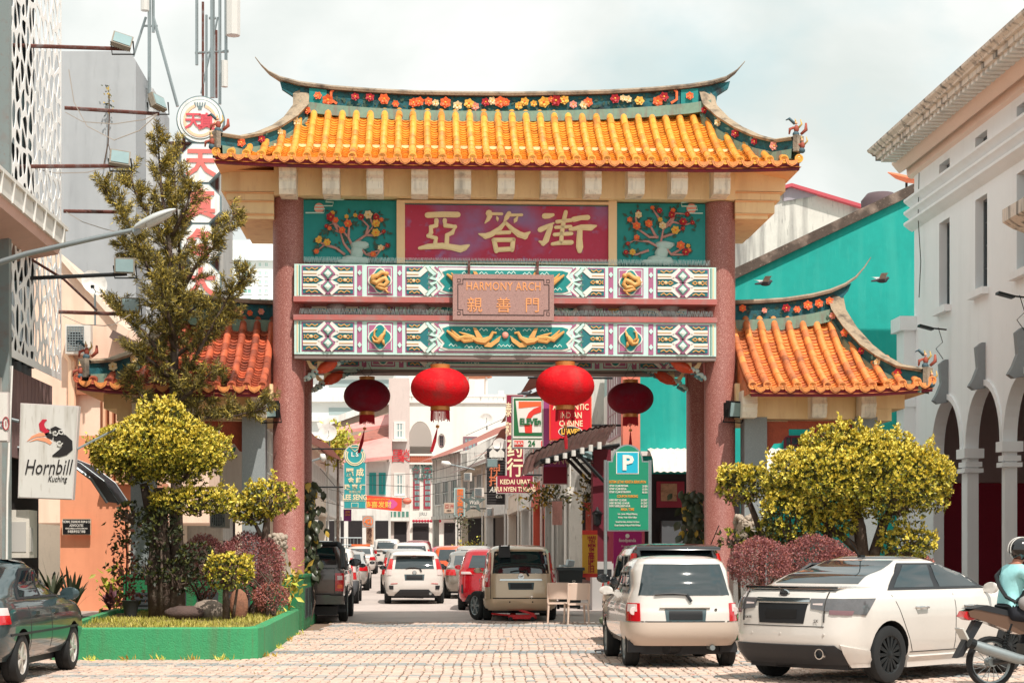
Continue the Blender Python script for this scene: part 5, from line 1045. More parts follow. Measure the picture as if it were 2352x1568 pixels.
nd = [((0, 0, .86), (.155, .13)), ((0, .03, 1.0), (.15, .12)), ((0, .07, 1.17), (.175, .13)), ((0, .10, 1.31), (.15, .10)), ((0, .13, 1.385), .06), ((0, .16, 1.45), .055), ((0, .19, 1.52), (.085, .1)),
      ((.19, .10, 1.31), .07), ((.26, .26, 1.13), .055), ((.29, .46, 1.03), .042), ((.30, .55, 1.03), .035), ((-.19, .10, 1.31), .07), ((-.26, .26, 1.13), .055), ((-.29, .46, 1.03), .042), ((-.30, .55, 1.03), .035),
      ((.1, .05, .84), .1), ((.17, .4, .78), .085), ((.17, .3, .42), .055), ((.17, .28, .3), .045), ((.17, .42, .28), .04), ((-.1, .05, .84), .1), ((-.17, .4, .78), .085), ((-.17, .3, .42), .055), ((-.17, .28, .3), .045), ((-.17, .42, .28), .04)]
ed = [(0,1),(1,2),(2,3),(3,4),(4,5),(5,6),(3,7),(7,8),(8,9),(9,10),(3,11),(11,12),(12,13),(13,14),(0,15),(15,16),(16,17),(17,18),(18,19),(0,20),(20,21),(21,22),(22,23),(23,24)]
skin('body', nd, ed, pr, [shirt, trouser, skin_m], lambda p: 2 if (p.z > 1.385 or (p.y > .3 and abs(p.x) > .24 and p.z > .9)) else (1 if p.z < .92 else 0))
for s in (-1, 1):
    for i, (dx, l_) in enumerate(((-.025, .07), (-.008, .08), (.008, .078), (.025, .065))): b = MB(); b.tube([(s*.30+dx*.9, .56, 1.04), (s*.30+dx, .6, 1.04), (s*.30+dx, .62, 1.01), (s*.3+dx, .6, .985)], [.011,.011,.010,.008], 6); b.build('finger', skin_m, pr, smooth=True)
    b = MB(); b.tube([(s*.27, .55, 1.03), (s*.255, .59, 1.01), (s*.26, .61, .99)], [.013,.012,.009], 6); b.build('thumb', skin_m, pr, smooth=True)
b = MB(); b.ball((0, .19, 1.55), .128, .15, .135, 18, 12); b.v = [v for v in b.v]; b.build('helmet', paint('helmet_black', '#101214', .0, .15), pr, smooth=True)
b = MB()
for o in (-.03, .03): b.tube([Vector((.0+o, .19, 1.55)) + Vector((.0, .152*math.cos(t), .137*math.sin(t))) for t in np.linspace(.6, 3.4, 14)], .005, 5)
b.build('helmet_stripe', white_paint, pr); b = MB(); b.prism([(.26, 1.53), (.345, 1.5), (.33, 1.42), (.24, 1.44)], -.1, .1, 'x'); b.build('visor', car_glass, pr); b = MB(); b.tube([(.0, .25, 1.48), (0, .29, 1.47), (0, .27, 1.45)], .02, 6); b.build('nose', skin_m, pr)
b = MB(); strip = [(-.19, .06, 1.33), (-.12, -.06, 1.25), (0, -.085, 1.14), (.12, -.06, 1.02), (.17, .03, .96)]; b.tube(strip, .022, 6); b.tube([(-.19, .06, 1.33), (-.12, .2, 1.25), (.05, .22, 1.1), (.17, .03, .96)], .022, 6); b.build('sling_strap', black_metal, pr)
b = MB(); b.ball((.2, .16, .95), .06, .12, .09, 10, 7); b.build('sling_bag', mat('bag_grey', '#8d8a88', .8), pr, smooth=True)
b = MB(); b.tube([(-.15, -.02, .91), (0, -.125, .915), (.15, -.02, .91), (.1, .12, .905), (-.1, .12, .905), (-.15, -.02, .91)], .02, 6); b.build('belt', black_metal, pr)
for s in (-1, 1): b = MB(); b.ball((s*.17, .38, .27), .05, .13, .045, 10, 6); b.build('shoe', plastic_dk, pr, smooth=True)
# ---------------------------------------------------------------- planting
NR = np.random.RandomState(11)
def leafmesh(name, pos, dirs, size, mats, mi=None, wid=.45, fold=.25, nrm=None):
    """one small folded leaf (two quads) per position, pointing along dirs"""
    n = len(pos); d = dirs/np.maximum(1e-6, np.linalg.norm(dirs, axis=1, keepdims=True))
    u = NR.normal(size=(n,3)) if nrm is None else nrm + NR.normal(size=(n,3))*.35
    s = np.cross(d, u); s /= np.maximum(1e-6, np.linalg.norm(s, axis=1, keepdims=True)); up = np.cross(s, d)
    L_ = (size if isinstance(size, np.ndarray) else np.full(n, size)*NR.uniform(.7, 1.25, n))[:,None]; w = L_*wid
    v = np.stack([pos, pos+d*L_*.45+s*w*.5+up*L_*fold*.4, pos+d*L_*.5, pos+d*L_*.45-s*w*.5+up*L_*fold*.4, pos+d*L_], 1).reshape(-1, 3)
    me = bpy.data.meshes.new(name); me.vertices.add(n*5); me.vertices.foreach_set('co', v.ravel())
    f = np.array([[0,1,2],[0,2,3],[1,4,2],[2,4,3]]); idx = (np.arange(n)[:,None,None]*5+f[None]).reshape(-1)
    me.loops.add(len(idx)); me.loops.foreach_set('vertex_index', idx); nf = n*4
    me.polygons.add(nf); me.polygons.foreach_set('loop_start', np.arange(nf)*3); me.polygons.foreach_set('loop_total', np.full(nf, 3))
    for m in mats: me.materials.append(m)
    if mi is not None: me.polygons.foreach_set('material_index', np.repeat(mi, 4))
    me.update(); me.validate(); return me
def leafmat(n, c1, c2, rough=.5):
    m = mat(n, c1, rough, island=C(c2), spec=.4)
    return m
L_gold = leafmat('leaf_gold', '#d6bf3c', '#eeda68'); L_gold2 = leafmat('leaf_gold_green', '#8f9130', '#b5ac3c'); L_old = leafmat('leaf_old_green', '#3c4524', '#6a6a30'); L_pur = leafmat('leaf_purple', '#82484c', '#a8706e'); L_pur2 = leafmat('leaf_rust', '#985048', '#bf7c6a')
L_dk = leafmat('leaf_dark', '#20281f', '#4a5236'); L_cr = leafmat('leaf_creeper', '#2a3126', '#454a35', .35); L_ye = leafmat('leaf_yellowed', '#a88f35', '#c2a24a'); L_lime = leafmat('leaf_lime', '#a9b53a', '#d8d068'); L_grass = leafmat('grass_blade', '#a8a646', '#dccb74'); L_need = leafmat('needle', '#5a5834', '#948548'); L_needy = leafmat('needle_tip', '#b5a040', '#e0c860')
def shell(c, r, n, lo=.86, hi=1.02, flat=0., bump=.10, seed=0):
    d = NR.normal(size=(n*2,3)); d /= np.linalg.norm(d, axis=1, keepdims=True)
    d = d[(d[:,2] > -.55-flat*-.55) | (NR.rand(len(d)) < .35)][:n]
    b = 1+bump*(np.sin(d[:,0]*7+seed)*np.sin(d[:,1]*6+seed*2)+.6*np.sin(d[:,2]*9+d[:,0]*5+seed))
    k = NR.uniform(lo, hi, len(d))*b
    return np.array(c)+d*k[:,None]*np.array(r), d
def rosettes(pos, nrm, k, size):
    n = len(pos); P_ = np.repeat(pos, k, 0); N_ = np.repeat(nrm, k, 0); a = np.tile(np.arange(k)*2*math.pi/k, n) + np.repeat(NR.rand(n)*6, k)
    t1 = np.cross(N_, np.array([.3,.5,.8])); t1 /= np.maximum(1e-6, np.linalg.norm(t1, axis=1, keepdims=True)); t2 = np.cross(N_, t1)
    T = t1*np.cos(a)[:,None]+t2*np.sin(a)[:,None]; D = N_*NR.uniform(.45, 1.1, len(P_))[:,None]+T*.9+np.array([0,0,.25])
    return P_, D, N_
def clipped(name, label, root, lobes, trunk, leaf=.06, dens=1., mats=None, cat='tree', group=None, tips=None, sprig=0):
    """a clipped garden tree: lobes = (centre, radii, ...) in world space, trunk = list of (points, radii)"""
    mats = mats or (L_gold, L_gold2, L_old)
    t = thing(name, label, cat, root, 0, group); o = np.array(root)
    b = MB()
    for pts, rr in trunk: b.tube([Vector(p)-Vector(root) for p in pts], rr, 9)
    b.build('trunk', bark, t, smooth=True)
    for i, (c_, r) in enumerate(lobes):
        c_ = np.array(c_)-o; area = (r[0]*r[2]+r[0]*r[1]+r[1]*r[2])/3; n = int(1500*dens*area/(leaf/.06)**2)
        p, d = shell(c_, r, n, .9, 1.03, bump=.07, seed=i); nn = d/np.array(r); nn /= np.linalg.norm(nn, axis=1, keepdims=True)
        P_, D, N_ = rosettes(p, nn+np.array([0,-.1,.35]), 6, leaf)
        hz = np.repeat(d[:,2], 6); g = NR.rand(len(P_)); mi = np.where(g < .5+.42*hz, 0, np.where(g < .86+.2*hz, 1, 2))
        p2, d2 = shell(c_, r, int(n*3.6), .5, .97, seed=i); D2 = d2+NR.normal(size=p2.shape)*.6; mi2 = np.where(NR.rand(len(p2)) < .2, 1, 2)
        al = np.concatenate([P_, p2]); dl = np.concatenate([D, D2]); m_ = np.concatenate([mi, mi2])
        if sprig:
            sp, sd = shell(c_, r, sprig, 1.0, 1.05, seed=i); sp = sp[sd[:,2] > .15]
            for q in sp:
                hgt = NR.uniform(.06, .2); k = 26; pp = q+np.array([0,0,1])*np.linspace(0, hgt, k)[:,None]+NR.normal(size=(k,3))*.022; al = np.concatenate([al, pp]); dl = np.concatenate([dl, NR.normal(size=(k,3))*.7+np.array([0,0,.7])]); m_ = np.concatenate([m_, np.where(NR.rand(k) < .8, 0, 1)])
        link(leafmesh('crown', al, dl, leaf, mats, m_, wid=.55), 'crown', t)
    # twigs inside
    b = MB()
    for c_, r in lobes:
        for k in range(16):
            d = NR.normal(size=3); d /= np.linalg.norm(d); d[2] = abs(d[2])*.7; s = np.array(c_)-o-np.array([0,0,r[2]*.7]); e = np.array(c_)-o+d*np.array(r)*.75
            b.tube([s+(e-s)*.0+NR.normal(size=3)*.04, (s+e)/2+NR.normal(size=3)*.05, e], [.022, .014, .005], 5)
    b.build('branches', bark, t); return t
def lob(px, py, rx, ry, y, ry3=None): k = y/F; return (tuple(P(px, py, y)), (rx*k, (ry3 or rx*.85)*k, ry*k))
GZ = .41
def gp(px, y, z=GZ): return (PX(px, y), y, z)
# left bed
bed = MB(); pts = [(PX(120, 24.6), 24.6), (PX(560, 24.75), 24.75), (PX(592, 24.95), 24.95), (PX(608, 25.4), 25.4), (PX(686, 33.0), 33.0), (-7.6, 33.0)]
pl_w = thing('planter_wall', 'low green painted kerb wall round the grassy bed with the clipped trees', 'planter', (pts[2][0], pts[2][1], 0))
def rim(pts, par, nm, z, th, m, closed=True):
    n = len(pts); cx = sum(p[0] for p in pts)/n; cy = sum(p[1] for p in pts)/n; b = MB(); inn = []
    for i, p in enumerate(pts):
        a, c_ = Vector(pts[i-1]), Vector(pts[(i+1) % n]); p = Vector(p); e1 = (p-a).normalized(); e2 = (c_-p).normalized(); nn = Vector((-(e1+e2).y, (e1+e2).x)).normalized(); s = 1/max(.4, nn.dot(Vector((-e1.y, e1.x))))
        inn.append(p+nn*th*s)
    o = Vector(par.location[:2]); pts = [Vector(p)-o for p in pts]; inn = [p-o for p in inn]
    vs = [(p.x, p.y, -.02) for p in pts]+[(p.x, p.y, z-.02) for p in pts]+[(p.x+(q.x-p.x)*.15, p.y+(q.y-p.y)*.15, z) for p, q in zip(pts, inn)]+[(p.x, p.y, z) for p in inn]+[(p.x, p.y, z-.12) for p in inn]
    b.add(vs, [(k*n+i, k*n+(i+1)%n, (k+1)*n+(i+1)%n, (k+1)*n+i) for k in range(4) for i in range(n)]); b.build(nm, m, par); return inn
inn = rim(pts, pl_w, 'kerb', .455, .14, green_p)
o_ = pl_w.location; soil = mat('bed_soil', '#6f6438', .95, var=.3, scale=4, dirt='#3f3524', damt=.6, dscale=2); b = MB(); b.add([(p.x+o_.x, p.y+o_.y, GZ-.03) for p in inn], [tuple(range(len(inn)))]); b.build('bed_soil', soil, kind='structure')
n = 12000; yy = NR.uniform(24.8, 32.9, n); xx = NR.uniform(-6.9, -3.5, n); ok = xx < -3.72-.0617*(yy-25); xx, yy = xx[ok], yy[ok]; n = len(xx)
me = leafmesh('grass', np.stack([xx, yy, np.full(n, GZ-.04)], 1), NR.normal(size=(n,3))*.35+np.array([0,0,1.]), NR.uniform(.03, .11, n)*(.55+.45*np.sin(xx*2.3+1)*np.sin(yy*1.7)+.3), [L_grass, L_gold2], (NR.rand(n) < .3).astype(int), wid=.12); link(me, 'grass', kind='stuff')
def B3(px, py, y): return tuple(P(px, py, y))
y = 30.6; clipped('clipped_tree', 'tall golden clipped tree with a wide dome and a shelf below, left bed', gp(385, y), [lob(362, 1035, 146, 80, y), lob(300, 1058, 84, 50, y-.3), lob(430, 1060, 84, 50, y-.2), lob(378, 962, 58, 38, y), lob(445, 1152, 104, 30, y), lob(366, 1032, 158, 54, y)],
   [([gp(385,y), B3(380,1330,y), B3(372,1230,y), B3(365,1120,y)], [.27,.17,.13,.1]), ([gp(402,y-.1), B3(410,1300,y), B3(400,1180,y), B3(420,1120,y)], [.18,.12,.09,.06]), ([gp(362,y), B3(352,1340,y-.1), B3(356,1240,y), B3(330,1110,y)], [.16,.11,.1,.07]), ([B3(405,1320,y), B3(440,1290,y), B3(470,1270,y)], [.08,.06,.03])], leaf=.064, dens=1.2, group='golden clipped trees', sprig=26)
clipped('bushy_growth', 'dark leafy shoots clothing the trunk of the tall golden clipped tree', gp(370, y-.35), [lob(372, 1215, 46, 50, y-.35), lob(300, 1180, 34, 24, y-.3), lob(455, 1270, 42, 20, y-.3), lob(410, 1320, 42, 38, y-.3), lob(345, 1300, 28, 50, y-.3)], [([gp(370, y-.35), B3(372, 1240, y-.35)], [.03,.02])], leaf=.085, dens=.6, mats=(L_old, L_dk, L_dk), cat='shrub')
y = 31.8; clipped('clipped_tree', 'small golden two-tiered clipped tree beside the left red pillar', gp(600, y), [lob(618, 1145, 64, 40, y), lob(577, 1183, 46, 21, y)], [([gp(598,y), B3(600,1290,y), B3(612,1200,y), B3(618,1160,y)], [.09,.07,.06,.05]), ([B3(604,1240,y), B3(585,1200,y)], [.05,.03])], leaf=.075, dens=1.2, group='golden clipped trees', sprig=10)
y = 29.2; clipped('clipped_tree', 'low golden ball-headed clipped tree in front of the purple bushes', gp(522, y), [lob(525, 1312, 54, 40, y)], [([gp(520,y), B3(518,1360,y), B3(526,1320,y)], [.07,.05,.04]), ([gp(535,y), B3(545,1350,y)], [.03,.02])], leaf=.075, dens=1.2, group='golden clipped trees', sprig=8)
def bush(label, px, py, rx, ry, y, mats, leaf=.038, dens=1., extra=(), zb=GZ):
    t = thing('clipped_bush', label, 'bush', (PX(px, y), y, zb), 0, 'purple clipped bushes'); o = np.array(t.location)
    al, dl = [], []
    for i, (c_, r) in enumerate([lob(px, py, rx, ry, y)]+[lob(*e) for e in extra]):
        c_ = np.array(c_)-o; n = int(11000*dens*(r[0]*r[2]+r[0]*r[1]+r[1]*r[2])/3/(leaf/.045)**2); p, d = shell(c_, r, n*2, .8, 1.02, bump=.035, seed=i); al.append(p); dl.append(d+NR.normal(size=d.shape)*.8); p, d = shell(c_, r, n//2, .45, .85, seed=i); al.append(p); dl.append(NR.normal(size=d.shape))
    al = np.concatenate(al); mi = np.where(NR.rand(len(al)) < .75, 0, 1); link(leafmesh('crown', al, np.concatenate(dl), leaf, mats, mi, wid=.5), 'crown', t)
    b = MB()
    for k in range(7): b.tube([(U(-.1,.1), U(-.1,.1), 0), (U(-.25,.25), U(-.2,.2), .4), (U(-.5,.5), U(-.3,.3), .8)], [.03,.02,.008], 5)
    b.build('stems', bark, t)
bush('purple clipped bush, tall and narrow, left behind the low golden tree', 468, 1300, 58, 72, 31.6, (L_pur, L_pur2))
bush('big round purple clipped bush against the left red pillar', 576, 1300, 78, 78, 31.9, (L_pur, L_pur2))
bush('ragged rust-red bush spilling at the right end of the left bed', 622, 1372, 42, 34, 31.0, (L_pur2, L_pur), dens=.6)
t = thing('croton', 'yellow leafy croton between rust-red bush and green wall', 'plant', gp(664, 32.2)); n = 90; p = np.array([0,0,.5])+NR.normal(size=(n,3))*np.array([.14,.12,.2]); link(leafmesh('crown', p, NR.normal(size=(n,3))+np.array([0,-.3,.4]), .17, [L_lime, L_ye], (NR.rand(n)<.3).astype(int)), 'crown', t); b = MB(); b.tube([(0,0,0),(0,0,.5)], .02, 6); b.build('stem', bark, t)
# rocks
for lb, px, y, sx, sz, m_ in (('pale rounded boulder on the grass right of the big trunk', 482, 29.9, .30, .19, '#9c8d80'), ('dark flat rock at the foot of the big clipped tree', 425, 29.6, .34, .13, '#5f4c46'), ('upright reddish stone under the low golden tree', 548, 30.2, .16, .3, '#9a6a52')):
    b = MB(); b.ball((0,0,sz*.6), sx, sx*.7, sz, 12, 8, .1); b.build('rock', mat('rock_'+m_[1:], m_, .9, var=.25, scale=5, dirt='#3a3330', damt=.5, dscale=6, bump=.6), None, smooth=True, label=lb, cat='rock').location = (PX(px, y), y, GZ)
# green precinct wall behind the left bed, with grille insets
gw = thing('green_wall', 'green waist-high wall with dark grille insets beside the left red pillar', 'wall', (PX(697, 34.1), 34.1, 0), STREET); fr = Fr(PX(697, 34.1), 34.1)
x0 = fr.fy(283, 1400, 0)[0]; b = MB(); b.box(x0, 0, 0, .22, 0, 1.04); b.box(-.22, 0, .22, 4.2, 0, 1.04); b.build('wall', green_d, gw); b = MB(); b.box(x0-.03, .03, -.03, .25, 1.04, 1.09); b.box(-.25, .03, .25, 4.23, 1.04, 1.09); b.build('coping', green_d, gw)
gr = mat('grille_dark', '#3c4244', .8, var=.2)
for xa in np.arange(x0+.18, -1, .62): b = MB(); b.box(xa, xa+.42, -.012, .02, .2, .75); b.build('grille', gr, gw); b = MB(); [b.box(xa+.06, xa+.36, -.02, -.01, z, z+.03) for z in np.arange(.28, .7, .1)]; b.build('grille_bars', black_metal, gw)
for ya in (.45, 1.45, 2.45, 3.3): b = MB(); b.box(-.02, .012, ya, ya+.75, .22, .82); b.build('grille', gr, gw); b = MB(); [b.box(.01, .02, ya+.1+k*.25, ya+.15+k*.25, .25, .8) for k in range(3)]; b.build('grille_bars', black_metal, gw)
# tall conifer
y = 33.4; cf = thing('conifer', 'tall feathery conifer with yellowish tips in front of the left side gate', 'tree', (PX(408, y), y, .0)); o = np.array(cf.location)
def L3(px, py, dy=0): return Vector(P(px, py, y+dy))-Vector(o)
b = MB(); leaders = [[(408,1330,0),(405,1100,0),(400,900,0),(402,720,0),(388,560,0),(370,430,0),(362,308,0)], [(401,760,.1),(415,620,.3),(405,470,.3),(397,345,.4)], [(400,800,-.2),(350,640,-.4),(300,520,-.5),(235,425,-.6)], [(402,700,0),(450,610,-.3),(500,560,-.4),(540,490,-.5)], [(402,880,0),(350,830,-.4),(300,800,-.6)], [(402,900,.1),(460,800,-.3),(520,690,-.5),(560,630,-.6)], [(404,1000,0),(460,960,-.5),(540,955,-.8),(615,935,-1.0)], [(404,960,0),(340,930,-.3),(290,860,-.3)], [(400,640,0),(330,600,.2),(275,560,.2)], [(392,580,0),(345,500,-.1),(310,440,-.2),(300,400,-.2)], [(402,820,0),(480,760,.1),(530,720,.1)], [(396,540,0),(430,470,-.2),(440,430,-.2)], [(404,930,-.3),(450,890,-.6),(490,850,-.9)], [(404,1040,0),(350,990,-.5),(320,960,-.8)], [(402,780,-.3),(380,700,-.8),(365,640,-1.)], [(404,980,-.2),(450,1000,-.5),(485,1010,-.6)], [(400,700,-.2),(430,720,-.7),(470,690,-.9)], [(403,860,-.2),(330,760,-.1),(285,730,-.1),(262,700,0)], [(404,940,0),(450,930,.3),(520,880,.4)]]
tp, td, tz = [], [], []
for li, l_ in enumerate(leaders):
    pts = [L3(*q) for q in l_]; k = len(pts); r0 = .13 if li == 0 else .045
    b.tube(pts, [max(.008, r0*(1-i/(k-.6))) for i in range(k)], 7)
    ln = sum((pts[i+1]-pts[i]).length for i in range(k-1)); nb = int(ln*17) if li else int(ln*11)
    for j in range(nb):
        t_ = (j+R())/nb
        if li == 0 and t_ < .36: continue
        s = t_*(k-1); i = min(k-2, int(s)); p = pts[i]+(pts[i+1]-pts[i])*(s-i); d = (pts[i+1]-pts[i]).normalized()
        side = Vector((random.gauss(0,1), random.gauss(0,.9), random.gauss(.15,.5))); side = (side-d*side.dot(d)*.3).normalized(); bl = U(.2, .5)*(1.-.5*t_ if li else 1.15-.75*t_)
        q = p+side*bl+d*bl*.6+Vector((0,0,.08)); b.tube([p, (p+q)/2+Vector((0,0,-.03)), q], [.010,.007,.003], 4)
        for m in range(7):
            f_ = .3+.72*m/6; tp.append(p+(q-p)*f_); td.append((side+d*.6).normalized()); tz.append(f_*(.4+.6*t_))
b.build('trunk', bark, cf, smooth=True)
tp = np.array([tuple(v) for v in tp]); td = np.array([tuple(v) for v in td]); tz = np.array(tz); k = 13
P_ = np.repeat(tp, k, 0)+NR.normal(size=(len(tp)*k,3))*.022; D_ = np.repeat(td, k, 0)*.9+NR.normal(size=(len(tp)*k,3))*.75; hz = np.repeat((tp[:,2]-3)/7*.5+tz*.35, k); mi = np.where(NR.rand(len(P_)) < hz*.7, 1, 0)
link(leafmesh('crown', P_, D_, .115, [L_need, L_needy], mi, wid=.11), 'crown', cf)
# right bed (mostly behind the parked cars)
pr_w = thing('planter_wall', 'green kerb wall of the right-hand bed, low behind the parked cars', 'planter', (PX(1700, 27.5), 27.5, 0)); rp = [(PX(1700, 28), 28), (PX(2140, 28.5), 28.5), (PX(2150, 33.5), 33.5), (PX(1660, 33.5), 33.5)]; inn = rim(rp, pr_w, 'kerb', .455, .14, green_p); o_ = pr_w.location
b = MB(); b.add([(p.x+o_.x, p.y+o_.y, GZ-.03) for p in inn], [tuple(range(len(inn)))]); b.build('bed_soil', soil, kind='structure')
y = 31.2; clipped('clipped_tree', 'broad golden clipped tree on two trunks, largest on the right', gp(1990, y), [lob(1968, 1100, 214, 92, y), lob(1880, 1110, 118, 80, y-.4), lob(2060, 1115, 118, 92, y-.3), lob(1930, 1030, 90, 58, y), lob(2030, 1040, 80, 50, y), lob(1815, 1190, 66, 70, y-.5), lob(2085, 1248, 66, 32, y-.3), lob(1905, 1200, 60, 40, y-.2)],
   [([gp(1985,y), B3(1982,1290,y), B3(1975,1210,y), B3(1960,1150,y)], [.16,.13,.11,.08]), ([gp(2012,y), B3(2005,1280,y), B3(2030,1200,y), B3(2060,1150,y)], [.14,.11,.09,.06]), ([B3(1980,1270,y), B3(1920,1220,y), B3(1860,1160,y)], [.08,.06,.04]), ([B3(2008,1300,y), B3(2050,1270,y), B3(2090,1255,y)], [.07,.05,.03])], leaf=.068, dens=1.1, group='golden clipped trees', sprig=26)
y = 32.2; clipped('clipped_tree', 'small golden clipped tree with curved trunk in front of the right lion', gp(1748, y), [lob(1715, 1118, 66, 46, y), lob(1690, 1100, 36, 26, y)], [([gp(1745,y), B3(1752,1240,y), B3(1738,1195,y), B3(1720,1150,y)], [.08,.07,.06,.05])], leaf=.085, dens=1.0, group='golden clipped trees', sprig=8)
bush('purple clipped bush right of the white compact hatchback', 1745, 1296, 72, 62, 29.6, (L_pur, L_pur2)); bush('purple clipped bush rising behind the roof of the white saloon', 1870, 1300, 84, 72, 30.2, (L_pur, L_pur2), extra=((1925, 1310, 55, 55, 30.0),)); bush('low pinkish bush peeping over the white saloon, far right of the bed', 2090, 1300, 55, 30, 31.5, (L_pur2, L_pur))
clipped('dark_shrub', 'dark green shrub at the foot of the right red pillar', gp(1700, 32.0), [lob(1690, 1240, 40, 24, 32.), lob(1770, 1230, 60, 30, 32.3)], [([gp(1700,32.), B3(1695,1250,32.)], [.03,.02])], leaf=.1, dens=.55, mats=(L_gold2, L_dk, L_old), cat='shrub')
# creepers with big leaves on the back pillars
def creeper(label, px, y, w, top, bot):
    t = thing('creeper', label, 'climbing plant', (PX(px, y), y, 0)); b = MB(); z0, z1 = PZ(bot, y), PZ(top, y)
    b.tube([(0, 0, 0), (.1, .02, z0*.5), (-.05, 0, (z0+z1)/2), (.06, 0, z1)], .02, 5); b.build('stem', bark, t)
    lm = [MB().add([(0,0,0), (.055,-.02,.05), (.06,-.03,.11), (0,-.05,.18), (-.06,-.03,.11), (-.055,-.02,.05), (0,.0,.09)], [(0,1,6),(1,2,6),(2,3,6),(3,4,6),(4,5,6),(5,0,6)]).mesh('leaf', m_, True) for m_ in (L_cr, L_ye, L_dk)]
    for i in range(230):
        z = U(z0, z1); link(lm[random.choices((0,1,2), (8,1.1,4))[0]], 'leaf', t, (random.gauss(0, w*.42), -.12+U(-.18,.12), z), (U(2.2,3.6), U(-.6,.6), U(-.9,.9)), U(.7,1.35))
creeper('dark big-leaved creeper with some yellow leaves on the left back pillar', 712, 36.6, .28, 1105, 1330); creeper('dark round-leaved creeper at the foot of the right back pillar', 1590, 36.8, .26, 1125, 1245)
# potted plants by the orange shop wall
def strap_plant(label, px, y, pot, m_, n_, ln, zb=.12, droop=1.):
    t = thing('potted_plant', label, 'potted plant', (PX(px, y), y, zb)); b = MB(); b.lathe([(.13, 0), (.17, pot*.9), (.19, pot), (.16, pot), (.14, pot-.05), (0, pot-.05)], n=12); b.build('pot', mat('pot_dark', '#3a2a28', .7), t, smooth=40)
    for i in range(n_):
        a = U(0, 6.3); l_ = ln*U(.6, 1.1); b = MB(); dx, dy = math.cos(a), math.sin(a); k = U(.3, 1.)*droop
        c_ = [(dx*l_*.55*k*s, dy*l_*.55*k*s, pot+l_*(s-.55*k*s*s)) for s in (0, .3, .6, .85, 1.)]; ws = (.02, .035, .035, .022, .003)
        b.grid([[(p[0]-dy*w_, p[1]+dx*w_, p[2]), (p[0]+dy*w_, p[1]-dx*w_, p[2])] for p, w_ in zip(c_, ws)]); b.build('leaf', m_, t)
strap_plant('potted plant with long dark arching leaves by the orange wall', 165, 30.5, .42, L_cr, 26, 1.0, 0); strap_plant('potted plant with dark purple spiky leaves near the drainpipe', 252, 33.6, .3, leafmat('leaf_cordyline', '#4a2a30', '#8a5660'), 30, .6); strap_plant('potted plant with tall dark fronds behind the teal-grey saloon', 120, 31.5, .5, L_dk, 22, .9)
t = thing('leafy_plant', 'bright lime leafy plant between drainpipe and green wall', 'plant', (PX(262, 34.4), 34.4, .13)); n = 130; p = np.array([0,0,.6])+NR.normal(size=(n,3))*np.array([.16,.14,.26]); link(leafmesh('crown', p, NR.normal(size=(n,3))+np.array([0,-.3,.4]), .2, [L_lime, L_gold2], (NR.rand(n)<.3).astype(int)), 'crown', t); b = MB(); b.tube([(0,0,0),(0,0,.6)], .02, 6); b.build('stem', bark, t)
t = thing('red_tipped_shrub', 'thin shrub with red lower leaves left of the big clipped tree', 'shrub', gp(288, 32.2)); n = 420; hh = NR.rand(n); p = np.stack([NR.normal(size=n)*.16+.05*np.sin(hh*9), NR.normal(size=n)*.14, hh*1.75+.1], 1); link(leafmesh('crown', p, NR.normal(size=(n,3))+np.array([0,-.3,.2]), .12, [L_old, L_pur2], (NR.rand(n) > hh*1.1).astype(int)), 'crown', t); b = MB(); b.tube([(0,0,0),(.03,0,1.),(0,0,1.8)], .015, 5); b.build('stem', bark, t)
b = MB(); b.lathe([(.10, 0), (.15, .26), (.17, .28), (.14, .28), (.12, .2), (0, .2)], n=14); b.build('plant_pot', mat('pot_black', '#2c2f31', .6), None, smooth=40, label='black plastic plant pot standing empty on the grass by the big trunk', cat='pot').location = gp(300, 30.3)
for i in range(9):
    lb = ('thin yellow weed at the left end of the green kerb', 'small weed below the left half of the kerb', 'bright weed tuft below the middle of the kerb', 'weed tuft right of the kerb middle', 'yellow weed tuft near the kerb corner', 'weed at the chamfered kerb corner', 'weed along the receding side of the kerb', 'tall weed halfway up the receding kerb side', 'weed at the far end of the receding kerb side')[i]; f_ = i/8
    px, yb = (210+i*75, 24.5) if i < 5 else (612+(i-5)*22, 25.3+(i-5)*2.3); n = 16; me = leafmesh('weed', NR.normal(size=(n,3))*np.array([.06,.03,.0]), NR.normal(size=(n,3))*.6+np.array([0,-.2,.8]), .10, [L_ye if i % 2 else L_lime], None, wid=.22); link(me, 'weed', None, (PX(px, yb)+.03, yb, .0), label=lb, cat='weed', group='weeds at the green kerb')
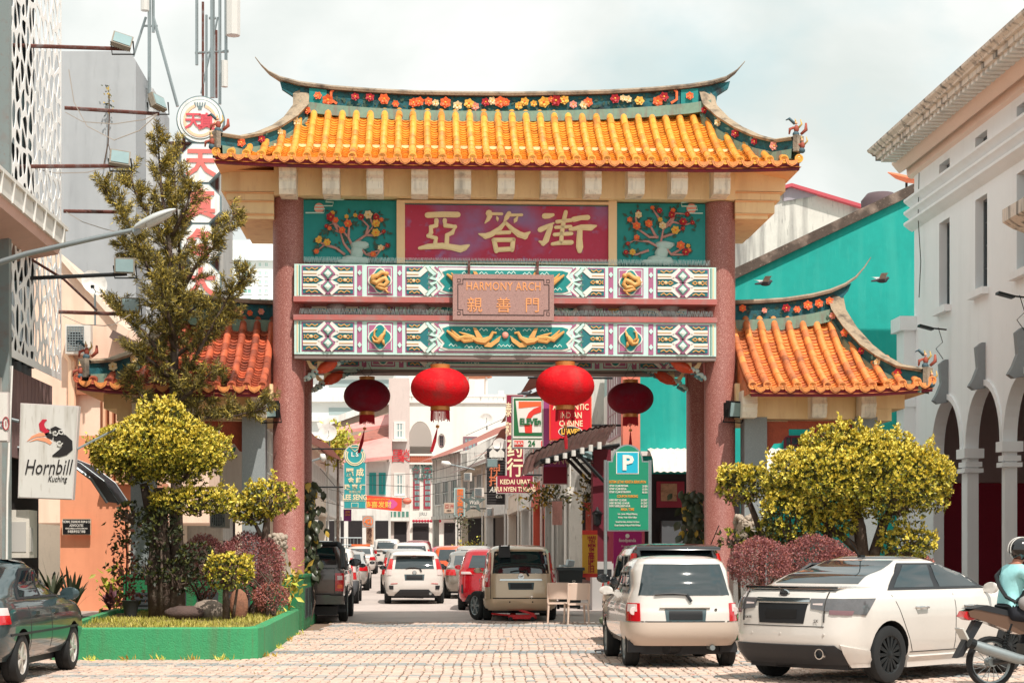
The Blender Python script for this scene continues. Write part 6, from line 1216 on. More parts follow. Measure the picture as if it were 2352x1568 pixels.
# stone lions
st_l = mat('lion_stone', '#b3a595', .85, var=.2, scale=5, dirt='#6d6258', damt=.6, dscale=4, bump=.4)
def lion(label, px, y, zb, mir):
    t = thing('stone_lion', label, 'statue', (PX(px, y), y, 0)); b = MB(); b.box(-.28, .28, -.35, .35, 0, zb); b.box(-.32, .32, -.39, .39, zb, zb+.1); b.build('pedestal', granite_g, t); z = zb+.1; m_ = -1 if mir else 1
    nd = [((0, .15, z+.3), .2), ((0, .05, z+.5), .19), ((0, -.05, z+.68), .17), ((m_*.03, -.12, z+.85), .17), ((m_*.04, -.28, z+.82), .1), ((.13, -.1, z+.5), .085), ((.14, -.2, z+.22), .07), ((.14, -.27, z+.05), .07), ((-.13, -.1, z+.5), .085), ((-.14, -.2, z+.22), .07), ((-.14, -.27, z+.05), .07), ((.2, .1, z+.2), .13), ((.22, -.1, z+.06), .07), ((-.2, .1, z+.2), .13), ((-.22, -.1, z+.06), .07)]
    skin('body', nd, [(0,1),(1,2),(2,3),(3,4),(2,5),(5,6),(6,7),(2,8),(8,9),(9,10),(0,11),(11,12),(0,13),(13,14)], t, [st_l], lambda p: 0, 1); b = MB()
    for i in range(26): a = U(0, 6.3); e = U(-.5, 1.2); b.ball((m_*.03+.19*math.cos(a)*math.cos(e), -.08+.15*math.sin(a)*math.cos(e)*.9, z+.85+.18*math.sin(e)), .055, n=7, m=5)
    b.build('mane', st_l, t, smooth=True); b = MB()
    for s in (-1, 1): b.ball((m_*.04+s*.06, -.29, z+.92), .028, n=7, m=5); b.ball((m_*.03+s*.16, -.1, z+.98), .045, .03, .06, 7, 5)
    b.ball((m_*.04, -.36, z+.83), .05, .04, .035, 8, 5); b.box(m_*.04-.07, m_*.04+.07, -.36, -.3, z+.73, z+.755); b.build('face', st_l, t, smooth=True)
lion('carved stone guardian lion between purple bush and left red pillar', 636, 34.6, .75, False); lion('carved stone guardian lion behind the small curved clipped tree', 1712, 34.4, 1.15, True)
# ---------------------------------------------------------------- buildings
def bld(name, label, px, Y, cat='building', rz=STREET, group=None, z=None):
    z = gz(Y) if z is None else z; g = thing(name, label, cat, (PX(px, Y), Y, z), rz, group); return g, Fr(PX(px, Y), Y, z, rz)
def fpoly(g, fr, nm, m, pts, yl, th, **k):            # slab whose front outline is read off the photograph
    b = MB(); b.prism([fr.fy(a, c_, yl) for a, c_ in pts], yl, yl+th); return b.build(nm, m, g, **k)
def frect(g, fr, nm, m, x0, y0, x1, y1, yl, th, **k): return fpoly(g, fr, nm, m, [(x0,y1),(x1,y1),(x1,y0),(x0,y0)], yl, th, **k)
def window(g, x0, x1, z0, z1, y, fm, pm, nx=2, nz=2, axis='y', d=.06, fw=.06):
    """window part (frame bars) with its pane as a sub-part; x is the wall's own axis"""
    def bx(b, a0, a1, c0, c1, t0, t1): b.box(a0, a1, t0, t1, c0, c1) if axis == 'y' else b.box(t0, t1, a0, a1, c0, c1)
    b = MB(); s = -1
    for a0, a1, c0, c1 in ((x0, x1, z0, z0+fw), (x0, x1, z1-fw, z1), (x0, x0+fw, z0+fw, z1-fw), (x1-fw, x1, z0+fw, z1-fw)): bx(b, a0, a1, c0, c1, y-d, y+.02)
    for i in range(1, nx): a = x0+(x1-x0)*i/nx; bx(b, a-fw*.3, a+fw*.3, z0+fw, z1-fw, y-d*.7, y+.01)
    for i in range(1, nz): a = z0+(z1-z0)*i/nz; bx(b, x0+fw, x1-fw, a-fw*.25, a+fw*.25, y-d*.6, y+.008)
    w = b.build('window', fm, g); b = MB(); bx(b, x0+fw*.5, x1-fw*.5, z0+fw*.5, z1-fw*.5, y-.015, y-.005); b.build('pane', pm, w); return w
def winpx(g, fr, x0, y0, x1, y1, yl, fm=white_paint, pm=glass_dk, nx=2, nz=2, **k):
    a = fr.fy(x0, y1, yl); c_ = fr.fy(x1, y0, yl); return window(g, a[0], c_[0], a[1], c_[1], yl, fm, pm, nx, nz, **k)
# --- white arcade building on the right
ag, af = bld('arcade_building', 'white colonnaded building with round arches, deep windows and stained cornice on the right', 2100, 44.2)
Z = lambda px, py: af.fx(px, py, 0)[1]
Yl = lambda px, py=1000: af.fx(px, py, 0)[0]
zc = Z(2088, 392); ysp = Z(2169, 1040)
arch = [(Yl(2209), Yl(2144)), (Yl(2301), Yl(2222)), (Yl(2301)-.22-(Yl(2222)-Yl(2301)), Yl(2301)-.22)]
w_ = arch[1][1]-arch[1][0]; arch.append((arch[2][0]-.22-w_, arch[2][0]-.22))
holes = []
for a, c_ in arch: r_ = (c_-a)/2; m_ = (a+c_)/2; holes.append([(a, .02), (c_, .02)]+[(m_+r_*math.cos(t), ysp+r_*1.12*math.sin(t)) for t in np.linspace(0, math.pi, 17)])
wz = [(Z(2169, 705), Z(2169, 506)), (Z(2166, 410), Z(2166, 373))]
wins = []
for k in range(5):
    yc = Yl(2169)-k*(Yl(2169)-Yl(2253.5)); hw = (Yl(2157)-Yl(2181))/2
    for z0, z1 in wz: wins.append((yc-hw, yc+hw, z0, z1)); holes.append([(yc-hw, z0), (yc+hw, z0), (yc+hw, z1), (yc-hw, z1)])
b = MB(); holed(b, [(-12, 0), (0, 0), (0, zc), (-12, zc)], holes, 0, .26, 'x'); b.box(.56, 8, -.5, 0, 0, zc); b.box(.56, 8, -12, -11.5, 0, zc); b.build('wall', arcade_white, ag)
b = MB(); b.box(.56, 3, -12, -.5, Z(2169, 860)+.4, Z(2169, 860)+.5); b.box(.56, 7.9, -12, -.5, zc-.1, zc); b.build('ceiling', white_wall, ag)
b = MB(); b.box(2.8, 3, -12, -.58, 3.25, 6); b.box(.3, 8, -.58, -.503, 3.25, 8); b.build('inner_wall', mat('inner_taupe', '#9b8886', .9, var=.08), ag); b = MB(); b.box(2.76, 2.98, -12, -.58, 0, 3.24); b.box(.3, 8, -.6, -.503, 0, 3.24); b.build('inner_wall_red', mat('inner_red', '#8a0f2c', .7, var=.1), ag)
ye_, zso = af.fx(2014, 367, -1.0); _, ztp = af.fx(1998, 341, -1.2); pinkc = mat('cornice_bounce_pink', '#f6dccd', .8, var=.05)  # pink bounced light under the overhang is put into this colour
b = MB(); b.grid([[(0, y, zc-.25), (-.1, y, zc-.2), (-.12, y, zc), (-.28, y, zc+.12), (-.3, y, zso-.25), (-.5, y, zso-.02), (-.5, y, zso+.1)] for y in (-13, .3)]); b.add([(0,.3,zc-.25),(-.12,.3,zc),(-.3,.3,zso-.25),(-.5,.3,zso),(4,.3,zso),(4,.3,zc-.25)], [(0,1,2,3,4,5)]); b.build('cornice', pinkc, ag)
crn = mat('cornice_stained', '#e4dace', .9, var=.08, dirt='#2b2a2b', damt=1., dscale=1.3, streak=1, bump=.3); hf_ = ztp-zso
o_c = [(-.4, zso), (-1.0, zso), (-1.0, zso+hf_*.4), (-1.08, zso+hf_*.45), (-1.1, zso+hf_*.6), (-1.2, zso+hf_*.8), (-1.22, ztp), (2, ztp+.3), (2, zso)]
b = MB(); b.grid([[(x, y, z) for x, z in o_c] for y in (-13, -9, -6, -3, 0, ye_)]); b.add([(x, ye_, z) for x, z in o_c], [tuple(range(len(o_c)))]); b.build('cornice_overhang', crn, ag)
dm = MB().box(-.42, 0, -.1, .1, -.09, .09).mesh('dentil', white_wall); dm2 = MB().box(-.08, 0, -.07, .07, -.06, .06).mesh('dentil', white_wall)
for k in range(38): link(dm, 'dentil', ag, (-.55, ye_-.2-k*.3, zso-.045), None, (.9, .8, .5)); link(dm2, 'dentil', ag, (-.2, .1-k*.3, zc+.02))
for zz in (Z(2100, 462), Z(2100, 490), Z(2102, 514)): b = MB(); b.prism([(-.0, zz-.16), (-.10, zz-.1), (-.22, zz+.0), (-.22, zz+.06), (0, zz+.1)], 0, 1); b.v = [(x, -12 if y < .5 else .2, z) for x, y, z in b.v]; b.build('string_course', arcade_white, ag)
fmw = mat('window_iron', '#5d6468', .6)
for y0, y1, z0, z1 in wins:
    window(ag, y0, y1, z0, z1, .25, fmw, glass_dk, 2, 4 if z1-z0 > 1 else 1, 'x')
    if z1-z0 > 1: b = MB(); b.box(-.16, .2, y0-.1, y1+.1, z0-.16, z0-.003); b.build('sill', arcade_white, ag)
kg = mat('keystone_grey', '#8e9396', .8, var=.08)
for i, (a, c_) in enumerate(arch):
    m_ = (a+c_)/2; r_ = (c_-a)/2; za = ysp+r_*1.12
    b = MB(); o = [(m_+r_*1.0*math.cos(t), ysp+r_*1.12*math.sin(t)) for t in np.linspace(0, math.pi, 17)]; o2 = [(m_+(r_+.14)*math.cos(t), ysp+(r_*1.12+.14)*math.sin(t)) for t in np.linspace(math.pi, 0, 17)]
    for j in range(16): b.prism([o[j], o[j+1], o2[15-j], o2[16-j]], -.05, .003, 'x')
    b.build('archivolt', arcade_white, ag)
    b = MB(); b.prism([(-.08, za+.95), (-.18, za+.85), (-.16, za+.4), (-.26, za+.15), (-.34, za-.02), (-.25, za-.1), (0, za-.06), (0, za+.95)], m_-.13, m_+.13, 'y') if False else b.add([(x, y, z) for y in (m_-.10, m_+.10) for x, z in ((-.08, za+.95), (-.2, za+.85), (-.16, za+.4), (-.26, za+.15), (-.36, za-.02), (-.25, za-.1), (0, za-.06), (0, za+.95))], [tuple(range(8)), tuple(range(15, 7, -1))]+[(j, (j+1)%8, 8+(j+1)%8, 8+j) for j in range(8)]); b.build('keystone', kg, ag)
    p0_, p1_ = c_, (arch[i-1][0] if i else c_+.5); yc, hw = (p0_+p1_)/2, (p1_-p0_)/2
    b = MB(); b.box(-.10, .36, yc-hw-.10, yc+hw+.10, ysp-.22, ysp); b.box(-.06, .33, yc-hw-.05, yc+hw+.05, ysp-.42, ysp-.3); b.box(-.09, .35, yc-hw-.08, yc+hw+.08, ysp-.55, ysp-.45); b.build('capital', arcade_white, ag); b = MB(); b.box(-.05, .31, yc-hw-.03, yc+hw+.03, 0, .5); b.build('column_base', arcade_white, ag)
b = MB(); b.box(-.3, .3, -.1, .55, 0, Z(2100, 760)); b.box(-.42, .4, -.2, .68, Z(2100, 760), Z(2100, 728)); b.box(-.45, .4, -.15, .7, Z(2100, 935), Z(2100, 905)); b.build('pilaster', arcade_white, ag)
zb_ = Z(2330, 590); b = MB(); b.prism([(-1.0, zb_+.55), (-1.0, zb_+.3), (-.8, zb_+.18), (-.3, zb_), (0, zb_), (0, zb_+.62)], af.fx(2302, 560, -1.0)[0]-4, af.fx(2302, 560, -1.0)[0]); b.build('canopy', crn, ag)
def floodlamp(label, loc, rot, s=1., group=None, m=None, rz=0):
    t = thing('floodlight', label, 'floodlight', loc, rz, group); b = MB(); b.obox((0, 0, 0), .42*s, .12*s, .32*s, rot); b.build('housing', m or black_metal, t); o = Euler(rot).to_matrix()
    b = MB(); b.obox(o @ Vector((0, -.066*s, 0)), .36*s, .015, .26*s, rot); b.build('lens', glass_lt, t); b = MB(); [b.obox(o @ Vector((k*.05*s, .09*s, 0)), .012, .07*s, .24*s, rot) for k in range(-3, 4)]; b.build('cooling_fins', m or black_metal, t); b = MB(); b.tube([(-.23*s, 0, 0), (-.23*s, .1, -.24*s), (.23*s, .1, -.24*s), (.23*s, 0, 0)], .015, 5); b.build('bracket', black_metal, t); return t
for px, py, n_ in ((2155, 752, 'far'), (2342, 678, 'near')):
    y, z = af.fx(px, py, -.25); w = af.w(-.35, y, z); t = thing('floodlight', f'small black wall floodlight with dangling wire on the {n_} side of the arcade wall', 'floodlight', w, STREET); b = MB(); b.obox((-.2, 0, 0), .35, .22, .05, (0, .25, 0)); b.build('housing', black_metal, t); b = MB(); b.tube([(0, 0, -.02), (.3, 0, -.05)], .02, 5); b.tube([(.1, 0, 0), (.2, -.02, -.35), (.05, .02, -.5), (.22, 0, -.75)], .01, 4); b.build('cable', black_metal, t)
w = af.w(-.12, Yl(2122), 0); t = thing('cable', 'thin black cable hanging down the corner of the arcade wall', 'cable', (w.x, w.y, Z(2122, 680)), STREET); b = MB(); b.tube([(0,0,0),(.03,-.04,.9),(-.02,.02,2.),(.0,0,3.1)], .012, 4); b.build('wire', black_metal, t)
b = MB(); w = af.w(2.2, Yl(2293), 0); b.box(-.3, .3, -.3, .3, .1, 1.6); t = thing('cabinet', 'pale cabinet with dark window standing inside the right arch', 'cabinet', w, STREET); b.build('case', cream_wall, t); b = MB(); b.box(-.32, -.3, -.2, .2, .8, 1.4); b.build('pane', glass_dk, t)
# --- teal shop at the corner of the right row, its gable wall faces the square
tg, tf = bld('teal_shophouse', 'shophouse with big plain teal gable wall and dark mouldy coping behind the gateway', 1470, 46.4)
fpoly(tg, tf, 'gable_wall', teal_wall, [(1470,1300),(2140,1300),(2140,420),(2097,440),(1690,632),(1470,737)], 0, .3)
b = MB(); cpm = mat('mouldy_coping', '#5d5048', .95, var=.3, scale=3, dirt='#c9b2a2', damt=.5, dscale=2, bump=.4); q0, q1 = tf.fy(1462, 735, -.1), tf.fy(2140, 415, -.1); strip_xz(b, [q0, q1], .26, -.14, .45); b.build('coping', cpm, tg)
b = MB(); b.box(.0, .35, .31, 9, 0, tf.fy(1470, 740, 0)[1]-.2); b.build('street_wall', mat('pale_blue_wall', '#a9c6c6', .8, var=.08, dirt='#7d9494', damt=.4, dscale=1, streak=1), tg)
p0_ = tf.fy(1430, 850, -.35); p1_ = tf.fy(1470, 850, -.35); b = MB(); b.box(p0_[0], p1_[0]-.003, -.4, .0, 0, 7.2); b.build('corner_pier', mat('pier_coral', '#e8866f', .8, var=.08), tg)
y0, z0 = tf.fx(1428, 1000, 0); y1, z1 = tf.fx(1401, 885, 0); window(tg, y0, y1, z0, z1+.6, -.01, mat('window_mauve', '#b79aa0', .7), mat('shutter_white', '#d5d6d2', .7), 5, 3, 'x', d=.08)
for k, (x0, x1) in enumerate(((1490, 1640), (1740, 1850))):
    b = MB(); a = tf.fy(x0, 1040, -.3); c_ = tf.fy(x1, 1085, -1.3); n = int((c_[0]-a[0])/.09); b.grid([[(a[0]+j*.09, y, z+.035*(j % 2)) for j in range(n+1)] for y, z in ((-.02, a[1]+.12), (-.6, a[1]+.02), (-1.1, a[1]-.2), (-1.3, c_[1]))]); b.build('awning', mat('awning_white', '#e6e1da', .6, var=.06, dirt='#a5968c', damt=.4, dscale=2), tg)
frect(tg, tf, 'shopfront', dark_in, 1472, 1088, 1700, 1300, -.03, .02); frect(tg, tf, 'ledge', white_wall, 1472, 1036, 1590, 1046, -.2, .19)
frect(tg, tf, 'shop_sign', mat('sign_red', '#8f1630', .6), 1508, 1105, 1572, 1165, -.08, .04); frect(tg, tf, 'menu_picture', mat('food_picture', '#b78a6a', .6, var=.5, scale=8, dirt='#6b3a2c', damt=.8, dscale=9), 1518, 1110, 1555, 1150, -.1, .015)
frect(tg, tf, 'counter', mat('counter_grey', '#55585c', .6), 1520, 1195, 1570, 1260, -.5, .3); winpx(tg, tf, 1800, 1000, 1850, 1044, -.02, maroon, glass_dk, 3, 2); frect(tg, tf, 'red_panel', mat('panel_crimson', '#8a1630', .7), 1860, 985, 1960, 1030, -.04, .03)
b = MB(); b.box(-.02, 12, .5, 9, 0, 6.4); b.build('back_mass', white_wall, tg)
g, f_ = bld('weathered_house', 'white mould-stained gable house with red roof edge behind the teal wall', 1830, 54); fpoly(g, f_, 'wall', grime_white, [(1600,1250),(2080,1250),(2080,520),(1975,474),(1818,428),(1680,470),(1600,500)], 0, .3)
b = MB(); strip_xz(b, [f_.fy(1678, 462, -.2), f_.fy(1818, 425, -.2), f_.fy(1982, 474, -.2)], .1, -.25, 6); b.build('roof', mat('roof_edge_red', '#c0505a', .7), g); fpoly(g, f_, 'cladding', mat('cladding_grey', '#a19aa2', .6, var=.1), [(1800,440),(1818,428),(1885,448),(1800,462)], -.08, .06)
t = thing('water_tank', 'dark rounded water tank on the roof behind the mouldy coping', 'water tank', P(2022, 470, 52)); b = MB(); b.lathe([(.55, -.5), (.58, .1), (.4, .32), (.1, .36)], n=16); b.build('tank', mat('tank_dark', '#5a4a4e', .8), t, smooth=50)
t = thing('satellite_dish', 'orange-red dish tilted on the roof beside the arcade cornice', 'satellite dish', P(2082, 420, 50), .6); b = MB(); b.lathe([(.0, 0), (.35, .05), (.62, .17), (.64, .19), (.35, .08), (.02, .03)], n=20); b.v = [(x, y*.9-z*.5, z*.8+y*.35) for x, y, z in b.v]; b.build('dish', mat('dish_orange', '#e8764e', .6, var=.2), t, smooth=50); b = MB(); b.tube([(0,0,0),(0,0,-.6)], .04, 6); b.build('mast', black_metal, t)
# --- the rows along the street
def shop(label, side, y0, y1, h, m, seed, gm=None, roofm=None, wm=None, floors=2, pane=glass_dk, org=None, rz=STREET):
    """side +1: right row, -1: left row; facade at street x, from y0 to y1"""
    rs_ = random.Random(seed); xw = 2.7 if side > 0 else -7.6; w = Vector((xs(y0, xw), y0, gz(y0))) if org is None else Vector((org[0], org[1], gz(y0))); g = thing('shophouse', label, 'shophouse', w, rz); L_ = y1-y0; sd = side
    b = MB(); x0, x1 = (0, 9) if sd > 0 else (-9, 0)
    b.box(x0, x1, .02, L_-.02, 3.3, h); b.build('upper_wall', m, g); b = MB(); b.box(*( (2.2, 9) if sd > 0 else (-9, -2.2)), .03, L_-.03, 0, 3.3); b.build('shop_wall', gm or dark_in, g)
    for yy in (0.0, L_-.42): b = MB(); b.box(*((-.04, .36) if sd > 0 else (-.36, .04)), yy+.02, yy+.4, 0, h+.15); b.build('pier', m, g)
    b = MB(); b.box(*((-.12, .2) if sd > 0 else (-.2, .12)), .0, L_, 3.25, 3.5); b.box(*((-.1, .2) if sd > 0 else (-.2, .1)), .0, L_, h-.05, h+.12); b.build('ledge', m, g)
    nw = max(1, int(L_/2.6))
    for fl in range(floors-1):
        z0 = 4.2+fl*3.1
        if z0+1.5 > h: break
        for k in range(nw):
            a = .7+(L_-1.4)*(k+.12)/nw; c_ = .7+(L_-1.4)*(k+.88)/nw; wn = MB()
            xx = -.012 if sd > 0 else .012; w_ = window(g, a, c_, z0, z0+1.6, xx, wm or white_paint, pane, 4, 2, 'x', d=.07 if sd > 0 else -.07)
    if roofm:
        b = MB(); xe = -1.0 if sd > 0 else 1.0; xr = 4.5*sd; b.grid([[(xe, yy, h-.15), (xr*.5, yy, h+1.2), (xr, yy, h+2.3), (xr*2, yy, h-.1)] for yy in np.linspace(-.1, L_+.1, 3)]); b.build('roof', roofm, g)
        b = MB(); b.add([(0, -.02+.03, h), (xr, .01, h+2.25), (xr*2, .01, h)], [(0,1,2)]); b.build('gable', m, g)
    b = MB(); xp = -.12*sd; b.tube([(xp, .6, 0), (xp, .6, h)], .06, 6); b.build('drainpipe', white_paint, g)
    return g
rt_r = mat('roof_tile_rust', '#a86a5c', .9, var=.25, scale=3, dirt='#5a4440', damt=.6, dscale=2); rt_p = mat('roof_sheet_pink', '#d99a92', .7, var=.12, scale=.8, dirt='#b04a50', damt=.4, dscale=.6); rt_d = mat('roof_tile_dark', '#6b5a54', .9, var=.25, scale=3)
shop('grimy white shophouse next to the teal corner shop, behind the red cuisine sign', 1, 55.6, 61, 8.2, grime_white, 1, None, rt_r, black_metal)
shop('pale grimy shophouse with pipes behind the medicine shop sign', 1, 61, 67, 7.6, grime_white, 2, None, rt_r)
shop('coral red shophouse midway along the right row', 1, 67, 74, 7.4, coral_wall, 3, coral_wall, rt_d)
shop('white stained shophouse with dark slatted sign, right row', 1, 74, 83, 7.6, white_wall, 4, None, rt_r)
shop('grey shophouse with rusty tiled roof in the far right row', 1, 83, 95, 7.2, cream_wall, 5, None, rt_r)
shop('whitish shophouse with tiled eave where the right row bends', 1, 95, 103, 6.8, white_wall, 6, None, rt_r, org=(xs(95, 2.7), 95), rz=STREET+.12)
shop('cream shophouse with dark tiled roof in the bend of the right row', 1, 103, 112, 6.2, cream_wall, 12, mat('wall_taupe', '#8d827c', .9), rt_d, org=(xs(95, 2.7)-8*math.sin(STREET+.12), 103), rz=STREET+.14); shop('last grey-white shophouse before the clan hall, right side', 1, 112, 121, 7.4, grime_white, 13, None, rt_r, org=(xs(95, 2.7)-8*math.sin(STREET+.12)-9*math.sin(STREET+.14), 112), rz=STREET+.2)
shop('cream shophouse with corrugated eave left of the jewellery sign', -1, 55, 68, 6.2, cream_wall, 8, cream_wall, rt_d)
shop('white shophouse with louvred panels under the jewellery sign', -1, 68, 84, 6.4, white_wall, 9, dark_in, rt_p)
shop('pale shophouse with low tiled awning on the left row', -1, 84, 100, 6.6, cream_wall, 10, dark_in, rt_p)
shop('white shophouse by the orange number sign, left row', -1, 100, 118, 7.2, white_wall, 11, dark_in, rt_p)
# --- houses closing the street
g, f_ = bld('teal_window_house', 'white house with turquoise shutters and pink roofs at the end of the street', 850, 126); zt_ = f_.fy(850, 1040, 0)[1]; frect(g, f_, 'wall', white_wall, 700, 1060, 897, 1300, 0, 6); fpoly(g, f_, 'roof', rt_p, [(770,1062),(900,1040),(900,960),(870,962)], -1.2, 1.1) if False else None
for k, (ya, yb_, yl) in enumerate(((1064,1010,-1.5),(1020,985,2.5),(992,958,6.5))):
    b = MB(); a = f_.fy(740, ya, yl); c_ = f_.fy(900, ya-18, yl); e = f_.fy(900, yb_-10, yl+4); d_ = f_.fy(760+30*k, yb_+22, yl+4); b.add([(a[0], yl, a[1]), (c_[0], yl, c_[1]), (e[0], yl+4, e[1]), (d_[0], yl+4, d_[1]), (a[0], yl, a[1]-.25), (c_[0], yl, c_[1]-.25), (e[0], yl+4, e[1]-.25), (d_[0], yl+4, d_[1]-.25)], [(0,1,2,3),(4,5,1,0),(7,6,5,4),(3,2,6,7),(1,5,6,2),(0,3,7,4)]); b.build('roof', rt_p if k != 1 else rt_r, g)
tq = mat('shutter_turquoise', '#2f9e9a', .7)
for a, c_ in ((848, 864), (870, 886)): winpx(g, f_, a, 1085, c_, 1135, -.02, tq, glass_lt, 3, 2, fw=.2)
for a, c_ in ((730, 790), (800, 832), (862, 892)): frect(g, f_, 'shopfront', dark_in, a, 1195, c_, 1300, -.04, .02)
g, f_ = bld('pink_flats', 'narrow greyish-pink four storey house with two red characters beside the clan hall', 910, 128); frect(g, f_, 'wall', mat('flats_pinkgrey', '#cfc1ba', .8, var=.06, dirt='#a3968f', damt=.3, dscale=.3, streak=1), 893, 868, 940, 1310, 0, 8)
for y0, y1 in ((968, 1008), (1086, 1138)): winpx(g, f_, 905, y0, 931, y1, -.02, white_paint, glass_lt, 4, 2, fw=.15); frect(g, f_, 'sill', white_wall, 901, y1+1, 935, y1+5, -.4, .4)
rdp = mat('paint_red_char', '#d0353c', .6)
for ch, px in (('昌', 913), ('榮', 927)): x, z = f_.fy(px, 1046, -.05); text(ch, .75, rdp, g, (x, -.05, z), name='character')
frect(g, f_, 'shopfront', dark_in, 905, 1198, 934, 1300, -.04, .02); b = MB(); a = f_.fy(893, 1170, -.5); c_ = f_.fy(940, 1196, -.5); b.box(a[0], c_[0], -.6, 0, c_[1], a[1]); b.build('ledge', white_wall, g); b = MB(); a = f_.fy(895, 1162, 0); [b.box(a[0]+k*.3, a[0]+k*.3+.2, -.62, -.601, a[1]-.8, a[1]-.4) for k in range(5)]; b.build('vent_blocks', greeng, g)
cg, cf_ = bld('clan_hall', 'white clan hall with arched balcony, red arched windows and green characters closing the street', 1010, 132)
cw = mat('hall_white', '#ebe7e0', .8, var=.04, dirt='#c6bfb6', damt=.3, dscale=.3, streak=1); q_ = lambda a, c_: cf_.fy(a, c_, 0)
hl = [q_(938+27+27*math.cos(t), 1012-45*math.sin(t)) for t in np.linspace(0, math.pi, 13)]+[q_(938, 1048), q_(992, 1048)]; ov_ = [q_(1014+9*math.cos(t), 1012+17*math.sin(t)) for t in np.linspace(0, 2*math.pi, 14)[:-1]]
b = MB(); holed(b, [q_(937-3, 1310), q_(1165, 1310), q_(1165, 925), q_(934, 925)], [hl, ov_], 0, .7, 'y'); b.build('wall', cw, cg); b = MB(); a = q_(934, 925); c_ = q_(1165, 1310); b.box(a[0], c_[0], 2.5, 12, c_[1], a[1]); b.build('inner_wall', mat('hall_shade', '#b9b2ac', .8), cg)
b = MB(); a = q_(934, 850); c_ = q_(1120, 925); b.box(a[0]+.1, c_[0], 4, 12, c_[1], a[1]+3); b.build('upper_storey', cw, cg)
for a, c_ in ((950, 962), (974, 987)):
    x0, z0 = q_(a-1, 1168); x1, z1 = q_(c_+2, 1075); xm_ = (x0+x1)/2; r_ = (x1-x0)/2; b = MB(); b.prism([(x0, z0), (x1, z0)]+[(xm_+r_*math.cos(t), z1-r_+r_*1.4*math.sin(t)) for t in np.linspace(0, math.pi, 9)], -.08, .02); w = b.build('window', mat('window_wine', '#9d3a48', .6), cg)
    b = MB(); [b.box(x0+.12+i*(x1-x0-.2)/3, x0+.12+i*(x1-x0-.2)/3+.16, -.1, -.081, z0+.2+j*.42, z0+.5+j*.42) for i in range(3) for j in range(6)]; b.build('pane', glass_lt, w)
b = MB(); a = q_(942, 1046); c_ = q_(992, 1062); n = 12; [b.lathe([(.07, 0), (.14, .18), (.07, .42), (.12, .5)], (a[0]+(c_[0]-a[0])*(i+.5)/n, -.1, c_[1]), 8) for i in range(n)]; b.build('balustrade', mat('baluster_terracotta', '#b8674f', .7), cg, smooth=50)
b = MB(); b.box(a[0]-.1, c_[0]+.1, -.2, .0, a[1]-.02, a[1]+.14); b.box(a[0]-.1, c_[0]+.1, -.2, 0, c_[1]-.14, c_[1]); b.build('balustrade_rail', cw, cg)
gch = mat('hall_char_green', '#4f6f68', .6)
for ch, px in (('會', 955), ('公', 965), ('海', 976), ('南', 988)): x, z = q_(px, 1085+(px-955)*.0); text(ch, 1.05, gch, cg, (x, -.05, z), ext=.05, sx=.45, name='character')
winpx(cg, cf_, 1064, 1002, 1096, 1044, -.02, mat('window_plum', '#8d6a72', .6), glass_lt, 3, 3, fw=.15); winpx(cg, cf_, 1009, 1000, 1019, 1025, .5, MATS['window_plum'], glass_dk, 2, 3)
b = MB(); a = q_(934, 905); c_ = q_(1165, 926)
b.box(a[0], c_[0], -.15, .1, a[1]-.2, a[1]); b.box(a[0], c_[0], -.15, .1, c_[1], c_[1]+.2); n = 22; [b.box(a[0]+(c_[0]-a[0])*i/n, a[0]+(c_[0]-a[0])*i/n+(.25 if i % 5 else .45), -.12, .08, c_[1]+.2, a[1]-.2+(.0 if i % 5 else .5)) for i in range(n)]; b.build('parapet_balustrade', cw, cg)
b = MB(); x, z = q_(1096, 905); [b.tube([(x+i, 1+j, z-.5), (x+i, 1+j, z+1.35)], .09, 6) for i in (-.7, .7) for j in (-.6, .6)]; b.build('pavilion_posts', cw, cg); b = MB(); b.lathe([(1.15, 0), (1.2, .06), (.6, .5), (.12, .85), (.05, 1.1)], (x, 1, z+1.35), 8); b.build('pavilion_roof', mat('pavilion_orange', '#e0916c', .7), cg)
for a, c_ in ((948, 985), (1020, 1046)): frect(cg, cf_, 'shopfront', dark_in, a, 1200, c_, 1300, -.06, .03)
frect(cg, cf_, 'canopy', mat('canopy_red', '#d8503f', .6), 1012, 1168, 1052, 1178, -.9, .8); frect(cg, cf_, 'shop_pillar', mat('pillar_magenta', '#b02a48', .6), 1060, 1180, 1068, 1262, -.3, .25); b = MB(); a = q_(950, 1196); [b.ball((a[0]+.22*i, -.4, a[1]), .12, n=7, m=5) for i in range(10)]; b.build('lantern_string', mat('lantern_crimson', '#b3223c', .6), cg)
g, f_ = bld('far_white_block', 'big pale apartment block with ledges rising behind the left roofs', 790, 175); frect(g, f_, 'wall', mat('block_white', '#dfe3e1', .8, var=.04), 640, 790, 905, 1250, 0, 10)
for y0, y1 in ((848, 866), (908, 930), (956, 975)): frect(g, f_, 'ledge', white_wall, 640, y0, 905, y1-8, -.6, .6); frect(g, f_, 'window_band', mat('band_grey', '#9fb0b0', .5), 755, y1+6, 900, y1+22, -.05, .04)
g, f_ = bld('brown_gable_house', 'brownish old gable wall with white verge behind the left shop roofs', 800, 140); fpoly(g, f_, 'wall', mat('wall_brown', '#b09a8c', .9, var=.15, dirt='#7d6c62', damt=.5, dscale=.5), [(735,1250),(892,1250),(892,930),(735,985)], 0, 6); b = MB(); strip_xz(b, [f_.fy(730, 978, -.2), f_.fy(895, 920, -.2)], .5, -.4, 6); b.build('verge', white_wall, g)
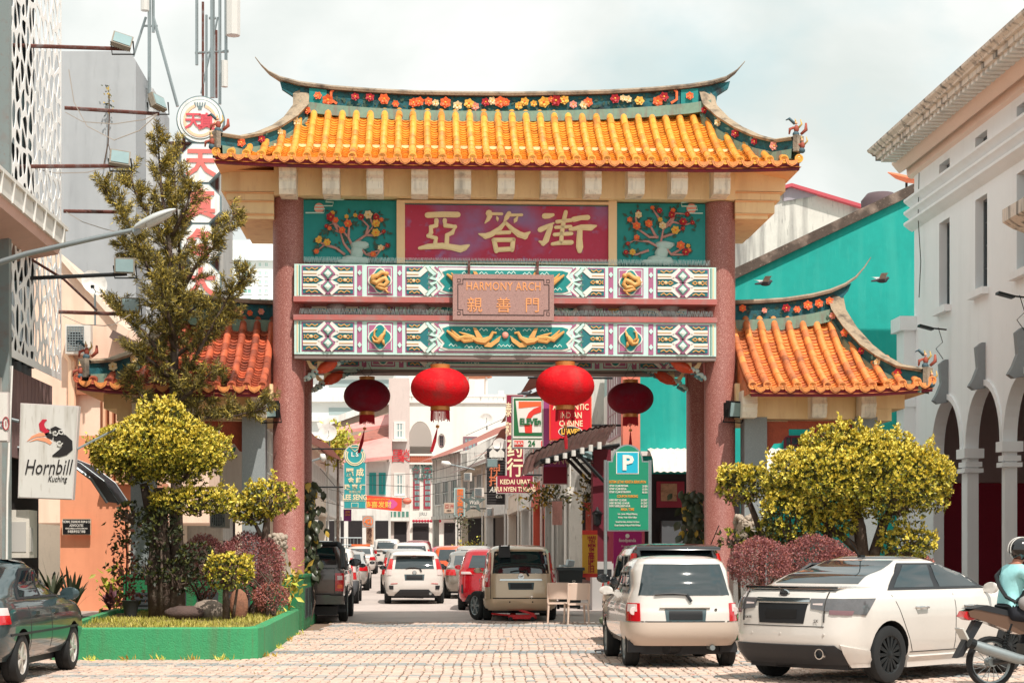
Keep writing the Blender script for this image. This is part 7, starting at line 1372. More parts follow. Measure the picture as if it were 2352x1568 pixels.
# --- left: perforated screen front, orange shop, grey tower, hotel
lg, lf = bld('screen_building', 'narrow building with tall white perforated screen over its front, far left', 140, 33.2)
yf0 = lf.fx(20, 500, 0)[0]; zb_ = lf.fx(128, 866, 0)[1]
b = MB(); b.box(-6, -.55, -16, 0, 0, 14); b.build('wall', mat('screen_back_wall', '#2c383b', .7, var=.12, scale=1, dirt='#39474a', damt=.4, dscale=1, streak=1), lg)
for k in range(7): b = MB(); b.box(-.54, -.46, yf0+.35+k*.6, yf0+.41+k*.6, 5, 13.5); b.build('mullion', black_metal, lg)
for k in range(5): b = MB(); b.box(-.545, -.5, yf0+.1, -.1, 5.4+k*1.75, 6.5+k*1.75); b.build('window_pane', glass_dk if k % 2 else mat('pane_teal', '#54696c', .2), lg)
NRS = np.random.RandomState(5); hs = []
seeds = np.array([(yf0+.08+.45*(i+.5*(j % 2))+NRS.uniform(-.16, .16), zb_+.1+.31*j+NRS.uniform(-.12, .12)) for j in range(-1, 31) for i in range(-1, 12)]); AN = np.array([1.0, .62])
for p in seeds:                                       # irregular cut-outs: rounded, shrunken cells between random points
    poly = [np.array(c_) for c_ in ((yf0+.05, zb_+.06), (-.06, zb_+.06), (-.06, 13.5), (yf0+.05, 13.5))]
    for r in seeds:
        d = (r-p)*AN
        if 0 < d @ d < 2.2:
            m_, nv = (r+p)/2, d*AN; o2 = []
            for i in range(len(poly)):
                A_, B_ = poly[i-1], poly[i]; fa, fb = (A_-m_) @ nv, (B_-m_) @ nv
                if (fa <= 0) != (fb <= 0): o2.append(A_+(B_-A_)*fa/(fa-fb))
                if fb <= 0: o2.append(B_)
            poly = o2
            if len(poly) < 3: break
    if len(poly) < 3: continue
    c_ = sum(poly)/len(poly); ex = np.ptp(np.array(poly), 0)
    if ex.min() < .17: continue
    k_ = 1-.068/ex.min()*1.5; poly = [c_+(v-c_)*k_ for v in poly]
    for _ in range(2): poly = [w for i in range(len(poly)) for w in (poly[i-1]*.75+poly[i]*.25, poly[i-1]*.25+poly[i]*.75)]
    hs.append([tuple(v) for v in poly])
b = MB(); holed(b, [(yf0, zb_-.02), (0, zb_-.02), (0, 13.6), (yf0, 13.6)], hs, 0, .01, 'x'); b.build('perforated_screen', mat('screen_white', '#fafaf8', .5, var=.03), lg)
b = MB(); b.box(-.1, .06, yf0-.25, yf0-.05, 0, 14); b.build('steel_post', mat('post_grey', '#85908f', .5, dirt='#8a5a48', damt=.4, dscale=3), lg)
gy0, gz0 = lf.fx(0, 470, .55); gy1, gz1 = lf.fx(148, 565, .55); b = MB(); b.box(.1, .55, gy0-3, gy1+.1, gz1-.02, gz1+.28); b.box(.5, .6, gy0-3, gy1+.12, gz1+.28, gz1+.34); b.build('gutter', white_paint, lg); b = MB(); b.prism([(-.3, gz1+.1), (.5, gz1-.02), (.45, gz1-.16), (-.3, gz1-.3)], gy0-3, gy1-.05); b.build('eave_soffit', mat('soffit_rose', '#d9b4a8', .8, var=.1), lg)
for k in range(9): b = MB(); b.obox((.57, gy1-.2-k*.75, gz1+.13), .04, .035, .34, (0, .1, 0)); b.build('gutter_strap', white_paint, lg)
fyl, fz = lf.fx(52, 870, -.1); b = MB(); [b.box(-.3, -.22, yf0+.3+k*.3, yf0+.57+k*.3, lf.fx(60, 1010, 0)[1]-.3, zb_-.1) for k in range(14)]; b.build('wood_panel', mat('panel_rosewood', '#8d6f6c', .8, var=.15, dirt='#5b4444', damt=.4, streak=1), lg)
b = MB(); b.box(-.5, -.4, yf0-4, -.1, 0, 4.0); b.build('dark_entrance', dark_in, lg); b = MB(); b.box(-.36, -.05, yf0-.9, yf0-.2, 0, 4.4); b.build('pillar', mat('pillar_dirty', '#bdb6ae', .9, var=.15, dirt='#5a504a', damt=.7, streak=1), lg)
b = MB(); [b.tube([(.02, yf0-.1-.06*k, 0), (.04, yf0-.1-.06*k, 2.5), (.02+.03*k, yf0-.08-.05*k, 4.6)], .02, 5) for k in range(4)]; b.build('conduits', white_paint, lg)
t = thing('meter_box', 'pale electric meter box at the left edge beside the dark doorway', 'meter box', lf.w(.05, lf.fx(42, 1220, .05)[0], 0), STREET); z0, z1 = lf.fx(42, 1280, 0)[1], lf.fx(42, 1172, 0)[1]; b = MB(); b.box(-.1, .25, -.3, .3, z0, z1); b.build('case', mat('meter_beige', '#d8d2c6', .6, dirt='#8a8078', damt=.3), t); b = MB(); b.box(.25, .262, -.26, -.05, z0+.1, z1-.3); b.box(-.05, .2, -.312, -.3, z0+.1, z1-.2); b.build('door', mat('meter_grey', '#b9b6b0', .6), t)
og, of_ = bld('orange_shop', 'orange rendered shop wall with white drainpipe and law office plate', 230, 41.5)
frect(og, of_, 'wall', mat('orange_wall', '#ee9f78', .8, var=.06, scale=.8, dirt='#c97e5c', damt=.3, dscale=.6, streak=1), 138, 1000, 330, 1430, 0, .3)
for x0, x1 in ((294, 306), (311, 318)): b = MB(); a = of_.fy((x0+x1)/2, 1170, -.12); b.tube([(a[0], -.12, .1), (a[0], -.12, a[1])], .05, 8); b.build('drainpipe', mat('pipe_peach', '#f2c9a8', .6), og)
frect(og, of_, 'step', concrete, 138, 1412, 420, 1425, -1.4, 1.4); fpoly(og, of_, 'side_return', mat('orange_wall', ''), [(330,1100),(345,1100),(345,1300),(330,1300)], .05, 3)
for i in range(9): x = 236+i*15; frect(og, of_, 'louvre_fin', mat('louvre_peach', '#f3c09a', .7), x, 905, x+6, 1108, -.35, .3)
for y in (905, 985, 1062, 1104): frect(og, of_, 'louvre_rail', MATS['louvre_peach'], 230, y, 372, y+7, -.3, .2)
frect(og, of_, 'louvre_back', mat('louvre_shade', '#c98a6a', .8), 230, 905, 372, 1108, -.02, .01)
aw = thing('awning', 'black barrel awning over the dark doorway behind the hanging hornbill sign', 'awning', P(60, 1155, 31.5)); k_ = 31.5/F; pr_ = [(0, 125*k_), (60*k_, 118*k_), (125*k_, 92*k_), (178*k_, 52*k_), (213*k_, 0), (209*k_, 0), (174*k_, 49*k_), (122*k_, 88*k_), (58*k_, 113*k_), (0, 119*k_)]
b = MB(); b.prism(pr_, -.9, .9); b.build('sheet', mat('awning_black', '#35353a', .6, var=.15, scale=3), aw)
for y_ in (-.91, 0, .91): b = MB(); b.tube([(x, y_, z-.02) for x, z in pr_[:5]], .025, 5); b.build('rib', steel, aw)
pg, pf = bld('peach_house', 'peach gabled house with downpipe behind the left side gate', 190, 47.5); fpoly(pg, pf, 'wall', peach_wall, [(60,1200),(480,1200),(480,880),(262,735),(143,585),(60,560)], 0, 5); fpoly(pg, pf, 'parapet', cream_wall, [(140,598),(140,582),(268,728),(268,745)], -.15, .14)
b = MB(); strip_xz(b, [pf.fy(258, 768, -.3), pf.fy(420, 850, -.3)], .22, -.5, 5); b.build('roof_edge', rt_d, pg); x, z = pf.fy(165, 830, -.15); b = MB(); b.tube([(x, -.15, 0), (x, -.15, z), (x-.15, 0, z+.2)], .11, 8); b.build('downpipe', mat('pipe_peach', ''), pg)
frect(pg, pf, 'wall_orange', mat('orange_wall', ''), 175, 840, 300, 905, -.2, .18)
def ac_unit(label, fr, x0, y0, x1, y1, yl):
    a = fr.fy(x0, y1, yl); c_ = fr.fy(x1, y0, yl); w = fr.w((a[0]+c_[0])/2, yl, a[1]); t = thing('air_conditioner', label, 'air conditioner', w, fr.rz, 'outdoor air conditioner units'); hw, h = (c_[0]-a[0])/2, c_[1]-a[1]; b = MB(); b.box(-hw, hw, 0, .35, 0, h); b.build('case', mat('ac_white', '#ded9d0', .6, dirt='#9a8f86', damt=.3), t)
    b = MB(); [b.box(-hw*.85, hw*.45, -.02, -.004, h*(.1+.8*i/9), h*(.1+.8*i/9)+h*.035) for i in range(10)]; [b.box(-hw*.85+hw*1.3*i/6-.01, -hw*.85+hw*1.3*i/6+.01, -.018, -.002, h*.1, h*.93) for i in range(7)]; b.build('grille', steel, t); b = MB(); b.lathe([(.02, 0), (min(hw*.62, h*.4), 0)], (-hw*.2, -.001, h*.5), 20, 'y'); b.build('fan', dark_in, t); return t
ac_unit('air conditioner unit with square grille above the left gate figurine', pf, 150, 745, 208, 812, -.5)
t = thing('satellite_dish', 'white satellite dish on a pole in front of the grey tower', 'satellite dish', P(216, 650, 46)); b = MB(); b.lathe([(0, 0), (.2, .03), (.35, .1), (.36, .11), (.2, .05), (.01, .02)], n=20); b.v = [(x*.95+z*.3, -z*.95+y*.2, y*.9-x*.25) for x, y, z in b.v]; b.build('dish', mat('dish_white', '#d9d6d0', .5, dirt='#8d857d', damt=.4, dscale=5), t, smooth=50); b = MB(); b.tube([(0, .1, -.1), (0, .12, -1.1)], .03, 6); b.tube([(.1, 0, -.3), (.05, -.4, -.15)], .015, 5); b.build('mast', steel, t); b = MB(); b.obox((.06, -.42, -.16), .08, .1, .08); b.build('receiver', black_metal, t)
gt, gf = bld('grey_tower', 'tall plain grey rendered tower block behind the screen building', 240, 60)
b = MB(); p_ = [gf.fy(*q, 0) for q in ((20,1240),(312,1240),(312,140),(298,118),(20,118))]; b.prism(p_, 0, 8); b.build('wall', grey_wall, gt); xr_ = gf.fy(312, 200, 0)[0]
zt1 = gf.fy(312, 190, 0)[1]; b = MB(); b.box(xr_+.002, xr_+.25, 2.2, 3.1, 0, zt1+.4); b.box(xr_+.002, xr_+.25, 5.2, 14, 0, zt1-.6); b.box(xr_+.002, xr_+.1, 3.1, 5.2, 0, zt1-1.5); b.build('side_return', mat('grey_render_lit', '#c6c8c8', .85, var=.05), gt)  # side return paler than the front: light on this face put into colour
t = thing('plant', 'dead creeper hanging down the grey tower wall', 'plant', P(250, 215, 59.8)); b = MB(); b.tube([(0,0,0),(.03,-.03,-.7),(-.02,-.02,-1.7),(-.2,0,-2.6)], .025, 4); b.tube([(-.02,-.02,-1.7),(.15,0,-2.4),(.1,0,-3.2)], .015, 4); b.build('stem', bark, t); n = 40; link(leafmesh('leaves', NR.normal(size=(n,3))*np.array([.06,.05,.3])+np.array([0,-.05,-.2]), NR.normal(size=(n,3)), .14, [L_ye, L_dk], (NR.rand(n)<.4).astype(int)), 'leaves', t)
hg, hf = bld('hotel', 'far white hotel block with pale green windows left of the gateway', 570, 190); hwl = mat('hotel_white', '#e6ecea', .7); frect(hg, hf, 'wall', hwl, 512, 575, 700, 1240, 0, 20); frect(hg, hf, 'roof_storey', hwl, 532, 552, 700, 574, 1, 12)
b = MB(); a = hf.fy(512, 596, -.1); c_ = hf.fy(690, 600, -.1); b.box(a[0], c_[0], -.5, -.02, c_[1], a[1]); b.build('ledge', hwl, hg); hgl = mat('hotel_glass', '#8fc4b8', .3)
for r_ in range(9):
    for k, (a, c_) in enumerate(((557, 579), (592, 602), (607, 617), (640, 662))): winpx(hg, hf, a, 601+r_*20.5, c_, 614+r_*20.5, -.03, hwl, hgl, 2, 1, fw=.12)
# sign tower 天真
sg_, sf = bld('sign_tower', 'tall stack of white octagon and disc sign plates with red characters', 460, 57, cat='sign'); spm = mat('sign_plate_white', '#e3e6e2', .6, var=.06, dirt='#a0a39e', damt=.4, dscale=2, streak=1); spd = mat('sign_edge_grey', '#6f8286', .6); srd = mat('sign_char_red', '#d8736c', .6, var=.1); sor = mat('sign_ring_peach', '#edc3a2', .6)
def disc(g, nm, m, x, z, r, y0, y1, n=32, rot=0.): b = MB(); b.prism([(x+r*math.cos(2*math.pi*i/n+rot), z+r*math.sin(2*math.pi*i/n+rot)) for i in range(n)], y0, y1); return b.build(nm, m, g)
k_ = 57/F; x, z = sf.fy(460, 275, 0); disc(sg_, 'disc_edge', spd, x, z, 55*k_, 0, .25); disc(sg_, 'disc_plate', spm, x, z, 52*k_, -.03, -.002); disc(sg_, 'disc_ring', spd, x, z, 46*k_, -.045, -.031); disc(sg_, 'disc_plate', spm, x, z, 44.5*k_, -.06, -.046)
b = MB(); strip_xz(b, [(x+35*k_*math.cos(t), z-3*k_+35*k_*math.sin(t)) for t in np.linspace(1.9, 7.5, 30)], 6*k_, -.08, -.061); b.build('ring', sor, sg_); b = MB(); strip_xz(b, [(x, z+22*k_), (x, z+30*k_)], 8*k_, -.085, -.061); [strip_xz(b, [(x+i*5*k_, z+29*k_), (x+i*6*k_, z+38*k_)], 2.5*k_, -.085, -.061) for i in range(-2, 3)]; b.build('crest', spd, sg_)
for ch, dx in (('天', -15), ('真', 15)): text(ch, .42, mat('sign_char_crimson', '#d0505c', .6), sg_, (x+dx*k_, -.085, z-5*k_), ext=.01, bold=.012, name='character')
for ch, py in (('天', 375), ('真', 468), ('冬', 560), ('大', 648)):
    x, z = sf.fy(461, py, 0); disc(sg_, 'octagon_edge', spd, x, z, 50*k_, .0, .25, 8, math.pi/8); disc(sg_, 'octagon_plate', spm, x, z, 47*k_, -.03, -.002, 8, math.pi/8); text(ch, .72, srd, sg_, (x, -.045, z), ext=.015, bold=.03, name='character')
b = MB(); a = sf.fy(408, 325, .3); c_ = sf.fy(512, 800, .3); b.box(a[0]+.15, a[0]+.25, .3, .4, c_[1], a[1]+.2); b.box(c_[0]-.25, c_[0]-.15, .3, .4, c_[1], a[1]+.2); b.box(a[0]-.3, c_[0], .3, .4, a[1]-.1, a[1]); b.build('frame', rust, sg_); frect(sg_, sf, 'backing_wall', mat('weathered_board', '#b4b4b0', .9, var=.15, streak=1, dirt='#7a7876', damt=.5), 385, 330, 512, 1240, .5, 3)
# antenna masts on the tower roof
def mast(label, px, Y, pipes, ants, zb): 
    t = thing('antenna_mast', label, 'antenna', P(px, zb, Y)); o = P(px, zb, Y); L_ = lambda a, c_, d=0: Vector(P(a, c_, Y+d))-o
    for a, c_, e, f__, r in pipes: b = MB(); b.tube([L_(a, c_), L_(e, f__)], r, 6); b.build('pipe', steel if r != .049 else rust, t)
    for a, c_, e, f__, r in ants: b = MB(); b.tube([L_(a, c_, -.3), L_(e, f__, -.3)], r, 8); b.build('panel_antenna', mat('antenna_white', '#cfcdc8', .5), t)
    b = MB()
    for k in range(5): b.tube([L_(pipes[0][0]+k*1.2-2, 0), L_(pipes[0][0]+k*1.3-2, 80), L_(pipes[0][0]+k*.9-3, 215)], .018, 4)
    b.build('cables', black_metal, t)
mast('tripod antenna mast with black cables on the grey tower roof', 345, 62, [(343,-30,343,215,.07),(335,40,306,130,.05),(352,40,408,245,.06),(352,-30,352,75,.06),(330,60,362,60,.04)], [(333,-30,333,25,.15)], 215)
mast('cluster of tall antenna pipes with white panels beside the round sign', 485, 62, [(488,-30,488,225,.09),(466,5,466,225,.049),(474,35,474,225,.05),(505,-30,505,240,.06),(452,-30,452,150,.06),(519,-30,519,150,.06),(448,122,525,118,.05),(480,42,496,42,.05),(497,70,497,225,.049),(500,40,462,215,.04)], [(535,-30,535,82,.26),(516,140,516,200,.12)], 235)
# ---------------------------------------------------------------- lanterns
lan_r = mat('lantern_red', '#d8141f', .75, var=.2, scale=5, spec=.2, dirt='#8f4a46', damt=.6, dscale=2.5, bump=.5, bscale=30); lan_sh = mat('lantern_red_shaded', '#7c0d24', .75, var=.2, scale=5, spec=.2, dirt='#6a3a48', damt=.6, dscale=2.5, bump=.4); lan_g = mat('lantern_gold', '#c98544', .35, .3); fr_r = mat('fringe_red', '#b01020', .8, var=.2, scale=30)  # darker copy of the red carries the roof's shade on the back lanterns
def lantern(label, px, py, rx, ry, yl, m, tail, lean=0):
    x, z = AR.fy(px, py, yl); k = (AR.w(x, yl, z).y)/F; rx, ry = rx*k, ry*k; t = thing('lantern', label, 'lantern', AR.w(x, yl, z), STREET, 'red festival lanterns under the gateway')
    b = MB(); n = 48; pr_ = []
    for i in range(15): a = -1.22+2.44*i/14; pr_.append((rx*math.cos(a)**.9, ry*math.sin(a)/math.sin(1.22)))
    b.lathe(pr_, n=n); b.v = [(x_*(1+.012*math.cos(24*math.atan2(y_, x_))), y_*(1+.012*math.cos(24*math.atan2(y_, x_))), z_) for x_, y_, z_ in b.v]; b.build('shade', m, t, smooth=60)
    for s, nm in ((1, 'cap'), (-1, 'cap')): b = MB(); b.lathe([(rx*.33, s*ry*.95), (rx*.34, s*ry*1.22), (rx*.31, s*ry*1.22), (rx*.3, s*ry*.95)], n=24); b.build(nm, lan_g, t, smooth=40)
    b = MB()
    for i in range(40): a = 2*math.pi*i/40; l_ = ry*U(.45, .62); q = (rx*.31*math.cos(a), rx*.31*math.sin(a)); b.tube([(q[0], q[1], -ry*1.2), (q[0]*1.04, q[1]*1.04, -ry*1.2-l_)], .012, 4)
    b.build('fringe', fr_r, t); b = MB(); b.tube([(0, 0, -ry*1.2), (lean*.3, 0, -ry*2.0)], .005, 4); b.tube([(0,0,ry*1.2), (-.12, 0, ry*1.2+.1), (0, 0, ry*1.2+.35), (.12, 0, ry*1.2+.1), (0,0,ry*1.2)], .006, 4); b.build('string', black_metal, t)
    b = MB(); b.tube([(lean*.3, 0, -ry*2.0), (lean*.35, 0, -ry*2.15)], .035, 8); b.m = 1
    for i in range(14): o = .03*math.cos(i*1.7); o2 = .03*math.sin(i*1.7); b.tube([(lean*.35, 0, -ry*2.15), (lean*.7+o, o2, -ry*2.15-tail*.55), (lean*1.1+o*.8, o2, -ry*2.15-tail)], .009, 4)
    b.build('tassel', [lan_g, fr_r], t)
lantern('large bright red lantern left of centre, lit by the sun', 1011, 890, 67, 43, -.35, lan_r, .48, -.16); lantern('large bright red lantern with flaking front, right of centre', 1298, 886, 67, 45, -.35, lan_r, .42, .02)
lantern('smaller red lantern coloured as in shade, with grey patch, far left of the four', 843, 909, 53, 36, 2.2, lan_sh, .5, -.16); lantern('smaller red lantern coloured as in shade, far right of the four', 1448, 915, 53, 35, 2.2, lan_sh, .5, -.0)
t = thing('string_wire', 'thin wire strung across the gateway that carries the lanterns', 'wire', AR.w(0, -.4, 0), STREET); b = MB()
for y0, yw in ((826, -.02), (852, 2.6)): p = [AR.fy(700+i*46, y0+6*math.sin(i*.9)*.3+3*abs(math.sin(i*.55)), yw-.4) for i in range(21)]; b.tube([(x, yw, z) for x, z in p], .009, 4)
b.build('wire', black_metal, t)
# ---------------------------------------------------------------- signs
def board(label, x0, y0, x1, y1, Y, m, em=None, th=.12, pts=None, name='sign', group=None, cat='sign', edge=.05, rz=STREET):
    """signboard facing the square whose outline is read off the photograph; returns thing, local px->xz, scale"""
    pxm = (x0+x1)/2; o = P(pxm, y1, Y); t = thing(name, label, cat, o, rz, group); k = Y/F
    q = lambda px, py: ((px-pxm)*k, (y1-py)*k)
    pl_ = pts or [(x0,y1),(x1,y1),(x1,y0),(x0,y0)]; b = MB(); b.prism([q(*p) for p in pl_], 0, th); b.build('board', em or m, t); c_ = (sum(p[0] for p in pl_)/len(pl_), sum(p[1] for p in pl_)/len(pl_)); e = edge/k
    b = MB(); ins = [(p[0]+(e if p[0] < c_[0] else -e), p[1]+(e if p[1] < c_[1] else -e)) for p in pl_]; b.prism([q(*p) for p in ins], -.012, -.001); b.build('face', m, t)
    return t, q, k
def put(t, q, k, txt, px, py, hpx, m, sx=1., bold=0., name='lettering', **kw): x, z = q(px, py); return text(txt, hpx*k, m, t, (x, -.02, z), ext=.004, sx=sx, bold=bold*hpx*k, name=name, **kw)
def bars(t, z0, z1, xa, xb, m=None):                 # horizontal brackets back to the wall
    b = MB(); [b.tube([(xa, .06, z), (xb, .06, z)], .03, 6) for z in (z0, z1)]; b.build('bracket_arm', m or black_metal, t)
cream_l = mat('letter_cream', '#f3dfb8', .6); white_l = mat('letter_white', '#efe9df', .6); dk_l = mat('letter_dark', '#221f20', .6); edge_w = mat('sign_edge_pale', '#cfc6c2', .6)
mar = mat('sign_maroon', '#8a1436', .55, var=.08); 
t, q, k = board('tall maroon medicine shop sign with gold characters over a broad name plate', 1140, 905, 1226, 1133, 56, mar, edge_w, pts=[(1140,1133),(1226,1133),(1226,1094),(1204,1094),(1204,905),(1162,905),(1162,1094),(1140,1094)], edge=.03)
put(t, q, k, 'KEDAI UBAT', 1183, 1106, 11, cream_l, .82, .03); put(t, q, k, 'VUI NYEN THONG', 1183, 1123, 11, cream_l, .74, .03)
for ch, py in (('药', 1028), ('行', 1073)): put(t, q, k, ch, 1183, py, 33, cream_l, .85, .025, 'character')
for ch, py in (('和', 985), ('泰', 940)): put(t, q, k, ch, 1168, py, 26, cream_l, .4, .02, 'character')
bars(t, .6, 4, 0, 2.4)
s_g = mat('sign_green', '#1d6b3d', .55); s_w = mat('sign_white_face', '#e9e6de', .5, dirt='#bdb6ab', damt=.3, dscale=2, streak=1); s_o = mat('sign_orange', '#ee6a3c', .5); s_rd = mat('sign_scarlet', '#e23b30', .5)
t, q, k = board('square convenience store sign, white panel in green with an orange numeral', 1175, 910, 1250, 1030, 49, s_w, steel, edge=.03)
def flat(t, q, nm, m, pts, lay=1): b = MB(); b.prism([q(*p) for p in pts], -.014-.006*lay, -.012-.001*lay); return b.build(nm, m, t)
flat(t, q, 'green_panel', s_g, [(1180,1001),(1247,1001),(1247,915),(1180,915)]); flat(t, q, 'white_panel', s_w, [(1192,993),(1244,993),(1244,920),(1184,920)], 2)
flat(t, q, 'numeral', s_o, [(1191,922),(1243,922),(1243,932),(1191,938)], 3); flat(t, q, 'numeral', s_rd, [(1243,932),(1243,946),(1226,952),(1218,962),(1208,962),(1214,948),(1226,938)], 4); flat(t, q, 'numeral', s_rd, [(1204,974),(1222,974),(1222,994),(1206,994)], 3)
put(t, q, k, 'ELEVEn', 1218, 968, 15, s_g, .78, .05, 'lettering').location.y = -.05
flat(t, q, 'panel_gap', s_g, [(1178,1008),(1250,1008),(1250,1006),(1178,1006)], 2); flat(t, q, 'red_patch', s_rd, [(1181,1025),(1202,1025),(1202,1012),(1181,1012)], 2); put(t, q, k, 'BUKA', 1191, 1018, 7, white_l, .8, .02).location.y = -.04; put(t, q, k, '24', 1221, 1018, 13, s_g, .9, .05); flat(t, q, 'red_patch', s_rd, [(1243,1025),(1249,1025),(1249,1012),(1243,1012)], 2)
bars(t, .5, 2, 0, 2.4)
t, q, k = board('mauve vertical sign partly behind the scarlet cuisine sign', 1246, 862, 1304, 1112, 47.5, mat('sign_mauve', '#a04a86', .55, var=.15, dirt='#6d1838', damt=.0), edge_w, edge=.03); flat(t, q, 'lower_panel', mar, [(1248,1110),(1302,1110),(1302,1072),(1248,1072)])
for tx, py in (('SIN', 1021), ('CHONG', 1055)): put(t, q, k, tx, 1275, py, 22, cream_l, .62, .0)
bars(t, 1, 3.5, 0, 2)
t, q, k = board('scarlet restaurant sign with gold lettering and a black oval', 1262, 845, 1359, 1010, 46.8, mat('sign_scarlet_face', '#d01028', .5), mat('sign_edge_orange', '#e8502c', .5), edge=.03)
for tx, py in (('AUTHENTIC', 934), ('INDIAN', 953), ('CUISINE', 972)): put(t, q, k, tx, 1311, py, 14, cream_l, .78, .03)
o = [(1310+28*math.cos(a), 991+13*math.sin(a)) for a in np.linspace(0, 2*math.pi, 29)[:-1]]; flat(t, q, 'oval_rim', white_l, o); flat(t, q, 'oval', dk_l, [(1310+(a-1310)*.93, 991+(c_-991)*.9) for a, c_ in o], 2); put(t, q, k, 'LEAVES', 1310, 991, 13, mat('letter_gold', '#e8b848', .5), .75, .06).location.y = -.045
bars(t, .4, 2.6, 0, 1.6)
# parking sign on two posts
pg_ = mat('sign_parking_green', '#0f8a68', .5, var=.06); Yp = 35.8
ar_ = [(1476-0, 1056)]+[(1441+36*math.cos(a), 1056-36*math.sin(a)) for a in np.linspace(0, math.pi, 13)]
t, q, k = board('tall green parking tariff sign with rounded top and blue P on two steel posts', 1390, 1020, 1497, 1221, Yp, pg_, steel, .06, [(1395,1219),(1492,1219),(1492,1058)]+[(1477,1058)]+ar_[1:-1]+[(1405,1058),(1395,1058)], edge=.025)
b = MB(); zb_ = q(0, 1221+0)[1]; gr0 = -(EYE+(HY-1221)/F*Yp)
for px in (1391, 1494): x, z1 = q(px, 1056); b.tube([(x, .05, gr0), (x, .05, z1)], .035, 8)
b.build('post', steel, t); flat(t, q, 'blue_rim', white_l, [(1415,1088),(1467,1088),(1467,1037),(1415,1037)]); flat(t, q, 'blue_panel', mat('sign_cyan', '#12b4d0', .5), [(1417,1086),(1465,1086),(1465,1039),(1417,1039)], 2); put(t, q, k, 'P', 1441, 1062, 34, white_l, 1.1, .05).location.y = -.04
am_ = mat('letter_amber', '#f2a23c', .6)
for tx, py in (('SISTEM LETAK KERETA BERKUPON', 1106), ('COUPON PARKING', 1139), ('MASA / TIME', 1169)): put(t, q, k, tx, 1441, py, 6.5, am_, .62, .02)
for a, c_, py in (('SETIAP 1/2 JAM PERTAMA', '20 SEN', 1116), ('SETIAP 1/2 JAM KEDUA', '50 SEN', 1123), ('SETIAP 1/2 JAM SETERUSNYA', '80 SEN', 1130), ('EVERY FIRST 1/2 HOUR', '20 CENT', 1148), ('EVERY SECOND 1/2 HOUR', '50 CENT', 1155), ('EVERY SUBSEQUENT HOUR', '80 CENT', 1162)): put(t, q, k, a, 1399, py, 4.6, white_l, .62, .02, ax='LEFT'); put(t, q, k, c_, 1487, py, 4.6, white_l, .62, .02, ax='RIGHT')
for tx, py in (('Isnin - Jumaat  8.00pagi-5.00petang', 1180), ('Monday - Friday  8.00am-5.00pm', 1188), ('Kecuali Hari Sabtu, Ahad dan Cuti Umum', 1198), ('(Except Saturday, Sunday and Public Holidays)', 1206)): put(t, q, k, tx, 1441, py, 4.2, white_l, .56, .01)
t, q, k = board('magenta delivery banner with white lettering below the parking sign', 1409, 1221, 1474, 1310, 41, mat('banner_magenta', '#b81878', .6), None, .02, name='banner', cat='banner', edge=.0); o = [(1441+5*math.cos(a), 1230+5*math.sin(a)) for a in np.linspace(0, 6.28, 13)[:-1]]; flat(t, q, 'badge', white_l, o); put(t, q, k, 'foodpanda', 1441, 1241, 8, white_l, .85, .02); put(t, q, k, 'A special treat', 1441, 1254, 5, white_l, .7); put(t, q, k, 'Want it?', 1441, 1260, 5, white_l, .7)
t, q, k = board('yellow banner with red ends and red lettering beside the wheelie bin', 1337, 1217, 1372, 1325, 42.5, mat('banner_yellow', '#e8b23a', .6), None, .02, name='banner', cat='banner', edge=.0); flat(t, q, 'red_band', s_rd, [(1337,1227),(1372,1227),(1372,1217),(1337,1217)]); flat(t, q, 'red_band', s_rd, [(1337,1325),(1372,1325),(1372,1316),(1337,1316)])
lr = mat('letter_red', '#b0182c', .6)
for tx, py in (('HARI', 1234), ('TIN', 1243), ('MEM', 1252), ('EM', 1261)): put(t, q, k, tx, 1359, py, 8, lr, .8, .04)
for ch, py in (('高', 1275), ('收', 1291), ('旧', 1306)): put(t, q, k, ch, 1358, py, 13, lr, .9, .03, 'character')
# hornbill sign, law plate and edge sign on the left
Yh = 29.0; hb = mat('sign_board_grey', '#d9d8d2', .6, var=.03, dirt='#8f8672', damt=.55, dscale=1.3, streak=1)
t, q, k = board('pale weathered hanging sign with a stylised hornbill and brush lettering', 40, 926, 180, 1146, Yh, hb, edge_w, .14, [(41,1143),(167,1147),(181,932),(47,925)], rz=0, edge=.015)
pk_ = mat('print_peach', '#f2a078', .6); 
flat(t, q, 'beak', pk_, [(62,1014),(74,1001),(90,994),(104,993),(112,996),(102,1001),(84,1003),(72,1008)]); flat(t, q, 'beak', pk_, [(68,1014),(84,1006),(100,1004),(112,1007),(120,1016),(116,1021),(104,1014),(86,1010)])
x_ = lambda pts: [q(*p) for p in pts]
b = MB(); strip_xz(b, x_([(112,985),(108,995),(113,1001),(122,1002)]), [.05,.08,.09,.1], -.02, -.013); strip_xz(b, x_([(118,988),(128,984),(136,989),(138,998)]), [.06,.08,.1,.13], -.026, -.019); strip_xz(b, x_([(124,1005),(134,1006),(146,1008),(155,1018),(156,1028),(148,1036),(134,1043),(121,1047)]), [.08,.12,.16,.19,.18,.15,.1,.02], -.022, -.014); b.build('print_bird', dk_l, t)
b = MB(); strip_xz(b, x_([(108,964),(101,966),(96,974),(98,984),(106,990),(114,990)]), [.015,.06,.09,.1,.08,.02], -.021, -.0135); b.build('print_crest', mat('print_crimson', '#c4203c', .6), t); b = MB(); [strip_xz(b, x_([(cx+r*math.cos(a), cy+r*math.sin(a)) for a, r in ((0,7),(1.2,6.5),(2.4,6),(3.6,5),(4.8,3.5),(6,2))]), .022, -.034, -.027) for cx, cy in ((138,1017),(128,994),(141,991))]; b.build('print_curl', hb, t)
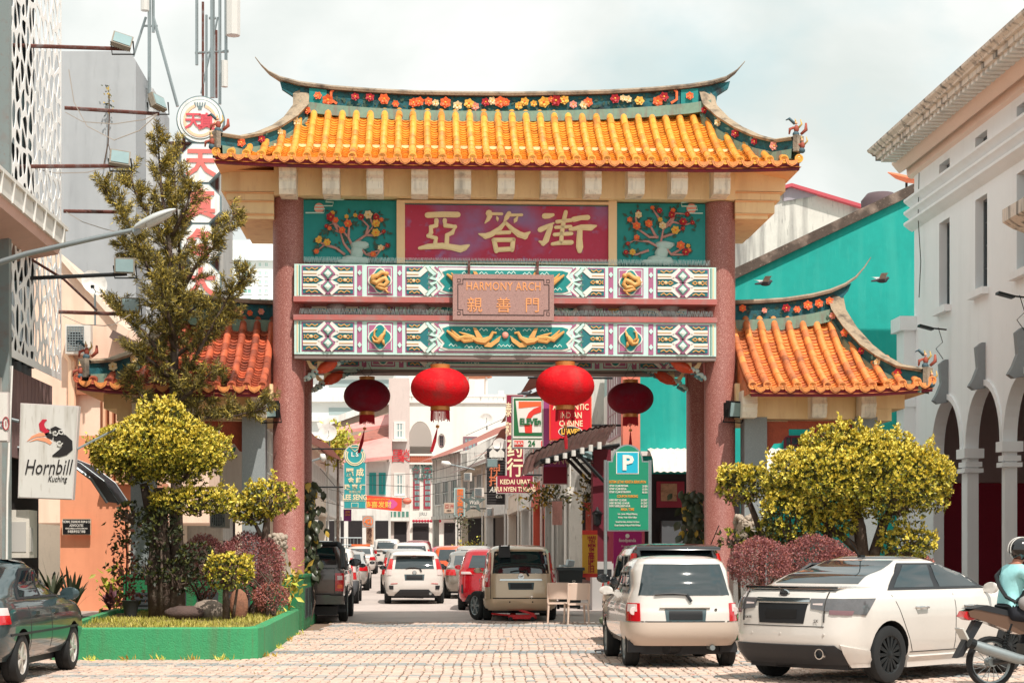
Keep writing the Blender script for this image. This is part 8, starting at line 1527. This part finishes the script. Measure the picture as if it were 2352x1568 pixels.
put(t, q, k, 'Hornbill', 110, 1072, 36, dk_l, .66, .0, shear=.3); put(t, q, k, 'Kuching', 132, 1101, 14, dk_l, .7, .0, shear=.3); b = MB(); b.tube([(-.9, .07, 1.4), (-.5, .07, 1.3)], .03, 6); x, z = q(180, 990); b.tube([(x-.05, .07, z-.3), (x+.5, 1.2, z+.2)], .02, 5); b.build('bracket_arm', steel, t)
t, q, k = board('black law office plate with white lettering on the orange wall', 143, 1190, 209, 1228, 41.3, mat('plate_black', '#1a1819', .4), mat('plate_rim', '#d8b090', .6), .05, edge=.02, name='name_plate')
for tx, py, h in (('THOMAS, SHANKAR RAM & CO.', 1198, 6), ('ADVOCATES', 1206, 6), ('PENGUAMBELA & PENGUAMCARA', 1213, 3.6), ('多瑪斯商客隆律師館', 1220, 5)): put(t, q, k, tx, 176, py, h, white_l, .56 if h > 4 and py < 1200 else .66, .01)
t, q, k = board('white sign end with a red number one at the left edge', -40, 900, 19, 1014, 27.5, s_w, edge_w, .12, edge=.02); put(t, q, k, 'G', 2, 975, 16, mat('letter_grey', '#7d8286', .6), 1, .04); b = MB(); strip_xz(b, [((14-(-10.5))*k+.05*math.cos(a), (1014-972)*k+.1*math.sin(a)) for a in np.linspace(0, 6.28, 17)], .012, -.03, -.015); b.build('ring', lr, t); put(t, q, k, '1', 14, 972, 11, lr, .8, .02); bars(t, .3, .7, -1, 0)
t, q, k = board('white hanging banner with green brush marks behind the left gate post', 505, 985, 556, 1140, 38.6, s_w, None, .03, name='banner', cat='banner', edge=0); [flat(t, q, 'print_mark', mat('print_green', '#2f8f7c', .6), p_) for p_ in ([(508,1015),(526,1008),(540,1012),(528,1022),(512,1024)], [(524,1030),(542,1026),(540,1036),(522,1040)])]
# signs far up the street
t, q, k = board('teal jewellery shop sign with round emblem, English and Chinese lettering', 789, 1020, 841, 1168, 64, mat('sign_teal', '#2da0a4', .55, var=.1, streak=1, dirt='#1f7f88', damt=.4), edge_w, .2, [(789,1168),(841,1168),(841,1064)]+[(815+26*math.cos(a), 1046-26*math.sin(a)) for a in np.linspace(-.75, math.pi+.75, 15)]+[(789,1064)], edge=.03)
b = MB(); [strip_xz(b, x_2, .04, -.03, -.013) for x_2 in [[((815+r*math.cos(a)-815)*k, (1168-1046+r*math.sin(a))*k) for a in np.linspace(2.6, 6.8, 13)] for r in (22, 18)]]; x, z = q(815, 1027); strip_xz(b, [(x-.18, z), (x-.1, z+.1), (x+.1, z+.1), (x+.18, z), (x, z-.15), (x-.18, z), (x+.18, z)], .03, -.03, -.013); b.build('emblem', cream_l, t)
put(t, q, k, 'L S', 815, 1043, 10, white_l, 1.0, .05)
for tx, py, h, sx in (('麗 成', 1084, 14, .95), ('金 飾', 1102, 10, 1), ('珠 寶 行', 1118, 10, 1), ('有限公司', 1129, 5, 1), ('LEE SENG', 1141, 12, .8), ('JEWELLERS & GOLDSMITH SDN. BHD.', 1150, 3.5, .7)): put(t, q, k, tx, 815, py, h, cream_l, sx, .04 if h > 9 else .0)
flat(t, q, 'framed_mark', cream_l, [(807,1165),(823,1165),(823,1154),(807,1154)]); flat(t, q, 'framed_mark', MATS['sign_teal'], [(808,1164),(822,1164),(822,1155),(808,1155)], 2); bars(t, .8, 2.2, -1.6, 0)
t, q, k = board('small purple sign under the teal jewellery sign', 789, 1169, 807, 1196, 65, mat('sign_purple', '#7d2a70', .6), None, .1, edge=.02); put(t, q, k, 'GEMINI', 798, 1182, 4, am_, .7); put(t, q, k, '沈輝', 798, 1175, 4, am_, 1)
t, q, k = board('orange-red festival banner slung across the street with gold roundels', 841, 1136, 923, 1172, 82, mat('banner_orange_red', '#e84e34', .6), None, .03, [(841,1166),(922,1174),(923,1143),(841,1137)], name='banner', cat='banner', edge=0); gd = mat('print_gold', '#f2c85a', .6)
put(t, q, k, '恭喜发财', 868, 1158, 11, gd, 1.05, .02); put(t, q, k, 'HAPPY CHINESE NEW YEAR', 868, 1146, 4, gd, .8); flat(t, q, 'print_flower', mat('print_pink', '#d85a9a', .6), [(900+11*math.cos(a)*(1+.2*math.cos(3*a)), 1157+11*math.sin(a)) for a in np.linspace(0, 6.28, 17)[:-1]])
b = MB(); [b.tube([q_2, q_3], .012, 4) for q_2, q_3 in (((-.84, 0, .65), (-2.6, 0, 1.0)), ((.84, 0, .55), (3.0, 0, .9)))]; b.build('cord', black_metal, t)
t = thing('lantern', 'small pale pink paper lantern beside the festival banner', 'lantern', P(935, 1150, 84)); b = MB(); b.ball((0,0,0), .22, .22, .16, 14, 9); b.build('shade', mat('lantern_pink', '#f2846e', .6), t, smooth=True); b = MB(); b.tube([(0,0,.16),(0,0,.8)], .01, 4); b.build('string', black_metal, t)
t, q, k = board('grey square sign with orange ring and number forty-two', 832, 1183, 858, 1211, 96, mat('sign_greyish', '#a9a49e', .7), None, .1, edge=.02); o = [(845+12*math.cos(a), 1197+12*math.sin(a)) for a in np.linspace(0, 6.28, 21)[:-1]]; flat(t, q, 'ring', mat('letter_orange', '#f07a34', .6), o); flat(t, q, 'ring_inner', MATS['sign_greyish'], [(845+(a-845)*.86, 1197+(c_-1197)*.86) for a, c_ in o], 2); put(t, q, k, '42', 845, 1197, 12, MATS['letter_orange'], .9, .06).location.y = -.05
t, q, k = board('tan vertical shop board with three dark characters under the number sign', 841, 1211, 858, 1250, 96.5, mat('sign_tan', '#c9a58a', .7), None, .1, edge=.02); [put(t, q, k, ch, 849, py, 10, mat('letter_brown', '#6b4038', .6), .9, .02, 'character') for ch, py in (('源', 1218), ('發', 1230), ('傢', 1243))]
t, q, k = board('grey upright medicine sign with four orange characters, right row', 1043, 1120, 1068, 1185, 90, mat('sign_slate', '#8c908c', .7), mat('sign_edge_mint', '#a9c4c0', .6), .5, edge=.06); [put(t, q, k, ch, 1057, py, 12, MATS['letter_orange'], .9, .02, 'character') for ch, py in (('國', 1130), ('安', 1146), ('藥', 1161), ('行', 1176))]; bars(t, .4, 1.2, 0, 1.6)
t, q, k = board('small tan sign with two red characters and dark lettering', 1020, 1154, 1044, 1178, 94, mat('sign_tan2', '#cbb49e', .7), None, .1, edge=.02); put(t, q, k, '亞洲', 1032, 1162, 8, lr, 1, .0); put(t, q, k, 'ASIA', 1031, 1172, 5, dk_l, .8, .03)
t, q, k = board('pale cafe sign with thin dark lettering below the clan hall windows', 958, 1172, 986, 1190, 128, s_w, None, .12, edge=.02); put(t, q, k, 'JIRU', 972, 1181, 8, mat('letter_grey', '#7d8286'), .9)
t, q, k = board('black slatted sign with tea house mark and orange characters, right row', 1118, 1030, 1160, 1158, 66, mat('slat_black', '#2d2b2e', .6), None, .03, edge=.3)
b = MB(); [b.box(-.34, .34, -.05, -.013, .05+.1*i, .1+.1*i) for i in range(20)]; b.build('slats', mat('slat_dark', '#3c3838', .6), t); flat(t, q, 'house_mark', s_w, [(1124,1050),(1158,1050),(1158,1038),(1150,1030),(1142,1038),(1132,1030),(1124,1038)], 9); put(t, q, k, 'Tea Garden', 1141, 1053, 7, white_l, .6, .0).location.y = -.12
for ch, py in (('神', 1075), ('捨', 1102)): put(t, q, k, ch, 1136, py, 21, mat('letter_terracotta', '#d9764e', .6), .95, .02, 'character').location.y = -.06
put(t, q, k, 'Alo', 1134, 1124, 13, white_l, .8, .0, shear=.3).location.y = -.06; put(t, q, k, 'Cafe', 1146, 1140, 7, white_l, .8, .02).location.y = -.06; bars(t, .5, 1.6, 0, 2)
o = [(1087+(31 if i % 2 == 0 else 13)*math.sin(2*math.pi*i/10), 1153-(28 if i % 2 == 0 else 12)*math.cos(2*math.pi*i/10)) for i in range(10)]
t, q, k = board('grey-green star shaped sign hanging in the right row', 1056, 1125, 1118, 1181, 72, mat('sign_star', '#5f6f6c', .6), None, .1, o, edge=.03); put(t, q, k, 'The', 1087, 1143, 5, white_l, .8); put(t, q, k, 'Walk', 1089, 1153, 10, white_l, .8, .0, shear=.2); put(t, q, k, 'BISTRO', 1087, 1163, 4, white_l, .8)
# curved tiled awning of the corner coffee shop with its struts, floodlight on top
an = thing('awning', 'curved mauve corrugated awning on black struts in front of the right row', 'awning', P(1400, 1060, 46), STREET); awm = mat('awning_mauve', '#cdb8b4', .7, var=.15, scale=3, dirt='#7d6468', damt=.4, dscale=2); b = MB(); kk = 46/F; rows_ = []
for i in range(31):
    f_ = i/30; x = -(1400-1203)*kk+(1400-1203)*kk*f_; dz = .045 if i % 2 else 0; h = (1085-(1101-68*math.sin(f_*1.5)))*kk
    rows_.append([(x, y, h+dz+.4*(1-((y+1.6)/3.2)**2)-.15) for y in np.linspace(-1.6, 1.5, 6)])
b.grid(rows_); b.grid([[(x, y, z-.05) for x, y, z in r] for r in rows_]); b.build('sheet', awm, an); b = MB()
for yy in (-1.5, 0, 1.4): b.tube([(-1.9, yy, -.05), (-1.0, yy, .2), (.1, yy, .35)], .05, 6); b.tube([(-1.0, yy, .15), (.1, yy, -1.0)], .05, 6)
b.tube([(-1.9, -1.5, -.05), (-1.9, 1.4, -.05)], .05, 6); b.build('struts', black_metal, an); b = MB(); [b.tube([(-1.75+.22*j, -1.55, -.12+.06*j), (-1.75+.22*j, -1.55, -.0+.07*j)], .06, 8) for j in range(7)]; b.build('pipe_ends', white_paint, an)
floodlamp('black floodlight standing on the mauve corrugated awning', P(1345, 1045, 44.6), (-.5, .25, .35), .85); floodlamp('pale floodlight on an arm below the maroon medicine sign', P(1130, 1063, 60), (.2, 0, .2), .9, m=steel)
# gateway floodlights
for label, px, py, yl, rz in (('black ribbed floodlight on the right granite pillar', 1690, 940, -.5, .5), ('black floodlight on the left gate beside the granite pillar', 616, 940, -.55, -.4)):
    x, z = AR.fy(px, py, yl); t = floodlamp(label, AR.w(x, yl, z), (.15, 0, 0), 1.05, rz=STREET+rz); b = MB(); b.tube([(0, .1, 0), (.0, .35, .05), (.05, .5, 0)], .03, 5); b.obox((0, .22, .02), .2, .2, .26); b.build('ballast', black_metal, t)
# rusty booms carrying floodlights out from the screen building
def boom(label, x0, y0, x1, y1, Y, lamp=None, m=rust):
    o = P(x0, y0, Y); t = thing('boom', label, 'boom', o); e = P(x1, y1, Y+.4)-o; b = MB(); n = e.normalized(); b.tube([(0,0,0), e], .035, 6); b.build('arm', m, t)
    if lamp: floodlamp(lamp[0], P(lamp[1], lamp[2], Y+.3), lamp[3], .85, 'floodlights on rusty booms', mat('lamp_grey', '#8d8578', .7, dirt='#5b4a3c', damt=.5, dscale=6), rz=0)
boom('rusty boom, highest of those on the screen building', -20, 103, 290, 113, 30.5, ('weathered floodlight on the highest rusty boom', 280, 95, (-.5, .25, .3)))
boom('rusty boom crossing the grey tower to the second floodlight', 148, 248, 366, 262, 32.5, ('weathered floodlight on the second rusty boom seen edge-on', 362, 235, (-.4, .1, 1.1))); boom('rusty boom at mid height of the screen', -20, 383, 288, 381, 30.5, ('weathered floodlight on the third rusty boom', 275, 364, (-.3, .1, .3)))
boom('thin greenish boom across the lower grey tower', 146, 485, 268, 487, 33); boom('black boom below the street lamp arm with a slanting stay', 24, 641, 292, 629, 30.5, ('rusty floodlight half lost in the conifer', 286, 610, (.1, 0, .2)), black_metal); boom('rusty boom under the white satellite dish', 130, 716, 302, 722, 33, ('small tan lamp box at the end of the lowest boom', 300, 700, (.1,0,.2)))
t = thing('stay', 'slanting rusty stay from screen to the lowest boom', 'stay', P(30, 570, 30.6)); b = MB(); b.tube([(0,0,0), P(145,640,30.8)-P(30,570,30.6)], .025, 5); b.tube([P(145,640,30.8)-P(30,570,30.6), P(222,712,32.8)-P(30,570,30.6)], .025, 5); b.build('rod', rust, t)
t = thing('cable', 'slack cables looping between the rusty booms', 'cable', P(150, 250, 32.4)); o = P(150, 250, 32.4); b = MB()
for l_ in ([(158,160),(170,235),(200,290),(262,322),(320,300),(362,262)], [(150,258),(190,280),(262,285),(330,275),(360,262)], [(152,487),(190,510),(240,526),(300,540)], [(60,384),(130,398),(200,396),(250,384)], [(145,725),(190,745),(240,748),(262,745),(300,722)]): b.tube([P(a, c_, 32.4)-o for a, c_ in l_], .010, 4)
b.build('wire', mat('wire_grey', '#a39a90', .7), t)
# street lamp reaching in from the left
Yl_ = 25.5; sl_ = thing('street_lamp', 'street lamp arm and long grey lamp head reaching in from the left', 'street lamp', (PX(-150, Yl_), Yl_, 0)); o = Vector(sl_.location); L_ = lambda a, c_, d=0: P(a, c_, Yl_+d)-o
b = MB(); b.tube([(0,0,0), (0,0,4.9), (0, 0, 6.0)], [.09, .07, .06], 10); b.build('pole', steel, sl_, smooth=40); b = MB(); b.tube([(0, 0, 5.6), L_(-60, 622), L_(60, 583), L_(200, 551), L_(312, 527)], [.05, .05, .042, .038, .035], 10); b.build('arm', steel, sl_, smooth=40)
a, c_ = L_(312, 531), L_(404, 487); d = (c_-a); ln = d.length; b = MB(); rows_ = []
for i in range(9): f_ = i/8; w = .15*math.sin(math.pi*(.18+.80*f_))**.6; p = a+d*f_; rows_.append([p+Vector((0, w*math.cos(t_), .035+ (w*.62*math.sin(t_) if math.sin(t_) > 0 else w*.25*math.sin(t_)))) for t_ in np.linspace(0, 2*math.pi, 13)])
b.grid(rows_); b.build('lamp_head', mat('lamp_head_grey', '#c3c8c6', .4, var=.05), sl_, smooth=True); b = MB(); rows_ = []
for i in range(7): f_ = .3+.62*i/6; w = .12*math.sin(math.pi*(.2+.76*f_))**.6; p = a+d*f_; rows_.append([p+Vector((0, w*math.cos(t_), .03-w*.5*math.sin(t_)-.02)) for t_ in np.linspace(0, math.pi, 7)])
b.grid(rows_); b.build('lamp_glass', mat('lamp_glass', '#b9bdb8', .15), sl_, smooth=True); b = MB(); b.tube([a-d*.06, a+d*.1], .06, 10); b.build('collar', steel, sl_)
# ---------------------------------------------------------------- small things
ch_m = mat('chair_plastic', '#e9cfbd', .5)
def chair(label, px, Y, rz):
    t = thing('plastic_chair', label, 'chair', (PX(px, Y), Y, 0), rz, 'white plastic chairs'); w = .23
    for sx in (-1, 1):
        for sy in (-1, 1): b = MB(); b.tube([(sx*w, sy*.21, 0), (sx*(w-.02), sy*.2, .44)], [.017, .024], 6); b.build('leg', ch_m, t)
    b = MB(); b.grid([[(x, y, .45-.03*(1-(x/w)**2)*(1-(y/.23)**2)) for x in np.linspace(-w, w, 5)] for y in np.linspace(-.23, .23, 5)]); b.grid([[(x, y, .425) for x in np.linspace(-w, w, 3)] for y in (-.23, .23)]); b.box(-w, w, -.235, -.2, .41, .45); b.build('seat', ch_m, t)
    b = MB(); b.grid([[(x, -.23-.05*f_+.05*(x/w)**2, .52+.34*f_) for x in np.linspace(-w, w, 7)] for f_ in (0, .3, .6, 1)]); b.grid([[(x, -.25-.05*f_+.05*(x/w)**2, .52+.34*f_) for x in np.linspace(-w, w, 7)] for f_ in (0, .3, .6, 1)]); b.build('backrest', ch_m, t, smooth=True)
    b = MB(); [b.tube([(s*w, -.21, .44), (s*w, -.25, .86)], .02, 6) for s in (-1, 1)]; b.tube([(-w, -.25, .86), (0, -.285, .865), (w, -.25, .86)], .018, 6); b.build('back_frame', ch_m, t)
chair('white plastic chair nearer the camera, right of the pair', 1324, 37.2, STREET+.12); chair('white plastic chair half hidden behind the nearer one', 1282, 37.9, STREET-.05)
t = thing('wheelie_bin', 'dark grey wheelie bin with white number eight behind the chairs', 'bin', (PX(1308, 42.2), 42.2, .15), STREET); gm = mat('bin_grey', '#3f4648', .6, var=.08); b = MB(); b.add([(-.24,-.25,.05),(.24,-.25,.05),(.24,.25,.05),(-.24,.25,.05),(-.3,-.33,.95),(.3,-.33,.95),(.3,.33,.95),(-.3,.33,.95)], [(0,3,2,1),(4,5,6,7),(0,1,5,4),(1,2,6,5),(2,3,7,6),(3,0,4,7)]); b.build('body', gm, t); b = MB(); b.prism([(-.36,.95),(.36,.95),(.34,1.02),(-.34,1.02)], -.34, .34, 'x'); b.build('lid', gm, t); text('8', .14, white_l, t, (.08, -.305, .66)); b = MB(); [b.lathe([(0,-.03),(.1,-.03),(.1,.03),(0,.03)], (s*.25, .3, .1), 12, 'x') for s in (-1, 1)]; b.build('wheels', rubber, t)
t = thing('papers', 'bundle of papers and a blue packet lying on the bin lid', 'papers', (PX(1300, 42.2), 42.2, 1.18)); b = MB(); b.obox((0,0,.03), .3, .2, .05, (0,0,.3)); b.obox((.1,-.05,.1), .18, .1, .14, (.2,.1,.5)); b.build('sheets', mat('paper_blue', '#cfdde0', .7), t)
t = thing('bollard', 'thin red and white striped post by the parking sign', 'bollard', (PX(1392, 36.6), 36.6, 0)); b = MB(); b.tube([(0,0,0),(0,0,1.0)], .03, 8); b.build('post', rust, t); b = MB(); [b.obox((x, -.03, .9), .05, .02, .22, (0, r_, 0)) for x, r_ in ((-.05, .2), (.05, -.2))]; b.build('stripe', s_rd, t)
t = thing('kerb_stone', 'mossy stone block at the foot of the striped post', 'stone', (PX(1402, 36.4), 36.4, 0)); b = MB(); b.ball((0,0,.1), .26, .2, .13, 8, 5, .1); b.build('block', mat('moss_stone', '#7d8a70', .9, var=.25, scale=5, dirt='#8d5a50', damt=.5, dscale=4), t)
t = thing('wall_lantern', 'black carriage lantern on the maroon pier beside the yellow banner', 'lamp', P(1372, 1190, 45), STREET); b = MB(); b.lathe([(.02,-.2),(.09,-.15),(.12,.1),(.16,.12),(.05,.22),(.02,.3)], n=6); b.build('frame', black_metal, t); b = MB(); b.lathe([(.08,-.14),(.112,.09)], n=6); b.build('pane', glass_lt, t); b = MB(); b.tube([(0,0,.2),(0,.2,.25),(.1,.3,.0)], .015, 5); b.build('arm', black_metal, t)
fy_ = Fr(PX(1376, 45.2), 45.2, 0, STREET); t = thing('pier', 'maroon painted pier with white tiled foot at the corner coffee shop', 'pillar', fy_.o, STREET); b = MB(); b.box(-.17, .3, -.1, .4, 1.3, 4.2); b.build('shaft', maroon, t); b = MB(); b.box(-.19, .32, -.12, .42, 0, .9); b.box(-.19, .32, -.12, .42, 1.1, 1.3); b.build('tiled_foot', mat('tile_greyish', '#b9b6b4', .5), t); b = MB(); b.box(-.185, .315, -.115, .415, .9, 1.1); b.build('dark_band', plastic_dk, t)
fb_ = Fr(PX(1450, 45.6), 45.6, 0, STREET); t = thing('shop_wall', 'maroon shop wall with grey tiled dado behind the parking sign', 'wall', fb_.o, STREET); b = MB(); b.box(-.75, .35, 0, .2, 1.25, 3.7); b.build('wall', maroon, t); b = MB(); b.box(-.75, .35, -.02, .2, 0, 1.25); b.build('dado', mat('tile_greyish', ''), t)
def pigeon(label, px, py, Y, fly, yaw):
    t = thing('pigeon', label, 'pigeon', P(px, py, Y), yaw); t.scale = (.8,)*3; b = MB(); b.ball((0,0,0), .17, .065, .07, 10, 7); b.ball((.17,0,.07), .045, n=8, m=6); b.tube([(.12,0,.02),(.17,0,.07)], [.05,.035], 7); b.tube([(-.13,0,0),(-.3,0,-.03)], [.045,.02], 5); b.build('body', mat('pigeon_grey', '#4a4c52', .7, var=.2, scale=20), t, smooth=True); b = MB(); b.tube([(.2,0,.07),(.235,0,.06)], [.014,.003], 5); b.build('beak', black_metal, t)
    b = MB()
    for s in (-1, 1):
        if fly: b.grid([[(.09-.02*i, s*(.04+.11*i), .03+.07*i-.01*i*i), (-.1-.02*i, s*(.04+.11*i), .02+.07*i-.01*i*i)] for i in range(4)])
        else: b.grid([[(.1-.09*i, s*.066, .03-.01*i), (.08-.09*i, s*.062, -.04+.01*i)] for i in range(4)])
    b.build('wing', mat('pigeon_wing', '#c9c9c6', .7, var=.3, scale=15) if fly else MATS['pigeon_grey'], t)
    if not fly: b = MB(); [b.tube([(.0, s*.03, -.06), (.01, s*.03, -.13)], .008, 4) for s in (-1, 1)]; b.build('legs', coral_wall, t)
pigeon('pigeon flying low over the right gate, near the granite pillar', 1757, 651, 38, True, .3); pigeon('pigeon flying before the teal wall beside the swallowtail tip', 2025, 644, 38, True, .2); pigeon('dark pigeon perched on the left gate ridge', 523, 672, 36.2, False, .2); pigeon('grey pigeon perched on the convenience store sign', 1208, 903, 49, False, 0)
# clutter on the right row
ac_f = Fr(PX(1120, 70), 70, 0, STREET)
for label, r_ in (('grey air conditioner unit under the black slatted sign', (1118, 1166, 1134, 1186)), ('pale air conditioner unit beside the star sign', (1090, 1120, 1112, 1140)), ('white air conditioner box above the star sign', (1066, 1085, 1084, 1104))): ac_unit(label, ac_f, *r_, -.3)
ac_unit('air conditioner unit beside the left gate post', Fr(PX(495, 37.5), 37.5, 0, STREET), 482, 1175, 528, 1212, 0)
for label, px, py, Y, s in (('white satellite dish above the tiled eaves, right row', 1118, 965, 76, .4), ('second satellite dish lower on the right row', 1150, 1022, 74, .4), ('white satellite dish on the roof left of the jewellery sign', 756, 995, 70, .5)):
    t = thing('satellite_dish', label, 'satellite dish', P(px, py, Y)); b = MB(); b.lathe([(0,0),(.5*s,.08*s),(.8*s,.22*s),(.82*s,.24*s),(.5*s,.12*s),(.01,.05*s)], n=18); b.v = [(x*.9-z*.4, -z*.8+y*.25, y*.85+z*.3) for x, y, z in b.v]; b.build('dish', MATS['dish_white'], t, smooth=50); b = MB(); b.tube([(0,.1,0),(0,.2,-1.0*s)], .03, 5); b.tube([(0,0,-.3*s),(0,-.6*s,.1)], .015, 4); b.build('mast', steel, t)
def vine(label, px, py, Y, w, h, n, mats): t = thing('hanging_plant', label, 'plant', P(px, py, Y)); link(leafmesh('leaves', NR.normal(size=(n,3))*np.array([w, .15, h]), NR.normal(size=(n,3))+np.array([0,-.2,-.3]), .16, mats, (NR.rand(n) < .35).astype(int)), 'leaves', t); b = MB(); [b.tube([(U(-w,w), 0, h), (U(-w,w), -.1, -h)], .012, 4) for _ in range(4)]; b.build('stems', bark, t)
vine('dry creeper hanging under the mauve sign', 1258, 1135, 48, .36, .2, 260, [L_old, L_ye]); vine('dark plant hanging below the grey upright sign', 1062, 1200, 88, .25, .3, 120, [L_dk, L_old]); vine('creeper trailing under the mauve awning', 1352, 1125, 46, .15, .3, 90, [L_old, L_ye])
t = thing('flowering_shrub', 'yellow flowering shrub above the roofs of the right-hand cars', 'shrub', (PX(1078, 68), 68, gz(68))); n = 700; link(leafmesh('crown', NR.normal(size=(n,3))*np.array([.35,.3,.22])+np.array([0,0,1.3]), NR.normal(size=(n,3))+np.array([0,-.2,.5]), .13, [L_lime, L_old], (NR.rand(n)<.25).astype(int)), 'crown', t); b = MB(); b.lathe([(.3,0),(.4,.7),(.36,.72),(.3,.6)], n=10); b.tube([(0,0,.5),(0,0,1.3)], .04, 6); b.build('tub', concrete, t)
t = thing('roof_tree', 'yellow-green tree top over the left roofs beside the jewellery sign', 'tree', (PX(776, 100), 100, gz(100))); n = 900; link(leafmesh('crown', NR.normal(size=(n,3))*np.array([.45,.4,.5])+np.array([0,0,7.2]), NR.normal(size=(n,3))+np.array([0,-.2,.5]), .28, [L_lime, L_gold2], (NR.rand(n)<.35).astype(int)), 'crown', t); b = MB(); b.tube([(0,0,0),(0,0,7)], [.12,.05], 6); b.build('trunk', bark, t)
for label, px0, py0, px1, py1, Y, m_ in (('pale street lamp head on an arm from the right row', 1090, 1078, 1014, 1062, 96, steel), ('pale street lamp head reaching over the left lane', 705, 1062, 748, 1048, 62, steel)):
    o = P(px0, py0, Y); t = thing('street_lamp', label, 'street lamp', o); e = P(px1, py1, Y)-o; b = MB(); b.tube([(0,0,0), e*.75], .04, 6); b.build('arm', m_, t); b = MB(); b.tube([e*.72, e*.8, e], [.08,.16,.1], 8); b.build('lamp_head', white_paint, t, smooth=True)
ps_f = Fr(PX(1280, 47.5), 47.5, 0, STREET); t = thing('poster', 'torn pale pink poster hung in front of the right row', 'poster', ps_f.w(0, 0, PZ(1205, 47.5)), STREET); b = MB(); b.grid([[(x, .03*math.sin(x*9+z*4), z) for x in np.linspace(-.14, .14, 5)] for z in np.linspace(0, .65, 5)]); b.build('sheet', mat('poster_pink', '#e0b0a6', .8, var=.25, scale=6), t); b = MB(); b.tube([(-.2,.02,.66),(.2,.02,.66)], .012, 4); b.build('rod', steel, t)
t = thing('cable', 'overhead cables strung across the street beyond the gateway', 'cable', P(960, 1080, 90)); o = P(960, 1080, 90); b = MB()
for l_ in ([(735,1062),(850,1092),(980,1086),(1110,1050)], [(738,1150),(800,1165)], [(840,1112),(960,1118),(1130,1085)], [(735,1075),(790,1140)], [(1150,1000),(1060,1090),(990,1100)], [(1070,1000),(1160,960)]): b.tube([P(a, c_, 90)-o for a, c_ in l_], .016, 4)
b.build('wire', black_metal, t)
t = thing('manhole_cover', 'round dark iron cover set in the paving by the road', 'manhole cover', (PX(1402, 26.9), 26.9, .004)); b = MB(); b.lathe([(0,0),(.25,0),(.25,.012),(.2,.016),(0,.016)], n=20); b.build('cover', plastic_dk, t)
n = 900; xx = NR.uniform(-4.3, 4.5, n); yy = NR.uniform(21, 38, n); m_ = (np.abs(xx+3.6+.05*(yy-25)) < .5) | (NR.rand(n) < .25); xx, yy = xx[m_], yy[m_]; n = len(xx); link(leafmesh('fallen_leaves', np.stack([xx, yy, np.full(n, .014)], 1), np.stack([NR.normal(size=n), NR.normal(size=n), NR.uniform(0, .3, n)], 1), .05, [L_ye, L_pur2], (NR.rand(n)<.3).astype(int), nrm=np.array([0,0,1.])), 'fallen_leaves', kind='stuff')
bpy.data.scenes.remove(TS)
